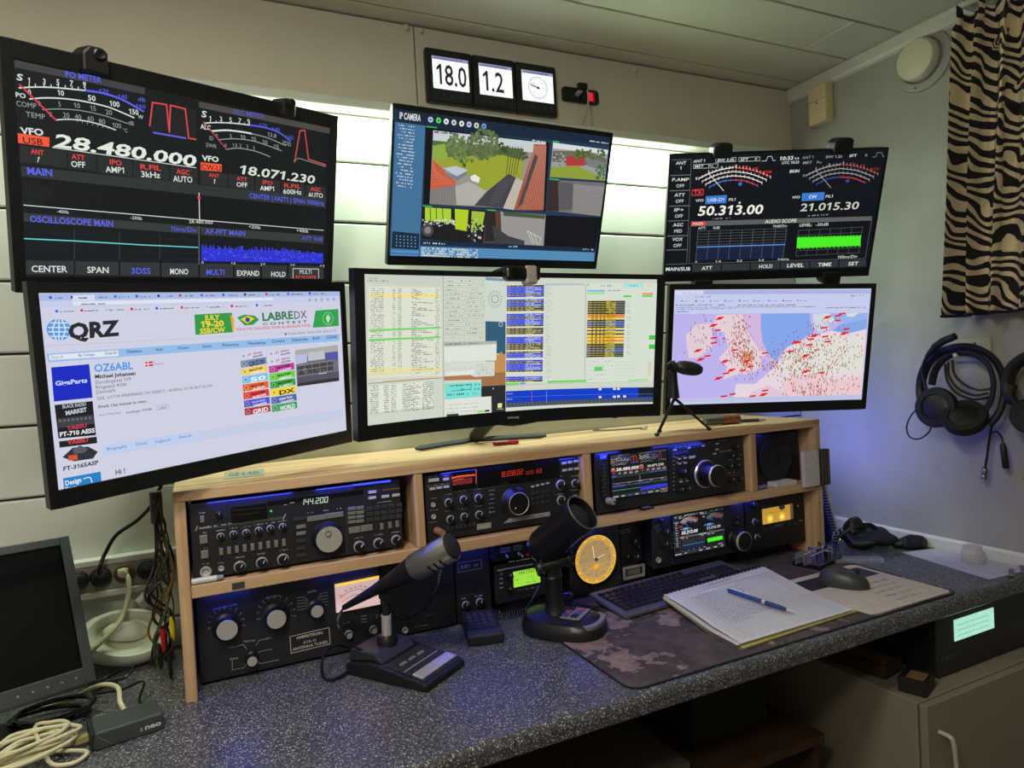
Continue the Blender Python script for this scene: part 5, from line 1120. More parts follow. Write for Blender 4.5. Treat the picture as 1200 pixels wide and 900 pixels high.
# ---- upper middle bay
r2 = radio('transceiver', 'black transceiver with orange meter and red read-out, second upper bay', 'radio', .506, .9040, .9695, 1.1210, .018, .27)
p = Panel(r2, .018, (480, 510, 5.295))
p.win(258, 232, 412, 325); p.win(416, 205, 932, 262, WIN)
cv = p.canvas(.0016)
OR = (255, 104, 52)
cv.line([(262, 268), (300, 256), (350, 250), (404, 246)], OR, 6, smooth=4, layer=4)
for i in range(14): x = 264+i*10.6; cv.line([(x, 262-i*1.3-(8 if i % 3 == 0 else 2)), (x, 272-i*1.4)], OR, 3, layer=4)
for k in range(3): cv.line([(266+k*4, 284+k*9), (320, 272+k*9), (384-k*4, 272+k*9)], OR, 3, smooth=4, layer=4); cv.scribble(268, 300+k*5, 388, 286+k*6, 7, OR, .75, 70+k)
cv.quad([(266, 284), (392, 262), (380, 300), (268, 308)], (110, 34, 18), layer=2)
cv.line([(413, 214), (413, 298)], (236, 90, 70), 4, layer=4)
cv.text('18.098.02', 560, 262, 706, 240, 32, (206, 52, 26), .1, 0, seg=True, layer=4); cv.text('000', 724, 244, 774, 236, 20, (180, 44, 24), .1, 0, seg=True, layer=4); cv.text('63', 788, 236, 824, 230, 24, (206, 52, 26), .1, 0, seg=True, layer=4)
cv.build('readout', SCREEN, r2)
cv = p.canvas(.0006)
cv.quad([(460, 330), (640, 300), (640, 303), (460, 333)], (80, 84, 130)); cv.quad([(580, 548), (620, 515), (870, 474), (872, 500), (560, 548)], (150, 152, 158)); cv.quad([(418, 552), (506, 540), (506, 574), (418, 588)], (170, 168, 162)); cv.line([(424, 560), (500, 549), (500, 570), (424, 581)], (60, 60, 60), 2, closed=True)
for a, b in ((700, 770), (780, 826)): cv.line([(a, 515-(a-700)*.15), (b, 505-(b-770)*.15), (b, 520-(b-770)*.15), (a, 532-(a-700)*.15)], (40, 40, 44), 2.5, closed=True)
cv.text('YAESU', 318, 328, 384, 318, 9, LAB, 0, .03); cv.scribble(720, 272, 820, 258, 5, LAB, .9, 4)
for i in range(6):
    cv.scribble(494, 345+i*27, 530, 340+i*27, 7, ((170, 140, 90), LAB, (150, 180, 120), LAB, (180, 150, 110), LAB)[i], .8, i)
for x, y in ((145, 262), (225, 256), (138, 320), (182, 313), (227, 308), (240, 372), (325, 352), (425, 340), (240, 476), (330, 462), (425, 446), (150, 398), (148, 470), (148, 545), (935, 262), (1024, 258), (930, 372), (1022, 345)): cv.scribble(x-26, y, x+26, y-7, 5, LAB, .6, x+y)
ticks(cv, 240, 418, 36, 42, 30, 150, 7); ticks(cv, 335, 400, 36, 42, 30, 150, 7); ticks(cv, 425, 388, 34, 40, 30, 150, 7)
cv.build('panel_print', PRINT, r2)
p.btn(148, 277, 62, 22, LBUT); p.btn(225, 272, 36, 17, LBUT)
for x, y in ((140, 332), (183, 325), (227, 319)): p.btn(x, y, 34, 15, LBUT)
for x, y in ((957, 173), (994, 167), (1031, 161), (960, 217), (997, 211), (1034, 207)): p.btn(x, y, 29, 15, LBUT)
p.jack(145, 431, 15); p.jack(148, 505, 15); 
for x, y in ((240, 418), (333, 401), (425, 390), (252, 522), (338, 507), (430, 493)): k = p.knob(x, y, 27, ang=.5)
for x, y, r in ((935, 308, 33), (1024, 298, 26), (938, 404, 31), (1026, 394, 26)): p.knob(x, y, r, ang=.3)
for i in range(7): p.btn(235+i*27, 578-i*4.5, 18, 26, DBUT, .005, 'slide_switch')
for i in range(6): p.btn(508, 352+i*27-4, 38, 10, DBUT)
for j in range(4):
    for i in range(4): p.btn(762+i*31, (318, 362, 395, 428)[j]-i*7, 20, 11 if j == 0 else 20, LBUT if j == 0 else DBUT)
c = p.P(650, 415); u = p.u(650, 415)
d = G().lathe([(96*u, 0), (96*u, .003), (82*u, .008), (72*u, .022), (64*u, .026), (0, .026)], c, (0, -1, 0), 48, False).build('tuning_dial', KNOB, r2)
G().lathe([(67*u, .0255), (69*u, .0266), (67*u, .0276), (64*u, .0262)], c, (0, -1, 0), 48, False).build('dial_ring', SILV, d)
G().ell(c+Vector((-26*u, -.027, -24*u)), (.0022, .001, .0022), 10, 6).build('dial_dimple', SILV, d)
mp_ = G(); c = p.P(168, 592); mp_.cyl(c, c+Vector((.004, -.030, 0)), .0085, .0075, 16); mc = tag(mp_.build('microphone_plug', mat('tan_plug', (150, 112, 84), .5)), 'tan round microphone plug in the lower left of the orange-metered transceiver', 'plug')

# ---- upper right bay: transceiver with a colour screen and a big dial
r3 = radio('transceiver', 'black transceiver with small colour screen and big knob, in the third upper bay', 'radio', .955, 1.452, .9695, 1.1255, .018, .27)
p = Panel(r3, .018, (690, 505, 6))
a, b = p.P(150, 165), p.P(548, 408)
sx0, sx1, sz0, sz1 = p.P(152, 300).x, p.P(548, 300).x, 1.003, p.P(350, 152).z+.001
s3 = G().box(sx0-.004, sx1+.004, .0145, .0182, sz0-.004, sz1+.004).build('screen', WIN, r3)
def mini(src, parent, x0, x1, z0, z1, y, W, H, cx=0, cz=0):
    k = (x1-x0)/W; k2 = (z1-z0)/H
    o = src.copy(); o.name = 'display_content'; M = Matrix.Translation(((x0+x1)/2, y, (z0+z1)/2)) @ Matrix.Diagonal((k, 1, k2, 1)) @ Matrix.Translation((-cx, 0, -cz))
    o.parent = None; return link_child(o, parent, M)
mini(m1s, s3, sx0, sx1, sz0, sz1, .0135, .598, .336)
cv = p.canvas(.0006)
cv.quad([(588, 150), (700, 130), (700, 150), (588, 172)], (60, 66, 150)); cv.quad([(78, 168), (126, 160), (126, 196), (80, 204)], (70, 76, 160)); cv.scribble(84, 190, 122, 184, 8, (190, 196, 240), .9, 1)
for i in range(9): cv.scribble(92, 240+i*27, 122, 236+i*27, 4, LAB, .6, i); cv.scribble(590, 185+i*29, 606, 182+i*29, 7, LAB, .9, 20+i)
for i in range(11): cv.scribble(600+i*34, 120-i*5, 622+i*34, 117-i*5, 4, LAB, .8, 40+i)
for x, y in ((620, 190), (664, 184), (622, 226), (664, 222), (640, 346), (684, 340), (930, 150), (960, 146), (990, 142), (1000, 205), (1050, 200)): cv.scribble(x-12, y, x+14, y-3, 7, LAB, .8, x)
for i in range(7): cv.scribble(175+i*56, 486-i*10, 215+i*56, 479-i*10, 5, LAB, .7, 80+i)
cv.disc(986, 296, 4, (230, 190, 190)); cv.disc(1020, 291, 4, (230, 230, 220)); cv.line([(975, 318), (1050, 308)], (170, 50, 50), 2)
cv.build('panel_print', PRINT, r3)
for i in range(8): p.btn(106, 250+i*28, 18, 9, DBUT)
for i in range(12): p.btn(604+i*33, 134-i*5, 22, 9, DBUT if i % 3 else LBUT)
p.btn(724, 184, 50, 18, LBUT)
for x, y in ((636, 196), (676, 190), (638, 230), (678, 225), (648, 356), (690, 350), (884, 160), (900, 130)): p.btn(x, y, 24, 9, LBUT)
for x, y, r in ((652, 292, 34), (640, 415, 26), (690, 408, 26), (1030, 115, 22), (1000, 180, 20), (1050, 172, 18), (990, 250, 20), (1040, 244, 20), (1000, 345, 22), (1060, 338, 18)): p.knob(x, y, r, ring=False)
c = p.P(812, 300); u = p.u(812, 300)
d = G().lathe([(98*u, 0), (98*u, .004), (88*u, .010), (80*u, .012), (76*u, .050), (70*u, .055), (0, .055)], c, (0, -1, 0), 48, False).build('tuning_dial', KNOB, r3)
G().lathe([(98.5*u, .004), (99*u, .006), (92*u, .009)], c, (0, -1, 0), 48, False).build('dial_ring', SILV, d); G().lathe([(76*u, .051), (74*u, .0545), (71*u, .0555)], c, (0, -1, 0), 48, False).build('dial_ring', SILV, d)
c3 = p.P(130, 490)+Vector((0, -.0015, 0))
pl = G(); pl.cyl(c3+Vector((0, -.0012, 0)), c3+Vector((.004, -.022, .001)), .009, .0085, 18); t_ = thing('headset_lead', 'short silver plug with looped black lead at the colour-screen transceiver', 'cable', c3)
pl.build('plug', SILV, t_); G().tube(spline([c3+Vector((.004, -.022, 0)), c3+Vector((.028, -.028, -.006)), c3+Vector((.025, -.026, -.013)), c3+Vector((.0, -.020, -.0145)), c3+Vector((-.02, -.014, .0)), c3+Vector((-.026, -.009, .03)), c3+Vector((-.024, -.006, .07))], 6), .0022, 7).build('lead', CBLK, t_)

# ---- bay four: dark speaker with things in front
sp = thing('speaker', 'dark speaker box in the narrow rightmost bay of the rack', 'speaker', (1.59, .04, .9635))
G().box(1.492, 1.700, .045, .25, .9645, 1.118).build('cabinet', CASE, sp, .004); G().lathe([(.062, 0), (.066, .003), (.062, .005), (.05, .001), (.02, -.001), (0, -.001)], (1.60, .0445, 1.04), (0, -1, 0), 40, False).build('cone', mat('speaker_cone', (26, 26, 29), .7), sp)
G().box(1.565, 1.645, -.0, .036, .967, .979, Matrix.Translation((0, .008, -.003))).build('note_block', mat('white_paper_block', (205, 200, 188), .8)); tag(bpy.data.objects['note_block'], 'white paper block lying in front of the speaker in the rightmost bay', 'paper')
o = G().cyl((1.495, .012, .970), (1.53, .018, .970), .006, n=14).build('battery', mat('grey_blue_plastic', (110, 120, 150), .4)); tag(o, 'small grey battery beside the paper block in the rightmost bay', 'battery')
# box of cards fixed to the right post
cb = thing('card_box', 'white card and dark box held against the right end post of the rack', 'box', (1.73, -.02, .955))
G().box(1.655, 1.716, -.014, -.001, .955, 1.060).build('white_card', mat('white_card', (196, 192, 188), .6), cb, .001); G().box(1.7165, 1.756, -.018, -.001, .953, 1.060).build('dark_box', mat('brown_black_card', (44, 38, 34), .6), cb, .001)
for i in range(3): G().box(1.722+i*.012, 1.7225+i*.012+.004, -.0185, -.017, .955, 1.058).build('stripe', mat('tan_stripe', (96, 82, 66), .6), cb)

# ---- lower left: antenna tuner
TUN = mat('tuner_black', (30, 30, 32), .5)
r4 = radio('antenna_tuner', 'wide black antenna tuner with silver dials and lit meter, lower left of the rack', 'tuner', .0265, .401, .7460, .925, .065, .25, feet=False, pm=TUN)
p = Panel(r4, .065, (190, 660, 3.871))
cv = p.canvas(.0006)
BL = (110, 120, 214)  # blue LED light painted into the lettering it falls on
cv.text('TRANSMITTER', 230, 215, 340, 190, 9, BL, 0, .02); cv.text('ANTENNA', 468, 163, 534, 150, 8, LAB, 0, .02); cv.text('BAND', 660, 136, 700, 128, 8, LAB, 0, .02)
for k, (x, y, r) in enumerate(((290, 275, 74), (516, 232, 78))):
    ticks(cv, x, y, r-8, r, -5, 195, 11, LAB, 1.6)
    for i in range(11):
        a = math.radians(-5+20*i); cv.text(str(10-i), x+(r+7)*math.cos(a)-4, y-(r+7)*math.sin(a)+4, x+(r+7)*math.cos(a)+5, y-(r+7)*math.sin(a)+3, 8, BL if k == 0 and 3 < i < 9 else LAB)
for i in range(5):
    cv.line([(612, 158+i*14), (640, 152+i*14), (662, 168+i*8)], LAB, 1.8); cv.line([(752, 131+i*14), (722, 138+i*14), (708, 156+i*8)], LAB, 1.8)
for pts in ([(340, 376), (368, 369), (384, 390)], [(466, 344), (440, 350), (425, 374)], [(470, 394), (440, 402), (436, 408)], [(496, 444), (445, 456), (430, 445)], [(345, 428), (318, 436), (318, 484), (370, 474), (380, 460)]): cv.line(pts, LAB, 1.8)
for t, x, y in (('ANT 2', 304, 386), ('ANT 1', 468, 346), ('COAX', 472, 397), ('DUMMY', 498, 447), ('BYPASS', 306, 438), ('SELECTOR', 370, 358)): cv.text(t, x, y, x+len(t)*6.5, y-4, 7, LAB)
WP = (206, 204, 196)
cv.line([(580, 333), (757, 292), (762, 366), (585, 409)], WP, 2.5, closed=True)
cv.text('AMERITRON', 608, 346, 728, 320, 12, WP, .1, .018); cv.text('ATR-15', 641, 366, 700, 353, 11, WP, 0, 0); cv.text('ANTENNA TUNER', 592, 398, 752, 362, 13, WP, 0, .006)
cv.scribble(820, 276, 850, 270, 7, BL, .9, 3)
for i in range(3): cv.line([(902, 242+i*14), (928, 237+i*14)], LAB, 2)
cv.build('panel_print', PRINT, r4)
for (x, y, r, sk) in ((293, 288, 46, 62), (514, 240, 43, 60), (696, 205, 28, 40), (405, 428, 22, 30)):
    c = p.P(x, y); u = p.u(x, y)
    d = G().lathe([(sk*u, 0), (sk*u, .003), (r*1.06*u, .006), (r*u, .022), (0, .022)], c, (0, -1, 0), 40, False).build('dial', KNOB, r4)
    G().lathe([(r*.97*u, .0222), (r*.94*u, .0238), (0, .0238)], c, (0, -1, 0), 36, False).build('dial_face', SILV, d)
for x, y in ((845, 322), (958, 300)): p.knob(x, y, 19, cap=True)
c0, c1_ = p.P(784, 52), p.P(984, 212)
mt_ = G().box(p.P(782, 100).x, min(p.P(984, 100).x, .3995), .0590, .0652, p.P(880, 204).z, min(p.P(880, 78).z, .924)).build('meter', mat('lit_meter_face', (200, 180, 190), .5, emit=(214, 176, 170), es=.75), r4)
cv = Canvas(Matrix.Translation((0, .0588, 0))).view(190, 660, 3.871)
cv.line([(806, 160), (850, 128), (900, 118), (962, 128)], (100, 80, 90), 2, smooth=4); cv.line([(815, 178), (860, 148), (910, 140), (955, 150)], (120, 80, 80), 2, smooth=4); cv.line([(880, 190), (912, 125)], (60, 50, 60), 2)
for i in range(7): cv.scribble(806+i*22, (156, 134, 124, 118, 114, 116, 124)[i]-6, 818+i*22, (154, 132, 122, 116, 112, 116, 124)[i]-6, 6, (90, 70, 80), 1, i)
cv.quad([(784, 96), (984, 56), (984, 68), (786, 110)], (255, 210, 90)); cv.build('meter_scale', SCREEN, mt_)

# ---- black unit, power supply
r5 = radio('power_supply', 'plain black unit with one jack, between the antenna tuner and the twin-knob unit', 'radio', .4035, .588, .7445, .925, .085, .24, feet=False, pm=CASE)
p = Panel(r5, .085, (380, 600, 3.529)); p.jack(334, 488, 13)
cv = p.canvas(.0006); cv.scribble(370, 478, 430, 468, 5, (110, 112, 114), .8, 2); cv.scribble(420, 430, 452, 424, 5, (110, 112, 114), .8, 3); cv.line([(300, 300), (302, 470)], (60, 60, 64), 1.5); cv.build('panel_print', PRINT, r5)
r6_ = radio('power_supply', 'black unit with a framed badge at the top and two small knobs below', 'radio', .591, .681, .7445, .928, .085, .24, feet=False, pm=TUN)
p = Panel(r6_, .085, (380, 600, 3.529)); p.knob(584, 384, 17); p.knob(642, 372, 18)
cv = p.canvas(.0006); cv.line([(553, 212), (648, 196), (652, 232), (556, 250)], (120, 120, 116), 3, closed=True); cv.scribble(566, 236, 640, 222, 16, (120, 118, 112), .8, 5)
cv.line([(556, 350), (660, 332)], (90, 90, 92), 1.5); cv.scribble(562, 362, 600, 356, 5, LAB, .8, 6); cv.scribble(622, 352, 656, 346, 5, LAB, .8, 7); cv.build('panel_print', PRINT, r6_)
# ---- switch bar over the mobile radio
sb = thing('switch_panel', 'black switch bar with two small labels, under the middle board', 'switch panel', (.77, .07, .885))
G().box(.684, .895, .070, .14, .880, .9375).build('panel', CASE, sb, .002)
p = Panel(sb, .070, (540, 630, 9)); cv = p.canvas(.0006)
for x0, x1, y0, c_ in ((415, 522, 108, (110, 116, 210)), (555, 648, 84, (130, 130, 150))):
    cv.quad([(x0, y0), (x1, y0-14), (x1, y0+40), (x0, y0+56)], c_); cv.scribble(x0+12, y0+38, x1-12, y0+24, 18, (40, 40, 90), .8, x0)
cv.text('PTT 1', 292, 215, 370, 196, 14, (120, 90, 200), 0, .02); cv.scribble(505, 262, 630, 244, 14, (200, 196, 180), .85, 9); cv.scribble(640, 240, 748, 222, 14, (200, 196, 180), .85, 10); cv.build('panel_print', PRINT, sb)
for x, y, m in ((475, 178, LBUT), (510, 196, KNOB), (600, 152, LBUT), (636, 176, LBUT), (790, 205, KNOB)):
    c = p.P(x, y); G().tube([c, c+Vector((0, -.010, -.004))], [.0018, .003], 8).build('toggle', m, sb)
c = p.P(700, 180); G().lathe([(.004, 0), (.004, .004), (0, .005)], c, (0, -1, 0), 14, False).build('red_button', mat('red_plastic', (200, 30, 50), .4), sb)
# ---- mobile radio with green display
r7 = radio('mobile_transceiver', 'small mobile radio with a bright green display, under the switch bar', 'radio', .690, .860, .772, .868, .078, .16, feet=False)
G().box(.72, .85, .10, .20, ZD+.0005, .772).build('support_bracket', CASE, r7)
p = Panel(r7, .078, (540, 630, 9))
lc = G().box(p.P(552, 400).x, p.P(832, 400).x, .0755, .0782, p.P(690, 498).z, p.P(690, 336).z).build('display', mat('green_lcd', (140, 210, 60), .4, emit=(150, 214, 62), es=.85), r7)
cv = Canvas(Matrix.Translation((0, .0753, 0))).view(540, 630, 9); DG = (40, 80, 20)
cv.text('144.7750', 604, 396, 776, 362, 34, DG, .15, 0); cv.scribble(588, 452, 660, 438, 12, DG, .7, 3); cv.scribble(600, 488, 800, 462, 10, (90, 140, 40), .6, 4); cv.line([(700, 430), (756, 400), (770, 470)], DG, 3); cv.build('readout', SCREEN, lc)
cv = p.canvas(.0006); cv.quad([(384, 340), (770, 272), (770, 282), (384, 352)], (190, 190, 186)); cv.text('ALINCO', 392, 360, 450, 348, 16, LAB, 0, .03)
cv.scribble(600, 562, 780, 530, 10, LAB, .5, 5); cv.build('panel_print', PRINT, r7)
p.knob(505, 400, 44, ring=False); p.knob(510, 545, 30, ring=False); p.knob(790, 290, 40, ring=False)
for i in range(4): p.btn(425, 385+i*48, 36, 16, BUT)
for i in range(4): p.btn(610+i*60, 556-i*10, 34, 14, DBUT)

# ---- rotor controller: amber compass dial
r8 = radio('rotator_controller', 'black box with a round amber-lit compass dial, right of the large black desk microphone', 'rotator controller', .905, 1.064, .7445, .928, .085, .16, feet=False, pm=mat('charcoal_face', (44, 44, 46), .5))
c = onY(697.5, 655, .085); R8 = .0640
G().lathe([(R8+.006, 0), (R8+.005, .005), (R8, .005), (R8, .0015)], c, (0, -1, 0), 60, False).build('bezel_ring', KNOB, r8)
AMB = G().lathe([(R8, .0015), (0, .0015)], c, (0, -1, 0), 60, False).build('dial', mat('amber_dial', (190, 168, 120), .5, emit=(196, 162, 104), es=.62), r8)
cv = Canvas(Matrix.Translation((0, .0833, 0)))
YL = (255, 214, 96)
cv.disc(c.x, c.z, R8*.93, (214, 160, 56), 60, loc=True, ring=.012); cv.disc(c.x, c.z, R8*.985, (250, 220, 130), 60, loc=True, ring=.0012, layer=3); cv.disc(c.x, c.z, R8*.80, (240, 200, 110), 60, loc=True, ring=.0008, layer=3)
for i in range(36):
    a = 2*PI*i/36; r0 = R8*(.84 if i % 3 else .80); cv.line([(c.x+r0*math.cos(a), c.z+r0*math.sin(a)), (c.x+R8*.9*math.cos(a), c.z+R8*.9*math.sin(a))], (120, 80, 20), .0007, loc=True, layer=4)
for i in range(12):
    a = 2*PI*i/12; cv.disc(c.x+R8*.9*math.cos(a), c.z+R8*.9*math.sin(a), .0024, YL, 10, loc=True, layer=5)
for i, t in enumerate(('N', '30', '60', 'E', '120', '150', 'S', '210', '240', 'W', '300', '330')):
    a = PI/2-2*PI*i/12; w = .0045*len(t); cv.ltext(t, c.x+R8*.68*math.cos(a)-w/2, c.z+R8*.68*math.sin(a)-.003, .006, (150, 104, 40), w, layer=4)
cv.line([(c.x-.003, c.z), (c.x-.007, c.z+R8*.55)], (255, 236, 170), .0016, loc=True, layer=6); cv.line([(c.x-R8*.8, c.z-.002), (c.x, c.z)], (120, 110, 90), .0012, loc=True, layer=6); cv.line([(c.x, c.z), (c.x+R8*.45, c.z+.008)], (230, 226, 190), .0018, loc=True, layer=6); cv.line([(c.x, c.z-.02), (c.x+.001, c.z-R8*.75)], (150, 110, 50), .0010, loc=True, layer=5)
cv.poly([(c.x-.020, c.z-.026), (c.x+.022, c.z-.016), (c.x+.022, c.z-.013), (c.x-.020, c.z-.022)], (240, 160, 30), loc=True, layer=6); cv.poly([(c.x-.006, c.z-.028), (c.x+.008, c.z-.023), (c.x+.007, c.z-.012), (c.x-.007, c.z-.017)], (246, 170, 40), loc=True, layer=7)
cv.build('dial_print', SCREEN, AMB)
G().lathe([(.005, .002), (.005, .006), (0, .007)], c, (0, -1, 0), 16, False).build('hub', SILV, r8)
G().box(1.045, 1.0620, .0815, .0855, .757, .776).build('button', DBUT, r8, .001)
# ---- small tuner with black dials + silver framed box under it
r9 = radio('small_tuner', 'small black box with three little dials, right of the amber compass dial', 'tuner', 1.068, 1.136, .806, .928, .085, .14, feet=False, pm=TUN)
p = Panel(r9, .085, (640, 570, 6.92))
for x, y, r in ((700, 445, 34), (735, 490, 22), (650, 570, 22), (720, 570, 34)): p.knob(x, y, r, ring=False)
cv = p.canvas(.0006); cv.scribble(588, 366, 670, 350, 8, LAB, .9, 1); cv.scribble(588, 384, 690, 366, 7, LAB, .7, 2); cv.build('panel_print', PRINT, r9)
sf = thing('framed_box', 'small box with a silver framed slot under the little tuner, behind the keyboard', 'box', (1.10, .08, ZD))
G().box(1.068, 1.136, .086, .18, ZD+.0005, .804).build('case', CASE, sf, .001); G().frame(1.069, 1.138, .762, .797, .006, .080, .0855).build('frame', SILV, sf, .001); G().box(1.083, 1.124, .082, .0855, .772, .787).build('slot_plate', BUT, sf, .001)

# ---- second colour-screen transceiver, lower right
r10 = radio('transceiver', 'black transceiver with a green bar on its small colour screen, lower right of the rack', 'radio', 1.142, 1.470, .7870, .928, .045, .25, feet=False)
G().box(1.16, 1.45, .10, .27, ZD+.0005, .787).build('stand_block', CASE, r10)
p = Panel(r10, .045, (740, 570, 4.615))
sx0, sx1, sz0, sz1 = 1.212, 1.392, .812, .926
s10 = G().box(sx0-.003, sx1+.003, .0415, .0452, sz0-.003, sz1).build('screen', WIN, r10)
mini(m3s, s10, sx0, sx1, sz0, sz1-.001, .0405, .584, .325, 0, .0095)
cv = p.canvas(.0006)
for i in range(7): cv.scribble(218, 190+i*24, 226, 188+i*24, 5, LAB, .9, i); cv.scribble(120+i*3, 215+i*6, 150+i*3, 210+i*6, 4, LAB, .5, 20+i)
for i in range(6): cv.scribble(258+i*44, 382-i*9, 286+i*44, 377-i*9, 5, (90, 92, 94), .7, 40+i)
cv.disc(155, 180, 6, (70, 80, 240)); cv.disc(224, 410, 5, (60, 70, 240)); cv.scribble(770, 214, 830, 206, 7, (110, 112, 112), .8, 60)
cv.build('panel_print', PRINT, r10)
p.knob(156, 186, 16, ring=False); p.knob(178, 246, 24, ring=False); p.knob(172, 312, 26, ring=False); p.jack(144, 398, 16); p.knob(560, 200, 14, ring=False); p.knob(566, 170, 12, ring=False)
for i in range(5): p.btn(224, 196+i*24, 12, 9, DBUT)
c = p.P(566, 285); u = p.u(600, 285)
d = G().lathe([(62*u, 0), (62*u, .004), (54*u, .008), (50*u, .030), (46*u, .034), (0, .034)], c, (0, -1, 0), 44, False).build('tuning_dial', KNOB, r10); G().lathe([(52*u, .029), (51*u, .034), (47*u, .035)], c, (0, -1, 0), 44, False).build('dial_ring', SILV, d)

# ---- amplifier with the yellow twin meter
r11 = radio('amplifier', 'black amplifier with a glowing yellow meter window, lower right corner of the rack', 'amplifier', 1.476, 1.712, .778, .928, .045, .25, feet=False, pm=CASE)
G().box(1.49, 1.70, .10, .27, ZD+.0005, .778).build('stand_block', CASE, r11)
p = Panel(r11, .045, (740, 570, 4.615))
x0, x1, z0, z1 = 1.540, 1.661, .852, .897
mw = G().box(x0, x1, .0420, .0452, z0, z1).build('meter_window', mat('yellow_meter', (200, 160, 60), .5, emit=(196, 152, 60), es=.75), r11)
cv = Canvas(Matrix.Translation((0, .0416, 0)))
for f in (.22, .62):
    for k, (rr, cc) in enumerate(((.013, (226, 182, 60)), (.009, (244, 206, 60)), (.005, (255, 244, 120)))): cv.disc(x0+(x1-x0)*f, z0+.013, rr, cc, 20, loc=True, layer=k+1)  # concentric discs paint the glow of the meter bulbs
    cv.line([(x0+(x1-x0)*f-.02, z0+.028), (x0+(x1-x0)*f, z0+.034), (x0+(x1-x0)*f+.02, z0+.028)], (110, 84, 30), .0009, loc=True, layer=5)
cv.poly([(x1-.012, z0), (x1, z0), (x1, z1), (x1-.012, z1)], (90, 74, 56), loc=True, layer=6)
cv.build('meter_scale', SCREEN, mw)
cv = p.canvas(.0006); cv.disc(900, 105, 6, (210, 240, 120)); cv.scribble(905, 190, 935, 184, 7, LAB, .8, 1); cv.scribble(770, 222, 800, 214, 6, (120, 60, 150), .8, 2); cv.disc(925, 260, 5, (180, 50, 30)); cv.build('panel_print', PRINT, r11)
k = p.knob(656, 98, 22, ring=False); p.knob(664, 190, 18); p.knob(676, 274, 16)
for i in range(5): p.btn(720+i*42, 232-i*8, 24, 12, DBUT)
G().ell((1.610, .036, .895), (.012, .004, .007), 14, 8).build('reflection_blob', mat('reflection_grey', (96, 88, 110), .5), r11)  # solid blob standing in for a bluish reflection over the meter window

# ---- small things on the boards
WP_ = mat('white_glossy_plastic', (206, 204, 200), .35)
mk = thing('marker_pen', 'white marker pen lying under the 144.200 radio on the middle board', 'pen', (.055, .0065, .9635))
G().cyl((.023, .0068, .9699), (.068, .0068, .9699), .0062, n=16).build('barrel', WP_, mk); G().cyl((.068, .0068, .9699), (.080, .0068, .9699), .0058, .005, 16).build('end_cap', mat('grey_plastic', (130, 132, 138), .4), mk)
o = G().box(.094, .117, -.0008, -.0002, .944, .956).build('sticker', mat('dark_sticker', (60, 60, 60), .5)); tag(o, 'small dark sticker on the front edge of the middle board at the left', 'sticker')
c = onZ(759, 597, .9635); kt = thing('key_fob', 'small grey and black fob on the middle board below the colour-screen radio', 'fob', c)
G(frameM((c.x, .010, .9636), .1)).box(-.020, .020, -.009, .009, 0, .005).build('body', CASE, kt, .002); G(frameM((c.x, .010, .9636), .1)).box(-.012, .012, -.0065, .0065, .005, .0062).build('face', BUT, kt)
# things on top of the rack
c = onZ(591, 520, SH); c = Vector((.775, .16, SH))
us = thing('usb_stick', 'dark red usb stick lying on the rack top in front of the curved monitor', 'usb stick', c); M = frameM(c, .05)
c = onZ(592, 519, SH+.005); M = frameM((c.x, min(c.y, .18), SH), -.15)
REDP = mat('dark_red_plastic', (150, 22, 40), .25)
G(M).box(-.035, .008, -.010, .010, .0005, .010).build('body', REDP, us, .004, 3); G(M).box(.008, .034, -.011, .011, .0005, .011).build('cap', mat('red_plastic_cap', (196, 30, 46), .2), us, .004, 3); G(M).box(-.028, .004, -.004, .004, .0095, .0104).build('stripe', WP_, us)
c = onZ(278, 553, SH); nt = thing('name_tag', 'small pale name tag lettered OZ 6 ABL leaning under the lower left monitor', 'name tag', (.16, .05, SH))
Mt = frameM((.135, .095, SH+.001), -.10, -.95); o = G(Mt).box(-.040, .040, 0, .0015, 0, .020).build('plate', mat('pale_card', (176, 176, 150), .6), nt)
cv = Canvas(Mt, y0=-.0004); cv.ltext('OZ 6 ABL', -.032, .006, .0085, (50, 60, 40), .064); cv.build('lettering', PRINT, nt)
# cables behind and under the curved monitor
for i, pts in enumerate((((500, 497), (540, 500), (570, 497), (600, 500), (640, 494)), ((560, 488), (600, 494), (640, 492), (690, 488), (720, 492)), ((640, 492), (680, 488), (700, 483)))):
    P_ = [(onY(x, y, .30)) for x, y in pts]; P_ = [Vector((p.x, .285+.012*math.sin(k*2+i), max(p.z, SH+.005)+.002*k)) for k, p in enumerate(P_)]
    cable('monitor_cable', P_, .0035, CBLK, ('black cable lying on the rack top below the left half of the curved monitor', 'black cable along the wall below the middle of the curved monitor', 'short black cable end below the right half of the curved monitor')[i], group=None)
c = onZ(753, 498, SH+.008); c = Vector((1.245, min(c.y, .2), SH))
up = thing('usb_lead', 'grey lead with a bare metal plug on the rack top left of the tripod', 'cable', c)
G(frameM(c+Vector((0, 0, .005)), .6, 0, 0)).box(-.014, .014, -.007, .007, -.0045, .0045).build('plug', SILV, up, .001)
G().tube(spline([c+Vector((-.012, -.006, .005)), c+Vector((-.05, .0, .006)), c+Vector((-.09, .04, .004)), c+Vector((-.12, .09, .004))], 6), .0025, 7).build('lead', mat('grey_lead', (110, 104, 94), .5), up)
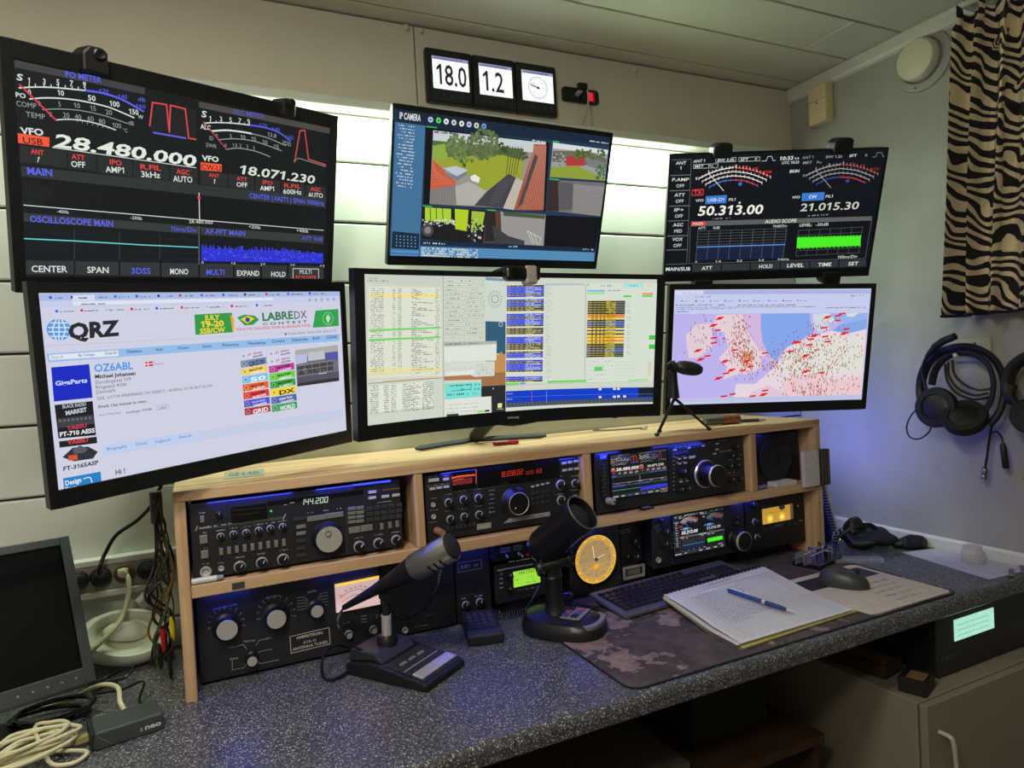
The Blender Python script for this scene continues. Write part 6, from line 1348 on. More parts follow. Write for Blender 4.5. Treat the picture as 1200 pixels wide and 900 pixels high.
# small microphone on a tripod
Yt = .0; TP = mat('dark_green_black_plastic', (34, 36, 36), .45)
tr = thing('tripod_microphone', 'small black microphone on a little tripod, in front of the map monitor', 'microphone', (onY(792, 500, Yt).x, Yt, SH))
q = lambda x, y, Y=Yt: onY(760+x/8.18, 400+y/8.18, Y)
G().lathe([(.0001, 0), (.012, .002), (.016, .008), (.019, .022), (.019, .045), (.016, .062), (.010, .072), (.0001, .075)], q(262, 240), q(600, 290, Yt-.03)-q(262, 240), 22, False).build('capsule_body', TP, tr)
G().lathe([(.0155, 0), (.0158, .012)], q(205, 240, Yt+.002), (1, -.35, -.05), 20).build('joint', TP, tr); G().ell(q(205, 240, Yt-.012), (.011, .006, .011)).build('joint_knob', CLAMP, tr)
G().tube([q(225, 290), q(235, 400), q(240, 545)], [.013, .0125, .016], 16).build('column', CLAMP, tr)
hub = q(250, 545)
for i, (x, y, yy, gx) in enumerate(((70, 805, -.02, 0), (690, 775, -.02, 0), (180, 760, .06, 0))):
    f = onZ(760+x/8.18, 400+y/8.18, SH+.005)
    if i == 0: f = Vector((1.150, .012, SH+.0055))
    if i == 1: f = Vector((1.325, .010, SH+.0055))
    if i == 2: f = Vector((1.21, .08, SH+.0055))
    lg = G().tube([hub, f], [.0045, .0032], 8).build('leg', CLAMP, tr); G().ell(f, (.007, .007, .005), 12, 8).build('rubber_foot', KNOB, lg)
# brown roll and pen on the rack top at the right
c0 = Vector((1.40, .115, SH+.0155)); c1_ = Vector((1.515, .098, SH+.0155)); rb = thing('torch', 'brown and grey ribbed torch lying on the rack top below the map monitor', 'torch', (1.46, .105, SH))
G().lathe([(.0, -.0), (.011, 0), (.0135, .008), (.0135, .055), (.0150, .058)], c0, c1_-c0, 22, False).build('grey_end', mat('brown_grey_rubber', (86, 80, 72), .6), rb)
G().lathe([(.0150, .058), (.0152, .088), (.0140, .090), (.0152, .092), (.0152, .112), (.0120, .118), (0, .117)], c0, c1_-c0, 22, False).build('brown_end', mat('reddish_brown_plastic', (138, 88, 70), .5), rb)
pb = thing('ballpoint', 'blue-grey pen lying right of the brown torch on the rack top', 'pen', (1.56, .10, SH)); a, b = Vector((1.505, .135, SH+.0058)), Vector((1.605, .075, SH+.0052))
G().cyl(a, a+(b-a)*.8, .0052, .005, 12).build('barrel', mat('slate_blue', (58, 66, 90), .4), pb); G().cyl(a+(b-a)*.8, b, .005, .002, 12).build('tip', SILV, pb)

# ------------------------------------------------------------------ desk microphones
MB_ = mat('mic_base_black', (24, 24, 25), .38); MTOP = mat('mic_base_plate', (58, 57, 58), .35, .3)
M = frameM((.410, -.087, ZD+.0005), math.radians(35)); mic = thing('desk_microphone', 'desk microphone with a silver head and a wedge base, in front of the antenna tuner', 'microphone', M)
G(M).prism([(-.103, 0), (.103, 0), (.103, .024), (.035, .034), (-.095, .017), (-.103, .012)], -.066, .066, 'x').build('base', MB_, mic, .003)
G(M).prism([(.012, .0315), (.030, .050), (.098, .050), (.103, .0245), (.035, .0345)], -.056, .050, 'x').build('raised_block', MTOP, mic, .003)
G(M).add([(-.058, .006, .0317), (.058, .006, .0317), (.058, -.094, .0186), (-.058, -.094, .0186), (-.058, .006, .0300), (.058, .006, .0300), (.058, -.094, .0160), (-.058, -.094, .0160)], [(0, 1, 2, 3), (7, 6, 5, 4), (0, 4, 5, 1), (1, 5, 6, 2), (2, 6, 7, 3), (3, 7, 4, 0)]).build('key_plate', MTOP, mic)
sl = math.atan2(.0131, .10)
def on_wedge(x, y): return M @ Matrix.Translation((x, y, .0186+(y+.094)*.131+.0002)) @ Matrix.Rotation(sl, 4, 'X')
for i in range(3): G(on_wedge(-.032+i*.028, -.022)).box(-.009, .009, -.004, .004, 0, .004).build('button', BUT, mic, .001)
for i in range(2): G(on_wedge(-.029+i*.058, -.076)).box(-.028, .028, -.013, .013, 0, .0045).build('key', SILV, mic, .0015)
G(on_wedge(0, -.042)).box(-.055, .055, -.001, .001, 0, .0012).build('ridge', SILV, mic)
cb = Vector((.384, -.050, ZD+.050)); jt = Vector((.386, -.051, .893))
G().lathe([(.022, 0), (.021, .010), (.017, .018), (0, .018)], cb, (0, 0, 1), 26, False).build('collar', KNOB, mic); G().cyl(cb+Vector((0, 0, .017)), (.385, -.050, .850), .0105, n=22).build('tube', SILV, mic)
G().tube([(.385, -.050, .850), (.386, -.051, .872), jt], [.0085, .007, .009], 14).build('gooseneck', KNOB, mic); G().cyl(jt+Vector((-.004, .014, -.006)), jt+Vector((.004, -.016, -.006)), .009, n=18).build('joint_screw', KNOB, mic)
def atd(px, py, d): return CP+ray(px, py)*d
dj = (jt-CP).dot(CR[2]); ta, tp_ = atd(403, 712, dj+.045), atd(529, 641, dj-.060)
ax = (tp_-ta).normalized(); Ln = (tp_-ta).length; kL = Ln/.2235
G().lathe([(0, 0), (.006, 0), (.0085, .03*kL), (.012, .07*kL), (.0185, .115*kL), (.0235, .135*kL), (.0265, .150*kL)], ta, ax, 28, False).build('handle', KNOB, mic)
hd = G().lathe([(.0265, .150*kL), (.0285, .152*kL), (.0285, .222*kL), (.0275, .2245*kL), (.0255, .2235*kL)], ta, ax, 36, False).build('head_sleeve', mat('satin_nickel', (170, 166, 156), .3, .85), mic)
G().lathe([(.0255, .2235*kL), (.024, .2235*kL+.005), (.015, .2235*kL+.009), (0, .2235*kL+.010)], ta, ax, 32, False).build('grille', mat('dark_mesh', (26, 25, 25), .7, bump=.4, bscale=900), hd)
ub = ax.cross(Vector((0, 0, 1))).normalized(); vb = ax.cross(ub)
for i, an in enumerate((-.95, -.5, 2.2, 2.65, .2, -1.5)):
    for h in (.185*kL, .196*kL, .207*kL):
        d_ = -ub*0+ub*math.cos(an+1.5)+vb*math.sin(an+1.5)
        if i in (0, 1, 4): G().tube([ta+ax*h+(ub*math.cos(an+1.5+t)+vb*math.sin(an+1.5+t))*.0291 for t in (-.17, 0, .17)], .0022, 6).build('slot', KNOB, hd)
G().tube(spline([ta, ta+Vector((-.010, -.002, -.012)), (.285, -.046, .85), (.305, -.055, .81), (.335, -.055, .785), (.352, -.030, .775)], 7), .0027, 8).build('lead', CBLK, mic)
G().tube(spline([(.352, .020, ZD+.018), (.33, .03, ZD+.02), (.285, .0, ZD+.05), (.255, -.035, ZD+.045), (.25, -.055, ZD+.012), (.28, -.058, ZD+.006), (.32, -.025, ZD+.012), (.335, .0, ZD+.012)], 7), .0032, 8).build('lead', CBLK, mic)
# coiled lead behind it
def coil(pts, r, pitch, wr, seg=9):
    P_ = spline(pts, 14); out = []; ph = 0; u = None
    for i in range(len(P_)-1):
        t = (P_[i+1]-P_[i]); L_ = t.length; t.normalize()
        if u is None: u = t.orthogonal().normalized()
        u = (u-t*u.dot(t)).normalized(); w = t.cross(u); n = max(1, int(L_/pitch*seg))
        for k in range(n):
            ph += 2*PI*L_/pitch/n; out.append(P_[i].lerp(P_[i+1], k/n)+u*math.cos(ph)*r+w*math.sin(ph)*r)
    return out
q = lambda x, y, Y: onY(380+x/3.529, 600+y/3.529, Y)
C1 = coil([q(190, 432, .03), q(260, 440, .03), q(340, 436, .03), q(420, 385, .02), q(470, 300, .0), q(480, 215, -.02)], .0055, .0062, .0016, 8)
o = G().tube(C1, .0014, 5).build('coiled_cord', CBLK); tag(o, 'black coiled cord sweeping up behind the silver-headed microphone', 'cable')

# hand keypad between the microphones
c4 = [Vector((.552, -.069, 0)), Vector((.640, -.069, 0)), Vector((.672, .075, 0)), Vector((.590, .075, 0))]
M = frameM((.618, .006, ZD+.0005), math.radians(-14)); kp = thing('remote_keypad', 'small black keypad box with lettered keys, between the two desk microphones', 'keypad', M)
G(M).prism([(-.07, 0), (.06, 0), (.06, .036), (-.055, .030), (-.07, .022)], -.040, .040, 'x').build('body', mat('keypad_black', (26, 26, 28), .5), kp, .004)
for j in range(4):
    for i in range(4): G(M @ Matrix.Translation((-.024+i*.016, -.040+j*.020, .0305+.0010*j))).box(-.006, .006, -.006, .006, 0, .0022).build('key', DBUT, kp)
cv = Canvas(M @ Matrix.Translation((0, 0, .0345)) @ Matrix.Rotation(-PI/2+.05, 4, 'X'))
for i in range(4): cv.text_ = None; cv.ltext(('1 2 3 A', '4 5 6 B', '7 8 9 C', '* 0 # D')[i], -.030, .034-.020*i-.003, .0035, (150, 146, 215), .060)
cv.build('key_print', PRINT, kp)

# big black desk microphone
M = frameM((.787, -.085, ZD+.0020), math.radians(38)); mc2 = thing('desk_microphone', 'big black desk microphone with a wide tube head, left of the keyboard', 'microphone', M)
def ovl(rx, ry, n=36, k=2.6, oy=0): return [(rx*abs(math.cos(2*PI*i/n))**(2/k)*math.copysign(1, math.cos(2*PI*i/n)), oy+ry*abs(math.sin(2*PI*i/n))**(2/k)*math.copysign(1, math.sin(2*PI*i/n))) for i in range(n)]
g = G(M); R1 = ovl(.068, .098); lv = [(1.0, 0), (1.02, .010), (.99, .022), (.90, .033), (.62, .040)]
vs = [(x*k_, y*k_+.0, z_+(.010 if z_ > .03 else 0)*max(0, y*8)) for (k_, z_) in lv for (x, y) in R1]; n = len(R1)
fs = [((a*n+i), (a*n+(i+1) % n), ((a+1)*n+(i+1) % n), ((a+1)*n+i)) for a in range(4) for i in range(n)]+[tuple(reversed(range(n))), tuple(range(4*n, 5*n))]
g.add(vs, fs, True).build('base', MB_, mc2)
G(M).prism(ovl(.048, .026, 24, 2.4, -.070), .024, .034, 'z').build('push_bar', mat('grey_push_bar', (128, 128, 132), .3, .3), mc2, .002)
G(M @ Matrix.Translation((0, -.028, .0405)) @ Matrix.Rotation(-.0, 4, 'X')).box(-.036, .036, -.026, .022, 0, .003).build('button_plate', BUT, mc2, .001)
for i in range(3):
    for j in range(2): G(M @ Matrix.Translation((-.021+i*.021, -.014+j*-.022, .0435))).box(-.008, .008, -.007, .007, 0, .003).build('button', (mat('blue_print_button', (60, 76, 150), .4), mat('red_print_button', (150, 70, 66), .4), KNOB)[(i+j*2) % 3], mc2, .001)
cb = M @ Vector((-.004, .035, .038)); cb.x = .770; cb.y = -.070
G().lathe([(.030, 0), (.024, .012), (.0205, .03), (.0205, .085), (.0225, .088), (.0205, .091), (.0205, .105), (.023, .110), (.023, .125), (.010, .133), (0, .133)], (.772, -.075, ZD+.040), (-.03, .0, 1), 30, False).build('stem', KNOB, mc2)
pv = Vector((.775, -.085, .905)); G().cyl(pv+Vector((-.040, .006, -.012)), pv+Vector((.036, -.010, .003)), .014, n=20).build('pivot', KNOB, mc2)
for e, s_ in ((Vector((-.038, .006, -.012)), 1), (Vector((.030, -.010, .002)), 1)):
    k_ = G().lathe([(0, -.008), (.017, -.008), (.019, 0), (.017, .008), (0, .010)], pv+e, (1, -.2, .1), 14, False).build('clamp_knob', KNOB, mc2)
    for i in range(7): a = 2*PI*i/7; G().ell(pv+e+Vector((0, math.cos(a)*.017, math.sin(a)*.017)), .0045, 8, 6).build('grip', KNOB, k_)
dh = (pv-CP).dot(CR[2]); ha, hb = atd(630, 646, dh+.020), atd(679, 604, dh-.050); ax = (hb-ha).normalized(); L_ = (hb-ha).length
h2 = G().lathe([(0, -.012), (.020, -.010), (.034, .004), (.040, .022), (.041, L_-.015), (.0430, L_-.012), (.0430, L_+.010), (.0400, L_+.012), (.038, L_+.002), (.037, L_-.006)], ha, ax, 44, False).build('tube_head', mat('satin_black', (20, 20, 22), .35), mc2)
G().lathe([(.037, L_-.006), (.024, L_+.004), (0, L_+.007)], ha, ax, 36, False).build('grille', mat('dark_mesh', (26, 25, 25), .7), h2)
G().lathe([(.0430, L_+.010), (.0436, L_+.0115), (.0420, L_+.013), (.0400, L_+.012)], ha, ax, 44, False).build('rim', mat('grey_rim', (120, 122, 124), .35, .6), h2)
q = lambda x, y, Y: onY(590+x/4.5, 570+y/4.5, Y)
G().tube(spline([q(190, 520, -.02), q(150, 600, -.03), q(118, 650, -.04), q(125, 690, -.045), (.735, -.05, ZD+.035)], 6), .0028, 8).build('lead', CBLK, mc2)
o = G().tube(coil([(.665, .060, .760), (.70, .050, .758), (.74, .045, .757), (.80, .040, .756), (.85, .020, .756), (.885, -.020, .756), (.900, -.050, .756)], .0075, .0068, .002, 9), .0017, 5).build('coiled_cord', CBLK); tag(o, 'black coiled cord lying behind the big black desk microphone', 'cable')
o = G(frameM((.868, .060, ZD+.020))).ell((0, 0, 0), (.030, .026, .0195), 24, 14).build('trackball', mat('glossy_blue_black', (34, 34, 60), .15), None); tag(o, 'dark glossy ball half hidden behind the big black desk microphone', 'ball')

# ------------------------------------------------------------------ desk mat, keyboard, notebook, mouse
def matmap():
    m = bpy.data.materials.new('printed_desk_mat'); m.use_nodes = True; nt = m.node_tree; N = nt.nodes; b = N['Principled BSDF']; L = nt.links.new
    tc = N.new('ShaderNodeTexCoord'); n1 = N.new('ShaderNodeTexNoise'); n1.inputs['Scale'].default_value = 5.5; n1.inputs['Detail'].default_value = 12; n1.inputs['Roughness'].default_value = .66; L(tc.outputs['Object'], n1.inputs['Vector'])
    cr = N.new('ShaderNodeValToRGB'); E = cr.color_ramp.elements; E[0].position = .53; E[0].color = (*lin((62, 54, 54)), 1); E[1].position = .545; E[1].color = (*lin((132, 112, 108)), 1)
    e = E.new(.42); e.color = (*lin((82, 71, 69)), 1); L(n1.outputs['Fac'], cr.inputs['Fac'])
    n2 = N.new('ShaderNodeTexNoise'); n2.inputs['Scale'].default_value = 30; n2.inputs['Detail'].default_value = 6; L(tc.outputs['Object'], n2.inputs['Vector'])
    mx = N.new('ShaderNodeMix'); mx.data_type = 'RGBA'; mx.blend_type = 'OVERLAY'; mx.inputs['Factor'].default_value = .8; L(cr.outputs[0], mx.inputs['A']); L(n2.outputs['Fac'], mx.inputs['B'])
    L(mx.outputs['Result'], b.inputs['Base Color']); b.inputs['Roughness'].default_value = .75; return m
def rrect(x0, x1, y0, y1, r, n=6):
    out = []
    for cx, cy, a0 in ((x1-r, y1-r, 0), (x0+r, y1-r, 90), (x0+r, y0+r, 180), (x1-r, y0+r, 270)):
        for i in range(n+1): a = math.radians(a0+90*i/n); out.append((cx+r*math.cos(a), cy+r*math.sin(a)))
    return out
dm = thing('desk_mat', 'large dark desk mat printed with a faded map, under the keyboard and notebook', 'desk mat', (1.23, -.2, ZD))
G().prism(rrect(.746, 1.722, -.408, -.0, .030), ZD+.0004, ZD+.0030, 'z').build('rubber_pad', CASE, dm); G().prism(rrect(.749, 1.719, -.405, -.003, .028), ZD+.0030, ZD+.0038, 'z').build('printed_cloth', matmap(), dm)
ZM = ZD+.0040
# keyboard
M = frameM((1.158, -.030, ZM), math.radians(4), math.radians(5)); kb = thing('keyboard', 'black computer keyboard lying half under the open notebook', 'keyboard', M)
KW, KD = .460, .150
G(M).prism(rrect(-KW/2, KW/2, -KD/2, KD/2, .006), .010, .020, 'z').build('housing', mat('keyboard_grey', (96, 96, 112), .35), kb, .002)
G(M).prism(rrect(-KW/2+.006, KW/2-.006, -KD/2+.006, KD/2-.012, .004), .0198, .0206, 'z').build('key_bed', mat('key_bed_grey', (84, 84, 104), .5), kb)
for sx in (-1, 1):
    G(M).box(sx*.2-.01, sx*.2+.01, KD/2-.02, KD/2-.008, .001-.008, .0105).build('foot', CASE, kb); G(M).box(sx*.2-.01, sx*.2+.01, -KD/2+.006, -KD/2+.016, .0088, .0105).build('foot', CASE, kb)
KEYM = mat('key_black', (40, 40, 50), .4)
kc = {}
def keycap(w, h):
    if (w, h) not in kc:
        g = G(); v = []
        for z_, e in ((0, 0), (.0055, .0016)): v += [(-w/2+e, -h/2+e, z_), (w/2-e, -h/2+e, z_), (w/2-e, h/2-e, z_), (-w/2+e, h/2-e, z_)]
        g.add(v, [(4, 5, 6, 7)]+[(i, (i+1) % 4, 4+(i+1) % 4, 4+i) for i in range(4)]); kc[(w, h)] = g.mesh('keycap', KEYM)
    return kc[(w, h)]
U = .0188; x00 = -KW/2+.012; top = KD/2-.026
rows = [(0, [1]*13+[2]), (1, [1.5]+[1]*12+[1.5]), (2, [1.75]+[1]*11+[2.25]), (3, [1.25]+[1]*11+[2.75]), (4, [1.25, 1.25, 1.25, 6, 1.25, 1.25, 1.25, 1.5])]
for j, ws_ in rows:
    x = x00
    for w in ws_: inst(keycap(round(w*U-.0022, 5), .0162), 'key', kb, M @ Matrix.Translation((x+w*U/2, top-.022-j*U, .0205))); x += w*U
for i in range(13): inst(keycap(.0155, .0110), 'key', kb, M @ Matrix.Translation((x00+U/2+i*U*1.16, top, .0205)))
for j in range(5):
    for i in range(3):
        if j not in (2,): inst(keycap(.0166, .0162), 'key', kb, M @ Matrix.Translation((x00+15.6*U+i*U, top-.022-j*U, .0205)))
    for i in range(4): inst(keycap(.0166, .0162), 'key', kb, M @ Matrix.Translation((x00+19.0*U+i*U, top-.022-j*U, .0205)))
# notebook: stacked sheets with curled corners
NB = [Vector((1.060, -.098, 0)), Vector((1.440, -.044, 0)), Vector((1.372, -.392, 0)), Vector((1.022, -.388, 0))]   # back left, back right, front right, front left
A_, B_, C_, D_ = onZ(778, 703, ZM+.022), onZ(895, 668, ZM+.022), onZ(1000, 717, ZM+.004), onZ(868, 753, ZM+.014)
nb = thing('notebook', 'open spiral notebook with handwriting, lying over the keyboard and the mat', 'notebook', (1.2, -.25, ZM))
def sheet(name, m, cs, t, curl=0, parent=nb, off=0, nx=12, ny=12, zfun=None):
    g = G(); vs = []
    for s_ in (0, 1):
        for j in range(ny+1):
            for i in range(nx+1):
                u, v = i/nx, j/ny; p = (cs[0]*(1-u)+cs[1]*u)*(1-v)+(cs[3]*(1-u)+cs[2]*u)*v
                z_ = p.z+(zfun(u, v) if zfun else 0); vs.append((p.x, p.y, z_-s_*t))
    n = (nx+1)*(ny+1); fs = []
    for j in range(ny):
        for i in range(nx): a = j*(nx+1)+i; fs += [(a, a+1, a+nx+2, a+nx+1), (n+a, n+a+nx+1, n+a+nx+2, n+a+1)]
    rim = [i for i in range(nx+1)]+[(j+1)*(nx+1)-1 for j in range(1, ny+1)]+[ny*(nx+1)+i for i in range(nx-1, -1, -1)]+[j*(nx+1) for j in range(ny-1, 0, -1)]
    for a, b in zip(rim, rim[1:]+rim[:1]): fs.append((a, b, b+n, a+n))
    return g.add(vs, fs, True).build(name, m, parent)
PAP = mat('notebook_paper', (214, 212, 214), .8, var=.02); 
zk = lambda v, b: ZM+b
def zb(extra): return lambda u, v: extra+.0
hb_ = lambda h0, h1: (lambda u, v: h0*(1-v)**1.0+h1*v+.004*math.sin(PI*v))
def at_h(v3, z_): return Vector((v3.x, v3.y, z_))
A0, B0, C0_, D0 = [at_h(p, ZM) for p in (A_, B_, C_, D_)]
yel = mat('yellow_sheet', (206, 196, 120), .8)
BASEZ = lambda u, v: .026*max(0, 1-v*3.2)**.6 if v < .31 else 0
sheet('card_back', mat('brown_card', (120, 110, 90), .8), (A0+Vector((-.004, .0, 0)), B0, C0_+Vector((.004, .006, 0)), D0+Vector((-.004, -.006, 0))), .0012, zfun=lambda u, v: .0016+.024*max(0, 1-v*1.7))
sheet('page_block', yel, (A0+Vector((-.003, 0, 0)), B0, C0_+Vector((.010, .000, 0)), D0+Vector((.004, -.004, 0))), .0024, zfun=lambda u, v: .0044+.024*max(0, 1-v*1.7))
sheet('page_block', PAP, (A0, B0, C0_+Vector((-.001, .002, 0)), D0+Vector((-.006, .004, 0))), .0030, zfun=lambda u, v: .0080+.0215*max(0, 1-v*1.6)+.002*(1-u))
pg = lambda u, v: .0094+.0225*max(0, 1-v*1.5)+.007*(1-u)**2*math.sin(PI*min(1, v*1.0))**1+.003*(1-u)
sheet('top_page', PAP, (A0, B0, C0_, D0), .0008, zfun=pg)
cv = Canvas(Matrix.Identity(4))
def PG(u, v):
    p = (A0*(1-u)+B0*u)*(1-v)+(D0*(1-u)+C0_*u)*v; return Vector((p.x, p.y, p.z+pg(u, v)+.0004))
def pquad(cv, P4, col): cv.v += [tuple(p) for p in P4]; n = len(cv.v); cv.f.append([n-4, n-3, n-2, n-1]); cv.c.append(lin(col))
def pline(cv, u0, v0, u1, v1, w, col, n=8):
    for i in range(n):
        a = (u0+(u1-u0)*i/n, v0+(v1-v0)*i/n); b = (u0+(u1-u0)*(i+1)/n, v0+(v1-v0)*(i+1)/n)
        if abs(u1-u0) > abs(v1-v0): pquad(cv, [PG(a[0], a[1]-w), PG(a[0], a[1]+w), PG(b[0], b[1]+w), PG(b[0], b[1]-w)], col)
        else: pquad(cv, [PG(a[0]-w, a[1]), PG(a[0]+w, a[1]), PG(b[0]+w, b[1]), PG(b[0]-w, b[1])], col)
for i in range(27): pline(cv, .03, .16+i*.0305, .98, .16+i*.0305, .0011, (120, 124, 140))
pline(cv, .02, .115, .98, .115, .002, (60, 60, 70)); pline(cv, .05, .07, .6, .07, .001, (110, 110, 120)); pline(cv, .12, .12, .12, .97, .001, (130, 130, 150)); pline(cv, .9, .12, .9, .97, .001, (130, 130, 150)); pline(cv, .62, .12, .62, .97, .001, (150, 150, 165))
rh = random.Random(5)
for i in range(1, 19):
    u = .14+rh.random()*.01; end = (.16, .56)[1]+rh.uniform(-.03, .05)
    while u < end-(i > 16)*.25:
        w = rh.uniform(.008, .022); v = .16+i*.0305-.004; h = rh.uniform(.008, .017); s_ = rh.uniform(-.004, .006)
        pquad(cv, [PG(u, v), PG(u+w*.25, v), PG(u+w*.25+s_, v-h), PG(u+s_, v-h)], (84, 92, 150)); pquad(cv, [PG(u, v-h*.4), PG(u+w, v-h*.5), PG(u+w, v-h*.5-.003), PG(u, v-h*.4-.003)], (96, 104, 160)); u += w+rh.uniform(.002, .012)
cv.scr = None
for i in range(12): u = .40+i*.018; pquad(cv, [PG(u, .055), PG(u+.012, .055), PG(u+.012, .042), PG(u, .042)], (90, 90, 110))
cv.build('page_print', PRINT, nb)
for i in range(26):
    p = PG(.02+i*.0385, -.005); d_ = (B0-A0).normalized(); nn = Vector((-d_.y, d_.x, 0))
    G().tube([p+nn*(-.006)+Vector((0, 0, .0006)), p+nn*(-.002)+Vector((0, 0, .005)), p+nn*.005+Vector((0, 0, .004)), p+nn*.008+Vector((0, 0, -.003)), p+nn*.004+Vector((0, 0, -.008))], .0016, 6).build('binding_ring', CASE, nb)
pn = thing('pen', 'blue ballpoint pen with a silver band lying on the notebook page', 'pen', PG(.5, .5))
a, b = onZ(853, 694, ZM+.0275), onZ(931, 719, ZM+.0185); a.z = ZM+.033; b.z = ZM+.0215; ax = b-a; Lp = ax.length; BLUP = mat('blue_pen_plastic', (44, 76, 140), .25)
G().lathe([(0, 0), (.0035, 0), (.0048, .006), (.005, Lp*.55)], a, ax, 18, False).build('upper_barrel', BLUP, pn); G().lathe([(.0052, Lp*.54), (.0054, Lp*.55), (.0054, Lp*.58), (.0052, Lp*.59)], a, ax, 18).build('band', SILV, pn)
G().lathe([(.0053, Lp*.59), (.0055, Lp*.8), (.004, Lp*.90)], a, ax, 18, False).build('grip', mat('dark_blue_rubber', (36, 60, 110), .5), pn); G().lathe([(.004, Lp*.90), (.0012, Lp*.985), (.0006, Lp)], a, ax, 14).build('tip', SILV, pn)
cl_ = a+ax*.04+Vector((0, 0, .0062)); G().tube([a+ax*.03+Vector((0, 0, .004)), cl_, a+ax*.34+Vector((0, 0, .0064))], .0014, 6).build('clip', SILV, pn)
# mouse mat and mouse
mmM = frameM((1.555, -.265, ZM), math.radians(-2)); mm = thing('mouse_mat', 'pale printed mouse mat with black band and text lines, under the mouse', 'mouse mat', mmM)
MC = [onZ(x, y, ZM+.002) for x, y in ((893, 688), (1002, 666), (1097, 692), (1018, 718))]
G().prism([(1.395, -.125), (1.412, -.395), (1.425, -.402), (1.690, -.402), (1.700, -.392), (1.700, -.135), (1.69, -.125)], ZM, ZM+.0028, 'z').build('pad', mat('cream_rubber', (205, 194, 180), .7), mm, .001)
cv = Canvas(Matrix.Translation((0, 0, ZM+.0030)) @ Matrix.Rotation(-PI/2, 4, 'X'))
cv.rect(1.43, -.150, 1.685, -.220, (36, 36, 42), loc=True)
for i in range(5): cv.n += 1; cv.ltext(('RADIO AMATEURS', 'CALL BOOK 2025', 'WORLD WIDE', 'SHORT WAVE LISTENERS', 'CQ DX')[i][:20] if False else 'IIIIII III IIII IIII'[:20-i*2], 1.54, -.262-i*.028, .007, (50, 48, 50), .12-i*.008)
cv.build('mat_print', PRINT, mm)
M = frameM((1.530, -.232, ZM+.0030), math.radians(28)) @ Matrix.Diagonal((1.1, 1.08, 1.22, 1)); ms = thing('mouse', 'grey-black computer mouse on the pale mouse mat', 'mouse', M)
g = G(M); vs = []; n = 28; lev = 9
for j in range(lev+1):
    t = j/lev
    for i in range(n):
        a = 2*PI*i/n; k_ = math.sqrt(max(0, 1-t**2.6)); x = .033*(1-.06*math.cos(2*a))*math.cos(a)*k_; y = .056*math.sin(a)*k_
        vs.append((x, y, .001+t*(.037+.004*math.sin(a))))
fs = [(j*n+i, j*n+(i+1) % n, (j+1)*n+(i+1) % n, (j+1)*n+i) for j in range(lev) for i in range(n)]+[tuple(reversed(range(n)))]
g.add(vs, fs, True).build('shell', mat('mouse_grey', (58, 60, 62), .4), ms); G(M).cyl((-.004, -.032, .0325), (.004, -.032, .0325), .006, n=16).build('wheel', KNOB, ms)

# ------------------------------------------------------------------ right end of the worktop
pw = frameM((1.662, -.048, ZD+.0005), math.radians(14)); pd = thing('morse_paddle', 'chrome morse paddle with clear parts on a dark base, right of the keyboard', 'morse key', pw)
CHR = mat('chrome', (200, 200, 205), .12, 1); CLR = mat('clear_acrylic', (190, 196, 204), .05, alpha=.22)
G(pw).box(-.085, .055, -.040, .040, 0, .016).build('base', mat('paddle_base', (20, 20, 24), .25), pd, .002)
for x in (-.045, .0, .035): G(pw).box(x-.006, x+.006, -.010, .010, .016, .044).build('post', CHR, pd, .001)
for s_ in (-1, 1):
    G(pw).cyl((-.075, s_*.012, .036), (.045, s_*.012, .036), .0022, n=10).build('lever', CHR, pd); G(pw).cyl((.0, s_*.010, .036), (.0, s_*.034, .036), .004, n=14).build('contact_screw', CHR, pd)
    G(pw).box(-.115, -.072, s_*.012-.0015, s_*.012+.0015, .018, .048).build('finger_plate', CLR, pd)
    G(pw).cyl((.035, s_*.018, .016), (.035, s_*.018, .050), .0045, n=14).build('terminal', CHR, pd)
Ma = frameM((1.742, -.105, ZD+.0005), math.radians(-32)); ac = thing('acrylic_rack', 'clear plastic strip with slots lying between the chrome paddle and the mouse mat', 'plastic strip', Ma)
G(Ma).box(-.070, .070, -.016, -.013, 0, .014).build('rail', CLR, ac); G(Ma).box(-.070, .070, .013, .016, 0, .014).build('rail', CLR, ac)
for i in range(6): G(Ma).box(-.070+i*.0272, -.066+i*.0272, -.013, .013, 0, .012).build('crossbar', CLR, ac)
# headphone-like coiled lead ring, pouch, leaning notebook
o = G().tube(spline([(1.815+.030*math.cos(a), .020+.010*math.cos(a*1+.5), ZD+.034+.026*math.sin(a)) for a in [i*2*PI/10 for i in range(10)]], 5, True), .003, 8, True).build('wire_ring', CHR); tag(o, 'thin chrome ring of wire standing right of the morse paddle', 'ring')
def lump(M, r, amp, fr, seed):
    from mathutils import noise
    g = G(M).ell((0, 0, 0), r, 40, 22)
    for i, p in enumerate(g.v):
        n_ = noise.noise(Vector((p.x*fr+seed, p.y*fr, p.z*fr*1.4))); g.v[i] = Vector((p.x*(1+amp*n_), p.y*(1+amp*n_), max(p.z*(1+amp*n_*1.2)*(1.0 if p.z < 0 else .95), -r[2]*.98)))
    return g
po = thing('pouch', 'soft black pouch with a strap lying against the right wall', 'pouch', (1.90, .02, ZD)); LEA = mat('black_leather', (18, 18, 20), .5, bump=.3)
lump(frameM((1.905, -.010, ZD+.028), -.5), (.080, .056, .0275), .5, 22, 1).build('bag', LEA, po); lump(frameM((1.895, .020, ZD+.052), .2, .5), (.040, .030, .034), .4, 30, 4).build('flap', LEA, po)
G().tube(spline([(1.84, .03, ZD+.03), (1.87, .0, ZD+.06), (1.92, -.02, ZD+.065), (1.95, -.03, ZD+.03)], 6), .004, 8, flat=2).build('strap', LEA, po)
o = lump(frameM((1.988, -.095, ZD+.0195), -.2), (.042, .030, .019), .55, 34, 8).build('cable_bundle', LEA); tag(o, 'low dark bundle between the black pouch and the white card', 'cable bundle')
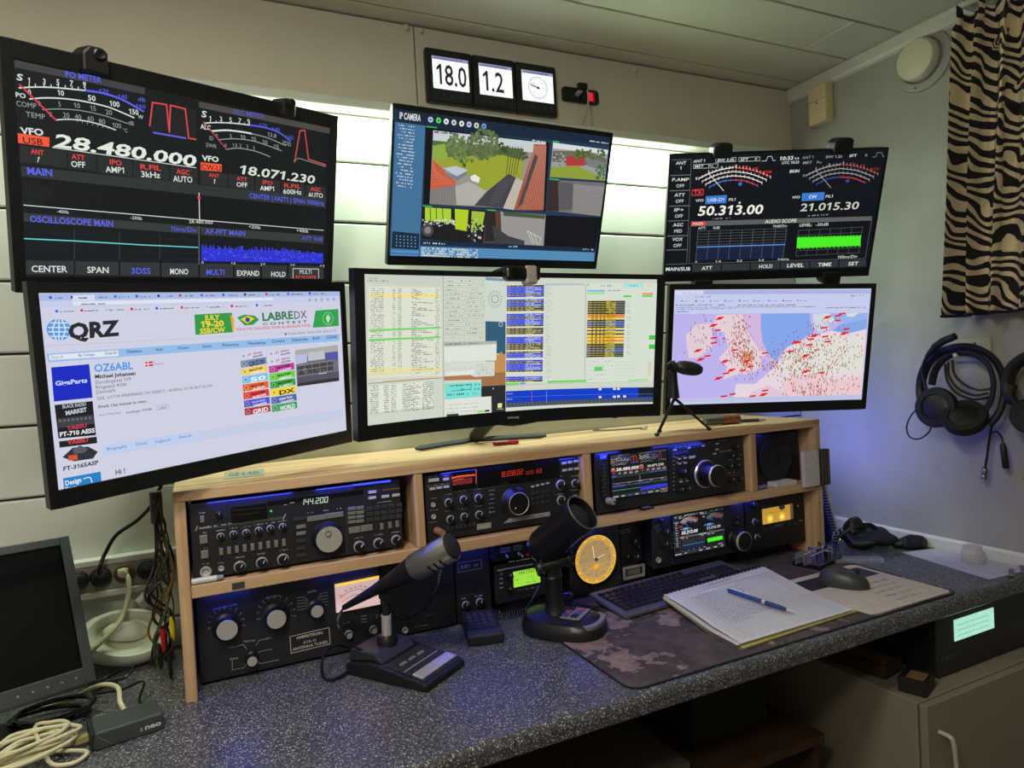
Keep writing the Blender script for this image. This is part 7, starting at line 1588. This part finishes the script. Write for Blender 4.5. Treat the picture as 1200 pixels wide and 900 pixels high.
ln = thing('leaning_notebook', 'blue spiral notebook leaning against the wall right of the rack', 'notebook', (1.84, .1, ZD))
Ml = Matrix.Translation((1.873, .06, ZD+.001)) @ Matrix.Rotation(math.radians(-17), 4, 'Y')
G(Ml).box(-.006, .006, .0, .20, 0, .235).build('cover', mat('blue_cover', (46, 70, 110), .5), ln, .002)
G(Ml).box(.0061, .016, .004, .20, .002, .232).build('pages', PAP, ln)
for i in range(22): zz = .010+i*.0102; G(Ml).tube(spline([(-.008, .004, zz), (.004, -.008, zz), (.020, .002, zz), (.012, .014, zz), (-.004, .012, zz)], 3, True), .0011, 5, True).build('binding_ring', SILV, ln)
G().box(1.760, 1.800, .14, .16, ZD+.0005, .935).build('blue_folder', mat('dark_blue_board', (30, 36, 52), .5)); tag(bpy.data.objects['blue_folder'], 'narrow dark board standing between the rack and the leaning notebook', 'folder')
G().box(1.7425, 1.7500, .10, .112, .76, 1.12).build('blue_light_strip', mat('blue_led_strip', (20, 20, 40), .4, emit=(30, 40, 255), es=.9)); tag(bpy.data.objects['blue_light_strip'], 'thin glowing blue light strip on the right outer side of the rack', 'light strip')
# white card with a clear jar
Mp = [(1.870, -.392), (2.030, -.405), (2.034, -.150), (1.925, -.118)]
o = G().prism(Mp, ZD+.0004, ZD+.003, 'z').build('white_card_sheet', mat('white_card2', (186, 186, 196), .6)); tag(o, 'white card sheet on the worktop at the right wall, under the clear jar', 'card')
for i, (x, y) in enumerate(((1.955, -.398), (1.985, -.412), (2.01, -.40))):
    o = G(frameM((x, y, ZD+.0040), .5+i*.1)).box(-.03, .03, -.006, .006, 0, .004).build('steel_tool', mat('dull_steel', (120, 120, 128), .35, .8), None, .001)
    tag(o, ('flat steel piece on the near edge of the white card, the left of three', 'flat steel piece on the near edge of the white card, the middle of three', 'flat steel piece on the near edge of the white card, nearest the wall')[i], 'tool')
jr = thing('jar', 'small clear plastic jar standing on the white card', 'jar', (1.975, -.29, ZD+.0032)); GLS = mat('clear_jar_plastic', (206, 204, 196), .15, alpha=.45)
G().lathe([(0, 0), (.026, 0), (.028, .004), (.028, .030), (.024, .034)], (1.975, -.29, ZD+.0034), (0, 0, 1), 32, False).build('body', GLS, jr); G().lathe([(.024, .034), (.0225, .036), (.0225, .046), (0, .047)], (1.975, -.29, ZD+.0034), (0, 0, 1), 32, False).build('lid', GLS, jr)

# ------------------------------------------------------------------ device and boxes on the cabinet
dv = thing('power_meter', 'black metal device with a lit pale green display on the white cabinet', 'device', (1.83, -.3, cz)); yd = -.405
dx0, dx1 = onY(1097, 740, yd).x, 2.03; dz1 = .698
for (fx, fy) in ((dx0+.03, yd+.03), (dx1-.03, yd+.03), (dx0+.03, .0), (dx1-.03, .0)): G().cyl((fx, fy, cz+.0005), (fx, fy, cz+.010), .010, n=12).build('foot', CASE, dv)
G().box(dx0, dx1, yd+.004, .02, cz+.009, dz1).build('case', CASE, dv, .002); G().box(dx0-.002, dx1+.002, yd, yd+.006, cz+.008, dz1).build('front_panel', PANEL, dv, .002)
a, b = onY(1117, 727, yd), onY(1164, 740, yd)
lz1, lz0 = onY(1117, 727, yd).z, onY(1117, 752, yd).z
sc_ = G().box(onY(1118, 740, yd).x, onY(1164, 727, yd).x, yd-.002, yd+.001, lz0, lz1).build('display', mat('mint_lcd', (170, 220, 200), .4, emit=(170, 228, 206), es=.9), dv)
cv = Canvas(Matrix.Translation((0, yd-.0022, 0))); x0 = onY(1118, 740, yd).x
for i in range(3): 
    for j in range(14): cv.rect(x0+.012+j*.009, lz1-.012-i*.013, x0+.018+j*.009, lz1-.016-i*.013, (130, 190, 172), loc=True)
cv.build('readout', SCREEN, sc_)
cv = Canvas(Matrix.Translation((0, yd-.0004, 0)))
for i in range(9): cv.rect(dx0+.012, dz1-.030-i*.009, dx0+.060-(i % 3)*.006, dz1-.0315-i*.009, (70, 70, 70), loc=True)
cv.disc(dx0+.035, dz1-.016, .003, (150, 60, 50), loc=True); cv.disc(dx1-.03, .625, .003, (110, 110, 110), loc=True); cv.build('panel_print', PRINT, dv)
for i in range(4): G().box(dx0+.012+i*.016, dx0+.023+i*.016, yd-.003, yd+.001, .586, .596).build('button', DBUT, dv, .001)
for (nm, x, y, w_, d_, h_, yw, c_, lb) in (('carton', 1.560, -.270, .085, .13, .034, .15, (52, 42, 34), 'small brown and black carton on the white cabinet, the one lying at the back'), ('carton', 1.548, -.405, .075, .06, .034, .35, (28, 24, 24), 'small black carton with a tan label on the white cabinet, nearest its front edge')):
    Mx = frameM((x, y, cz+.0008), yw); t_ = thing(nm, lb, 'box', Mx); G(Mx).box(-w_/2, w_/2, -d_/2, d_/2, 0, h_).build('box', mat('carton_%d' % (c_[0]), c_, .6), t_, .001); G(Mx).box(-w_/2+.01, w_/2-.02, -d_/2+.008, d_/2-.015, h_, h_+.0008).build('label', mat('tan_label', (128, 96, 62), .6), t_)

# ------------------------------------------------------------------ headphones on the right wall
HPM = mat('headphone_black', (17, 17, 18), .45); HPC = mat('ear_cushion', (13, 13, 14), .7)
hq = lambda x, y, X=1.995: onX(1060+x/4.093, 380+y/4.093, X)
hk = thing('hook_plate', 'small white plate with a screw behind the left headphones', 'hook plate', hq(340, 95, XR))
a, b = hq(245, 75, XR), hq(422, 140, XR)
G().box(XR-.006, XR-.0005, b.y, a.y, b.z-.02, a.z).build('plate', mat('white_plate', (170, 166, 150), .5), hk, .001); G().lathe([(.004, 0), (.003, .002), (0, .002)], hq(337, 93, XR-.006), (-1, 0, 0), 10, False).build('screw', GROOVE, hk)
c = hq(320, 150, XR); G().cyl((XR-.006, c.y, c.z), (XR-.075, c.y, c.z+.004), .006, n=12).build('peg', TRIMW, hk)
hp = thing('headset', 'black headphones with a boom microphone hanging on the right wall', 'headphones', hq(285, 330))
bp = [(95, 400), (78, 330), (85, 250), (120, 180), (185, 128), (270, 108), (350, 118), (425, 165), (468, 240), (478, 330), (455, 420), (410, 480)]
G().tube(spline([hq(x, y, 1.99+.012*math.sin(i)) for i, (x, y) in enumerate(bp)], 7), .0085, 10, flat=1.6).build('headband', HPM, hp)
G().tube(spline([hq(x, y, 1.985) for x, y in ((130, 290), (150, 215), (200, 160), (270, 138), (340, 148), (400, 195), (425, 270), (418, 350), (380, 430))], 7), .0065, 8, flat=1.6).build('band_pad', HPC, hp)
def cup(cx, cy, rx, X, nrm, r=.044):
    c = hq(cx, cy, X); n_ = Vector(nrm).normalized()
    o = G().lathe([(0, -.020), (r*.7, -.019), (r*.95, -.010), (r, 0), (r, .008)], c, -n_, 32, False).build('ear_cup', HPM, hp)
    G().lathe([(r*1.02, -.002), (r*1.08, .010), (r*1.0, .020), (r*.7, .022), (r*.55, .012), (0, .010)], c, n_, 32, False).build('ear_cushion', HPC, o)
cup(160, 400, 60, 1.972, (-1, -.1, .15), .054); cup(290, 455, 60, 1.968, (-.75, -.25, .75), .053)
G().tube(spline([hq(120, 370, 1.97), hq(90, 250, 1.965), hq(92, 190, 1.96), hq(110, 150, 1.955)], 6), .0045, 8).build('boom', HPM, hp)
G().tube([hq(105, 158, 1.955), hq(150, 105, 1.950), hq(190, 78, 1.948), hq(243, 58, 1.946)], [.006, .0105, .0105, .010], 12).build('boom_microphone', HPM, hp)
for k, pts in enumerate((((210, 180), (215, 250), (260, 310), (330, 340), (400, 330)), ((230, 170), (240, 240), (290, 290), (350, 315), (410, 310)), ((195, 190), (205, 270), (250, 330), (330, 360), (400, 350)))):
    G().tube(spline([hq(x, y, 1.99+.005*k) for x, y in pts], 6), .0035, 7).build('coiled_lead', CBLK, hp)
G().tube(spline([hq(70, 395, 1.99), hq(30, 440, 1.99), (hq(10, 495, 1.99)), hq(25, 540, 1.99), hq(70, 550, 1.99), hq(115, 520, 1.99), hq(128, 490, 1.99)], 6), .0024, 7).build('lead_loop', CBLK, hp)
G().tube(spline([hq(420, 450, 2.00), hq(415, 500, 2.0), hq(405, 560, 2.01), hq(395, 640, 2.01), hq(385, 695, 2.01)], 6), .0034, 7).build('lead', CBLK, hp)
a, b = hq(385, 690, 2.01), hq(372, 785, 2.01); G().lathe([(.007, 0), (.009, .004), (.009, .016), (.006, .018), (.0085, .021), (.0085, .030), (0, .031)], a, b-a, 16, False).build('round_connector', mat('dull_steel', (120, 120, 128), .35, .8), hp)
G().tube(spline([hq(412, 525, 2.0), hq(440, 515, 2.0), hq(465, 540, 2.01), hq(472, 580, 2.01)], 5), .0024, 7).build('lead', CBLK, hp); a, b = hq(470, 570, 2.01), hq(487, 692, 2.01); G().tube([a, a+(b-a)*.15, a+(b-a)*.95, b], [.005, .008, .0085, .006], 12).build('jack_plug', HPM, hp)
h2_ = thing('headphones', 'second pair of black headphones, cut by the right edge of the photo', 'headphones', hq(600, 330)); q = lambda x, y, X=1.985: hq(x, y, X)
G().tube(spline([q(505, 330), q(495, 280), q(510, 225), q(550, 180), (q(620, 150)), q(700, 180), q(750, 260), q(740, 380)], 7), .011, 10, flat=1.5).build('headband', HPM, h2_)
def cup2(cx, cy):
    c = q(cx, cy, 1.97); o = G().lathe([(0, -.02), (.03, -.019), (.042, -.008), (.043, .008)], c, (1, .2, 0), 30, False).build('ear_cup', HPM, h2_); G().lathe([(.043, -.002), (.046, .010), (.040, .020), (.026, .020), (0, .010)], c, (-1, -.2, 0), 30, False).build('ear_cushion', HPC, o)
G().tube([q(520, 290), q(500, 340), q(530, 380)], [.012, .016, .010], 12).build('hinge', HPM, h2_); cup2(610, 440); cup2(720, 400)
G().tube(spline([q(490, 370, 2.0), q(520, 430, 2.0), q(560, 490, 2.0), q(600, 540, 2.0), (q(640, 640, 2.01)), q(575, 740, 2.01)], 6), .003, 7).build('lead', CBLK, h2_)
G().cyl((XR-.0005, q(600, 165).y, q(600, 165).z-.012), (XR-.07, q(600, 165).y, q(600, 165).z-.010), .006, n=12).build('peg', TRIMW, h2_)

# ------------------------------------------------------------------ left end of the worktop
Ml_ = frameM((-.345, .010, .951), math.radians(26.9), math.radians(-25), math.radians(2)); LW, LH = .36, .28
Ml_ = frameM((-.327, -.017, .951), math.radians(26.9), math.radians(-25), math.radians(2))
lm = thing('monitor', 'small old dark monitor, switched off, tilted back at the left edge', 'monitor', Ml_)
OLD = mat('dark_grey_old_plastic', (42, 43, 46), .5)
g = G(Ml_); b_ = .017
g.box(-LW/2, -LW/2+b_, 0, .02, -LH/2, LH/2); g.box(LW/2-b_, LW/2, 0, .02, -LH/2, LH/2); g.box(-LW/2+b_, LW/2-b_, 0, .02, LH/2-b_, LH/2); g.box(-LW/2+b_, LW/2-b_, 0, .02, -LH/2, -LH/2+.030)
g.build('bezel', OLD, lm, .002); G(Ml_).box(-LW/2+b_, LW/2-b_, .004, .010, -LH/2+.030, LH/2-b_).build('screen', mat('dark_screen_glossy', (10, 11, 12), .16, spec=.5), lm)
G(Ml_).box(-LW/2+.01, LW/2-.01, .018, .045, -LH/2+.01, LH/2-.01).build('back_cover', CASE, lm, .01)
for i in range(5): G(Ml_).lathe([(.0022, 0), (.0018, .001), (0, .001)], (.06+i*.022, 0, -LH/2+.015), (0, -1, 0), 10, False).build('button', BUT, lm)
nb0 = Ml_ @ Vector((0, .05, -.05)); G().tube([nb0, (nb0.x+.0, nb0.y+.03, .84), (nb0.x+.01, nb0.y+.01, ZD+.014)], .022, 14).build('stand_neck', CASE, lm)
G().prism([(nb0.x+.01+x, nb0.y+.0+y) for x, y in ovl(.095, .07, 32, 2.3)], ZD+.0005, ZD+.014, 'z').build('stand_foot', CASE, lm, .004)
# usb network adapter, cables
M = frameM((-.093, -.062, ZD+.0005), math.radians(12)); ne = thing('network_adapter', 'dark grey box lettered neo at the left front of the worktop', 'adapter', M)
NEO = mat('neo_grey', (58, 62, 62), .5)
G(M).prism([(-.052, 0), (.052, 0), (.056, .006), (.052, .030), (-.052, .030), (-.056, .006)], -.036, .036, 'y').build('body', NEO, ne, .003); G(M).box(-.058, -.053, -.034, .034, .001, .029).build('end_plate', CASE, ne, .001)
cv = Canvas(M @ Matrix.Translation((0, -.0366, 0))); cv.ltext('neo', .022, .010, .0085, (200, 204, 206), .026, 0, 0, .03); cv.ltext('::', .015, .010, .007, (200, 204, 206), .004, 0, 0, .03); cv.line([(-.048, .024), (-.030, .006)], (120, 124, 124), .0008, loc=True); cv.build('lettering', PRINT, ne)
G().tube(spline([M @ Vector((.0, .03, .029)), M @ Vector((-.004, .045, .040)), (-.115, .03, ZD+.05), (-.150, .07, ZD+.045), (-.20, .10, ZD+.02), (-.26, .10, ZD+.012)], 7), .0042, 8).build('cream_lead', CCRM, ne)
G().tube(spline([M @ Vector((.030, .034, .022)), M @ Vector((.028, .055, .030)), (-.075, .07, ZD+.035), (-.12, .11, ZD+.012), (-.17, .14, ZD+.007), (-.13, .17, ZD+.007)], 7), .0028, 8).build('black_lead', CBLK, ne)
pl_ = thing('network_plug', 'clear yellowed network plug with a ribbed cream boot left of the neo box', 'plug', M @ Vector((-.075, 0, 0)))
G(M).box(-.080, -.0585, -.007, .007, .008, .019).build('plug_body', mat('yellow_clear_plastic', (150, 140, 90), .2), pl_, .001)
for i in range(5): G(M).lathe([(.0065, 0), (.0065, .0028)], (-.0815-i*.0042, 0, .0135), (-1, 0, 0), 14).build('boot_ring', CCRM, pl_)
# heap of cream cable
hp_ = []
rc = random.Random(4); cc0 = onZ(45, 880, ZD+.01); cc0 = Vector((-.232, -.085, 0))
for k in range(9):
    r_a = .050+.013*rc.random(); r_b = .026+.012*rc.random(); ph = rc.uniform(-.3, .3); zz = ZD+.006+k*.0032; ox, oy = rc.uniform(-.012, .012), rc.uniform(-.010, .012)
    for i in range(14):
        a = 2*PI*i/14+k*.2; x = r_a*math.cos(a); y = r_b*math.sin(a); hp_.append((cc0.x+ox+x*math.cos(.5+ph)-y*math.sin(.5+ph), cc0.y+oy+x*math.sin(.5+ph)+y*math.cos(.5+ph), zz+.006*abs(math.sin(a))+rc.uniform(0, .003)))
pe = M @ Vector((-.103, 0, .0135)); hp_ += [(-.20, -.125, ZD+.012), (-.175, -.14, ZD+.006), (-.155, -.135, ZD+.006), (-.150, -.115, ZD+.009), tuple(pe+Vector((-.012, -.004, -.002))), tuple(pe)]
cable('network_cable', hp_, .0034, CCRM, 'heap of coiled cream network cable at the bottom left corner', k=4)
for k in range(2):
    pts = [(-.225+.062*math.cos(a)+.01*k, .045+.035*math.sin(a)-.012*k, ZD+.010+.014*k+.012*abs(math.sin(a*.5+k))) for a in [i*2*PI/12*1.6 for i in range(16)]]
    cable('black_cable', pts, .0046, mat('glossy_black_cable', (12, 12, 13), .15), ('glossy black cable coiled under the old monitor, the lower of two loops', 'glossy black cable coiled under the old monitor, the upper of two loops')[k], k=5)
cable('thin_cable', [(-.19, .20, ZD+.006), (-.15, .17, ZD+.012), (-.115, .15, ZD+.02), (-.10, .17, ZD+.03), (-.12, .20, ZD+.02), (-.155, .20, ZD+.009), (-.175, .16, ZD+.006)], .003, CBLK, 'thin black cable knotted behind the neo box', k=6)
# white cable reel / cover against the wall
WC = mat('ivory_plastic', (216, 220, 196), .4, var=.02); Mr = frameM((-.115, .262, ZD+.070), .25, math.radians(-32), .25)
rl = thing('light_fitting', 'round white plastic cover lying against the wall behind the neo box', 'plastic cover', Mr)
g = G(Mr); vs = []; n = 40
for (r_, y_) in ((.094, .030), (.098, .010), (.090, -.010), (.078, -.016), (.066, -.012), (.058, .0), (.030, .006), (.0001, .008)):
    for i in range(n): a = 2*PI*i/n; vs.append((r_*math.cos(a), y_, r_*.62*math.sin(a)))
fs = [(a*n+i, a*n+(i+1) % n, (a+1)*n+(i+1) % n, (a+1)*n+i) for a in range(7) for i in range(n)]; o = g.add(vs, fs, True).build('shell', WC, rl); o.modifiers.new('thick', 'SOLIDIFY').thickness = .003
G(Mr).ell((-.004, -.004, .008), (.045, .010, .022), 24, 12).build('inner_dome', WC, rl)
# hanging bundle of leads with clips
bc = thing('hanging_leads', 'bundle of many thin leads with clips hanging at the left side of the rack', 'cable bundle', (-.030, .14, 1.0))
rb_ = random.Random(9); cols = [(12, 12, 13), (58, 40, 30), (16, 16, 18), (60, 74, 40), (120, 96, 40), (14, 14, 15), (70, 52, 40), (20, 20, 20), (36, 52, 34), (15, 15, 16), (96, 84, 60), (18, 16, 16)]
for i in range(12):
    x0 = -.030-.012*rb_.random(); y0 = .13+.03*rb_.random(); pts = [(x0, y0, 1.125-.01*rb_.random())]
    for k in range(1, 8):
        z_ = 1.12-k*.048-rb_.random()*.012; sp_ = .006+.018*min(1, k/4); pts.append((-.030+rb_.uniform(-sp_, sp_)-(.012 if k > 3 else 0), .135+rb_.uniform(-.02, .02), max(z_, ZD+.02)))
    G().tube(spline(pts, 6), rb_.choice((.0016, .0022, .0028)), 6).build('lead', mat('lead_%d_%d_%d' % cols[i], cols[i], .45), bc)
G().tube([(-.036, .14, 1.135), (-.036, .14, 1.07)], .012, 10).build('cable_wrap', CBLK, bc)
for (x, z_, c_) in ((-.047, .800, (22, 22, 22)), (-.040, .835, (170, 24, 30)), (-.022, .850, (190, 170, 30)), (-.030, .775, (18, 18, 18))):
    G().tube([(x, .125, z_+.025), (x+.001, .123, z_+.01), (x+.002, .122, z_-.02), (x+.001, .122, z_-.028)], [.003, .006, .005, .002], 8, flat=.6).build('crocodile_clip', mat('clip_%d' % c_[0], c_, .4), bc)

# ------------------------------------------------------------------ small displays on the upper wall
def wall_display(name, label, x0, x1, z0, z1, kind):
    yf = YW-.034; t = thing(name, label, 'display', ((x0+x1)/2, YW-.012, z0)); G().box(x0, x1, yf, YW-.0122, z0, z1).build('housing', BEZ, t, .005, 3)
    w = x1-x0; h = z1-z0; a, b, c_, d_ = x0+.018, x1-.012, z0+.036, z1-.022
    s_ = G().box(a, b, yf-.0008, yf+.001, c_, d_).build('screen', mat('white_lit_screen', (230, 232, 240), .3, emit=(232, 234, 242), es=1.0), t)
    cv = Canvas(Matrix.Translation((0, yf-.0010, 0))); cv.rect(a, d_, b, d_-.009, (150, 150, 186), loc=True)
    for i in range(12): cv.rect(a+.006+i*.007, d_-.003, a+.0105+i*.007, d_-.0065, (70, 70, 110), loc=True, layer=2)
    bl = (34, 34, 38)
    if kind == 2:
        xc, zc = (a+b)/2, (c_+d_)/2-.003
        cv.disc(xc, zc, .031, (90, 92, 98), 40, loc=True, ring=.0012)
        for i in range(24): q_ = 2*PI*i/24; cv.line([(xc+.025*math.cos(q_), zc+.025*math.sin(q_)), (xc+.029*math.cos(q_), zc+.029*math.sin(q_))], (60, 60, 66), .001, loc=True)
        for i, t_ in enumerate(('90', '60', '30', '0', '330', '300', '270', '240')): q_ = 2*PI*i/8; cv.ltext(t_, xc+.018*math.cos(q_)-.003, zc+.018*math.sin(q_)-.0015, .0035, (80, 80, 90), .007)
        cv.line([(xc-.024, zc+.007), (xc+.006, zc-.002)], bl, .003, loc=True, layer=4); cv.disc(xc, zc, .004, bl, loc=True, layer=5)
    else: cv.ltext(kind, a+.008, c_+.012, (d_-c_)*.62, bl, (b-a)-(.014 if len(kind) > 3 else .034), 0, 0, .012)
    cv.build('readout', SCREEN, s_)
    for i in range(5): G().lathe([(.0045, 0), (.004, .002), (0, .002)], (x0+.028+i*(w-.050)/4, yf-.0002, z0+.018), (0, -1, 0), 14, False).build('button', DBUT, t)
dxs = [onY(500, 90, YW-.034).x, onY(555, 97, YW-.034).x, onY(605.5, 103, YW-.034).x, onY(652.5, 108, YW-.034).x]
zt = onY(553, 63, YW-.034).z; zb_ = onY(553, 124, YW-.034).z
wall_display('wall_display', 'small black wall display reading 18.0', dxs[0], dxs[1]-.002, zb_, zt, '18.0'); wall_display('wall_display', 'small black wall display reading 1.2, the middle one of the three', dxs[1], dxs[2]-.002, zb_, zt, '1.2'); wall_display('wall_display', 'small black wall display showing a round dial', dxs[2], dxs[3], zb_, zt, 2)
yq = YW-.024; q = lambda x, y: onY(640+x/11.25, 80+y/11.25, yq)
a, b = q(218, 245), q(700, 500); sc2 = thing('socket_plate', 'black rounded wall plate with a red lit digit and a plug', 'wall plate', (b.x*.5+a.x*.5, YW-.012, b.z))
G().prism([(p_[0], p_[1]) for p_ in rrect(a.x, b.x, b.z+.004, a.z+.004, .010)], yq, YW-.0122, 'y').build('plate', BEZ, sc2, .002)
cv = Canvas(Matrix.Translation((0, yq-.0004, 0))); cc_ = q(594, 378); 
cv.rect(cc_.x-.010, cc_.z+.014, cc_.x+.012, cc_.z-.015, (120, 8, 24), loc=True); cv.ltext('8', cc_.x-.008, cc_.z-.012, .024, (255, 30, 60), .014, 0, 0, .03, seg=False); cv.build('red_digit', SCREEN, sc2)
cc_ = q(400, 350); G().lathe([(.020, 0), (.020, .003), (.017, .004), (.016, .001), (0, .001)], cc_, (0, -1, 0), 28, False).build('socket_ring', KNOB, sc2)
pg2 = thing('usb_plug', 'black angled plug with a thin pale looped cord in the black wall plate', 'plug', cc_+Vector((0, -.004, 0)))
G().tube([cc_+Vector((.002, -.002, .001)), cc_+Vector((.001, -.022, .004))], .0075, 12).build('plug_shell', SILV, pg2); G().box(cc_.x-.011, cc_.x+.020, cc_.y-.036, cc_.y-.018, cc_.z+.005, cc_.z+.024).build('plug_head', KNOB, pg2, .004)
TH = mat('pale_thin_cord', (186, 176, 150), .5)
for s_, (ex, ey) in enumerate(((455, 800), (572, 810))):
    e = onY(640+ex/11.25, 80+ey/11.25, yq+.004); G().tube(spline([cc_+Vector((.010, -.028, .010)), cc_+Vector((.022+.004*s_, -.026, .004)), cc_+Vector((.026+.004*s_, -.018, -.030)), Vector((e.x, yq-.006, e.z+.02)), Vector((e.x, yq-.002, e.z-.10))], 6), .0016, 6).build('cord', TH, pg2)
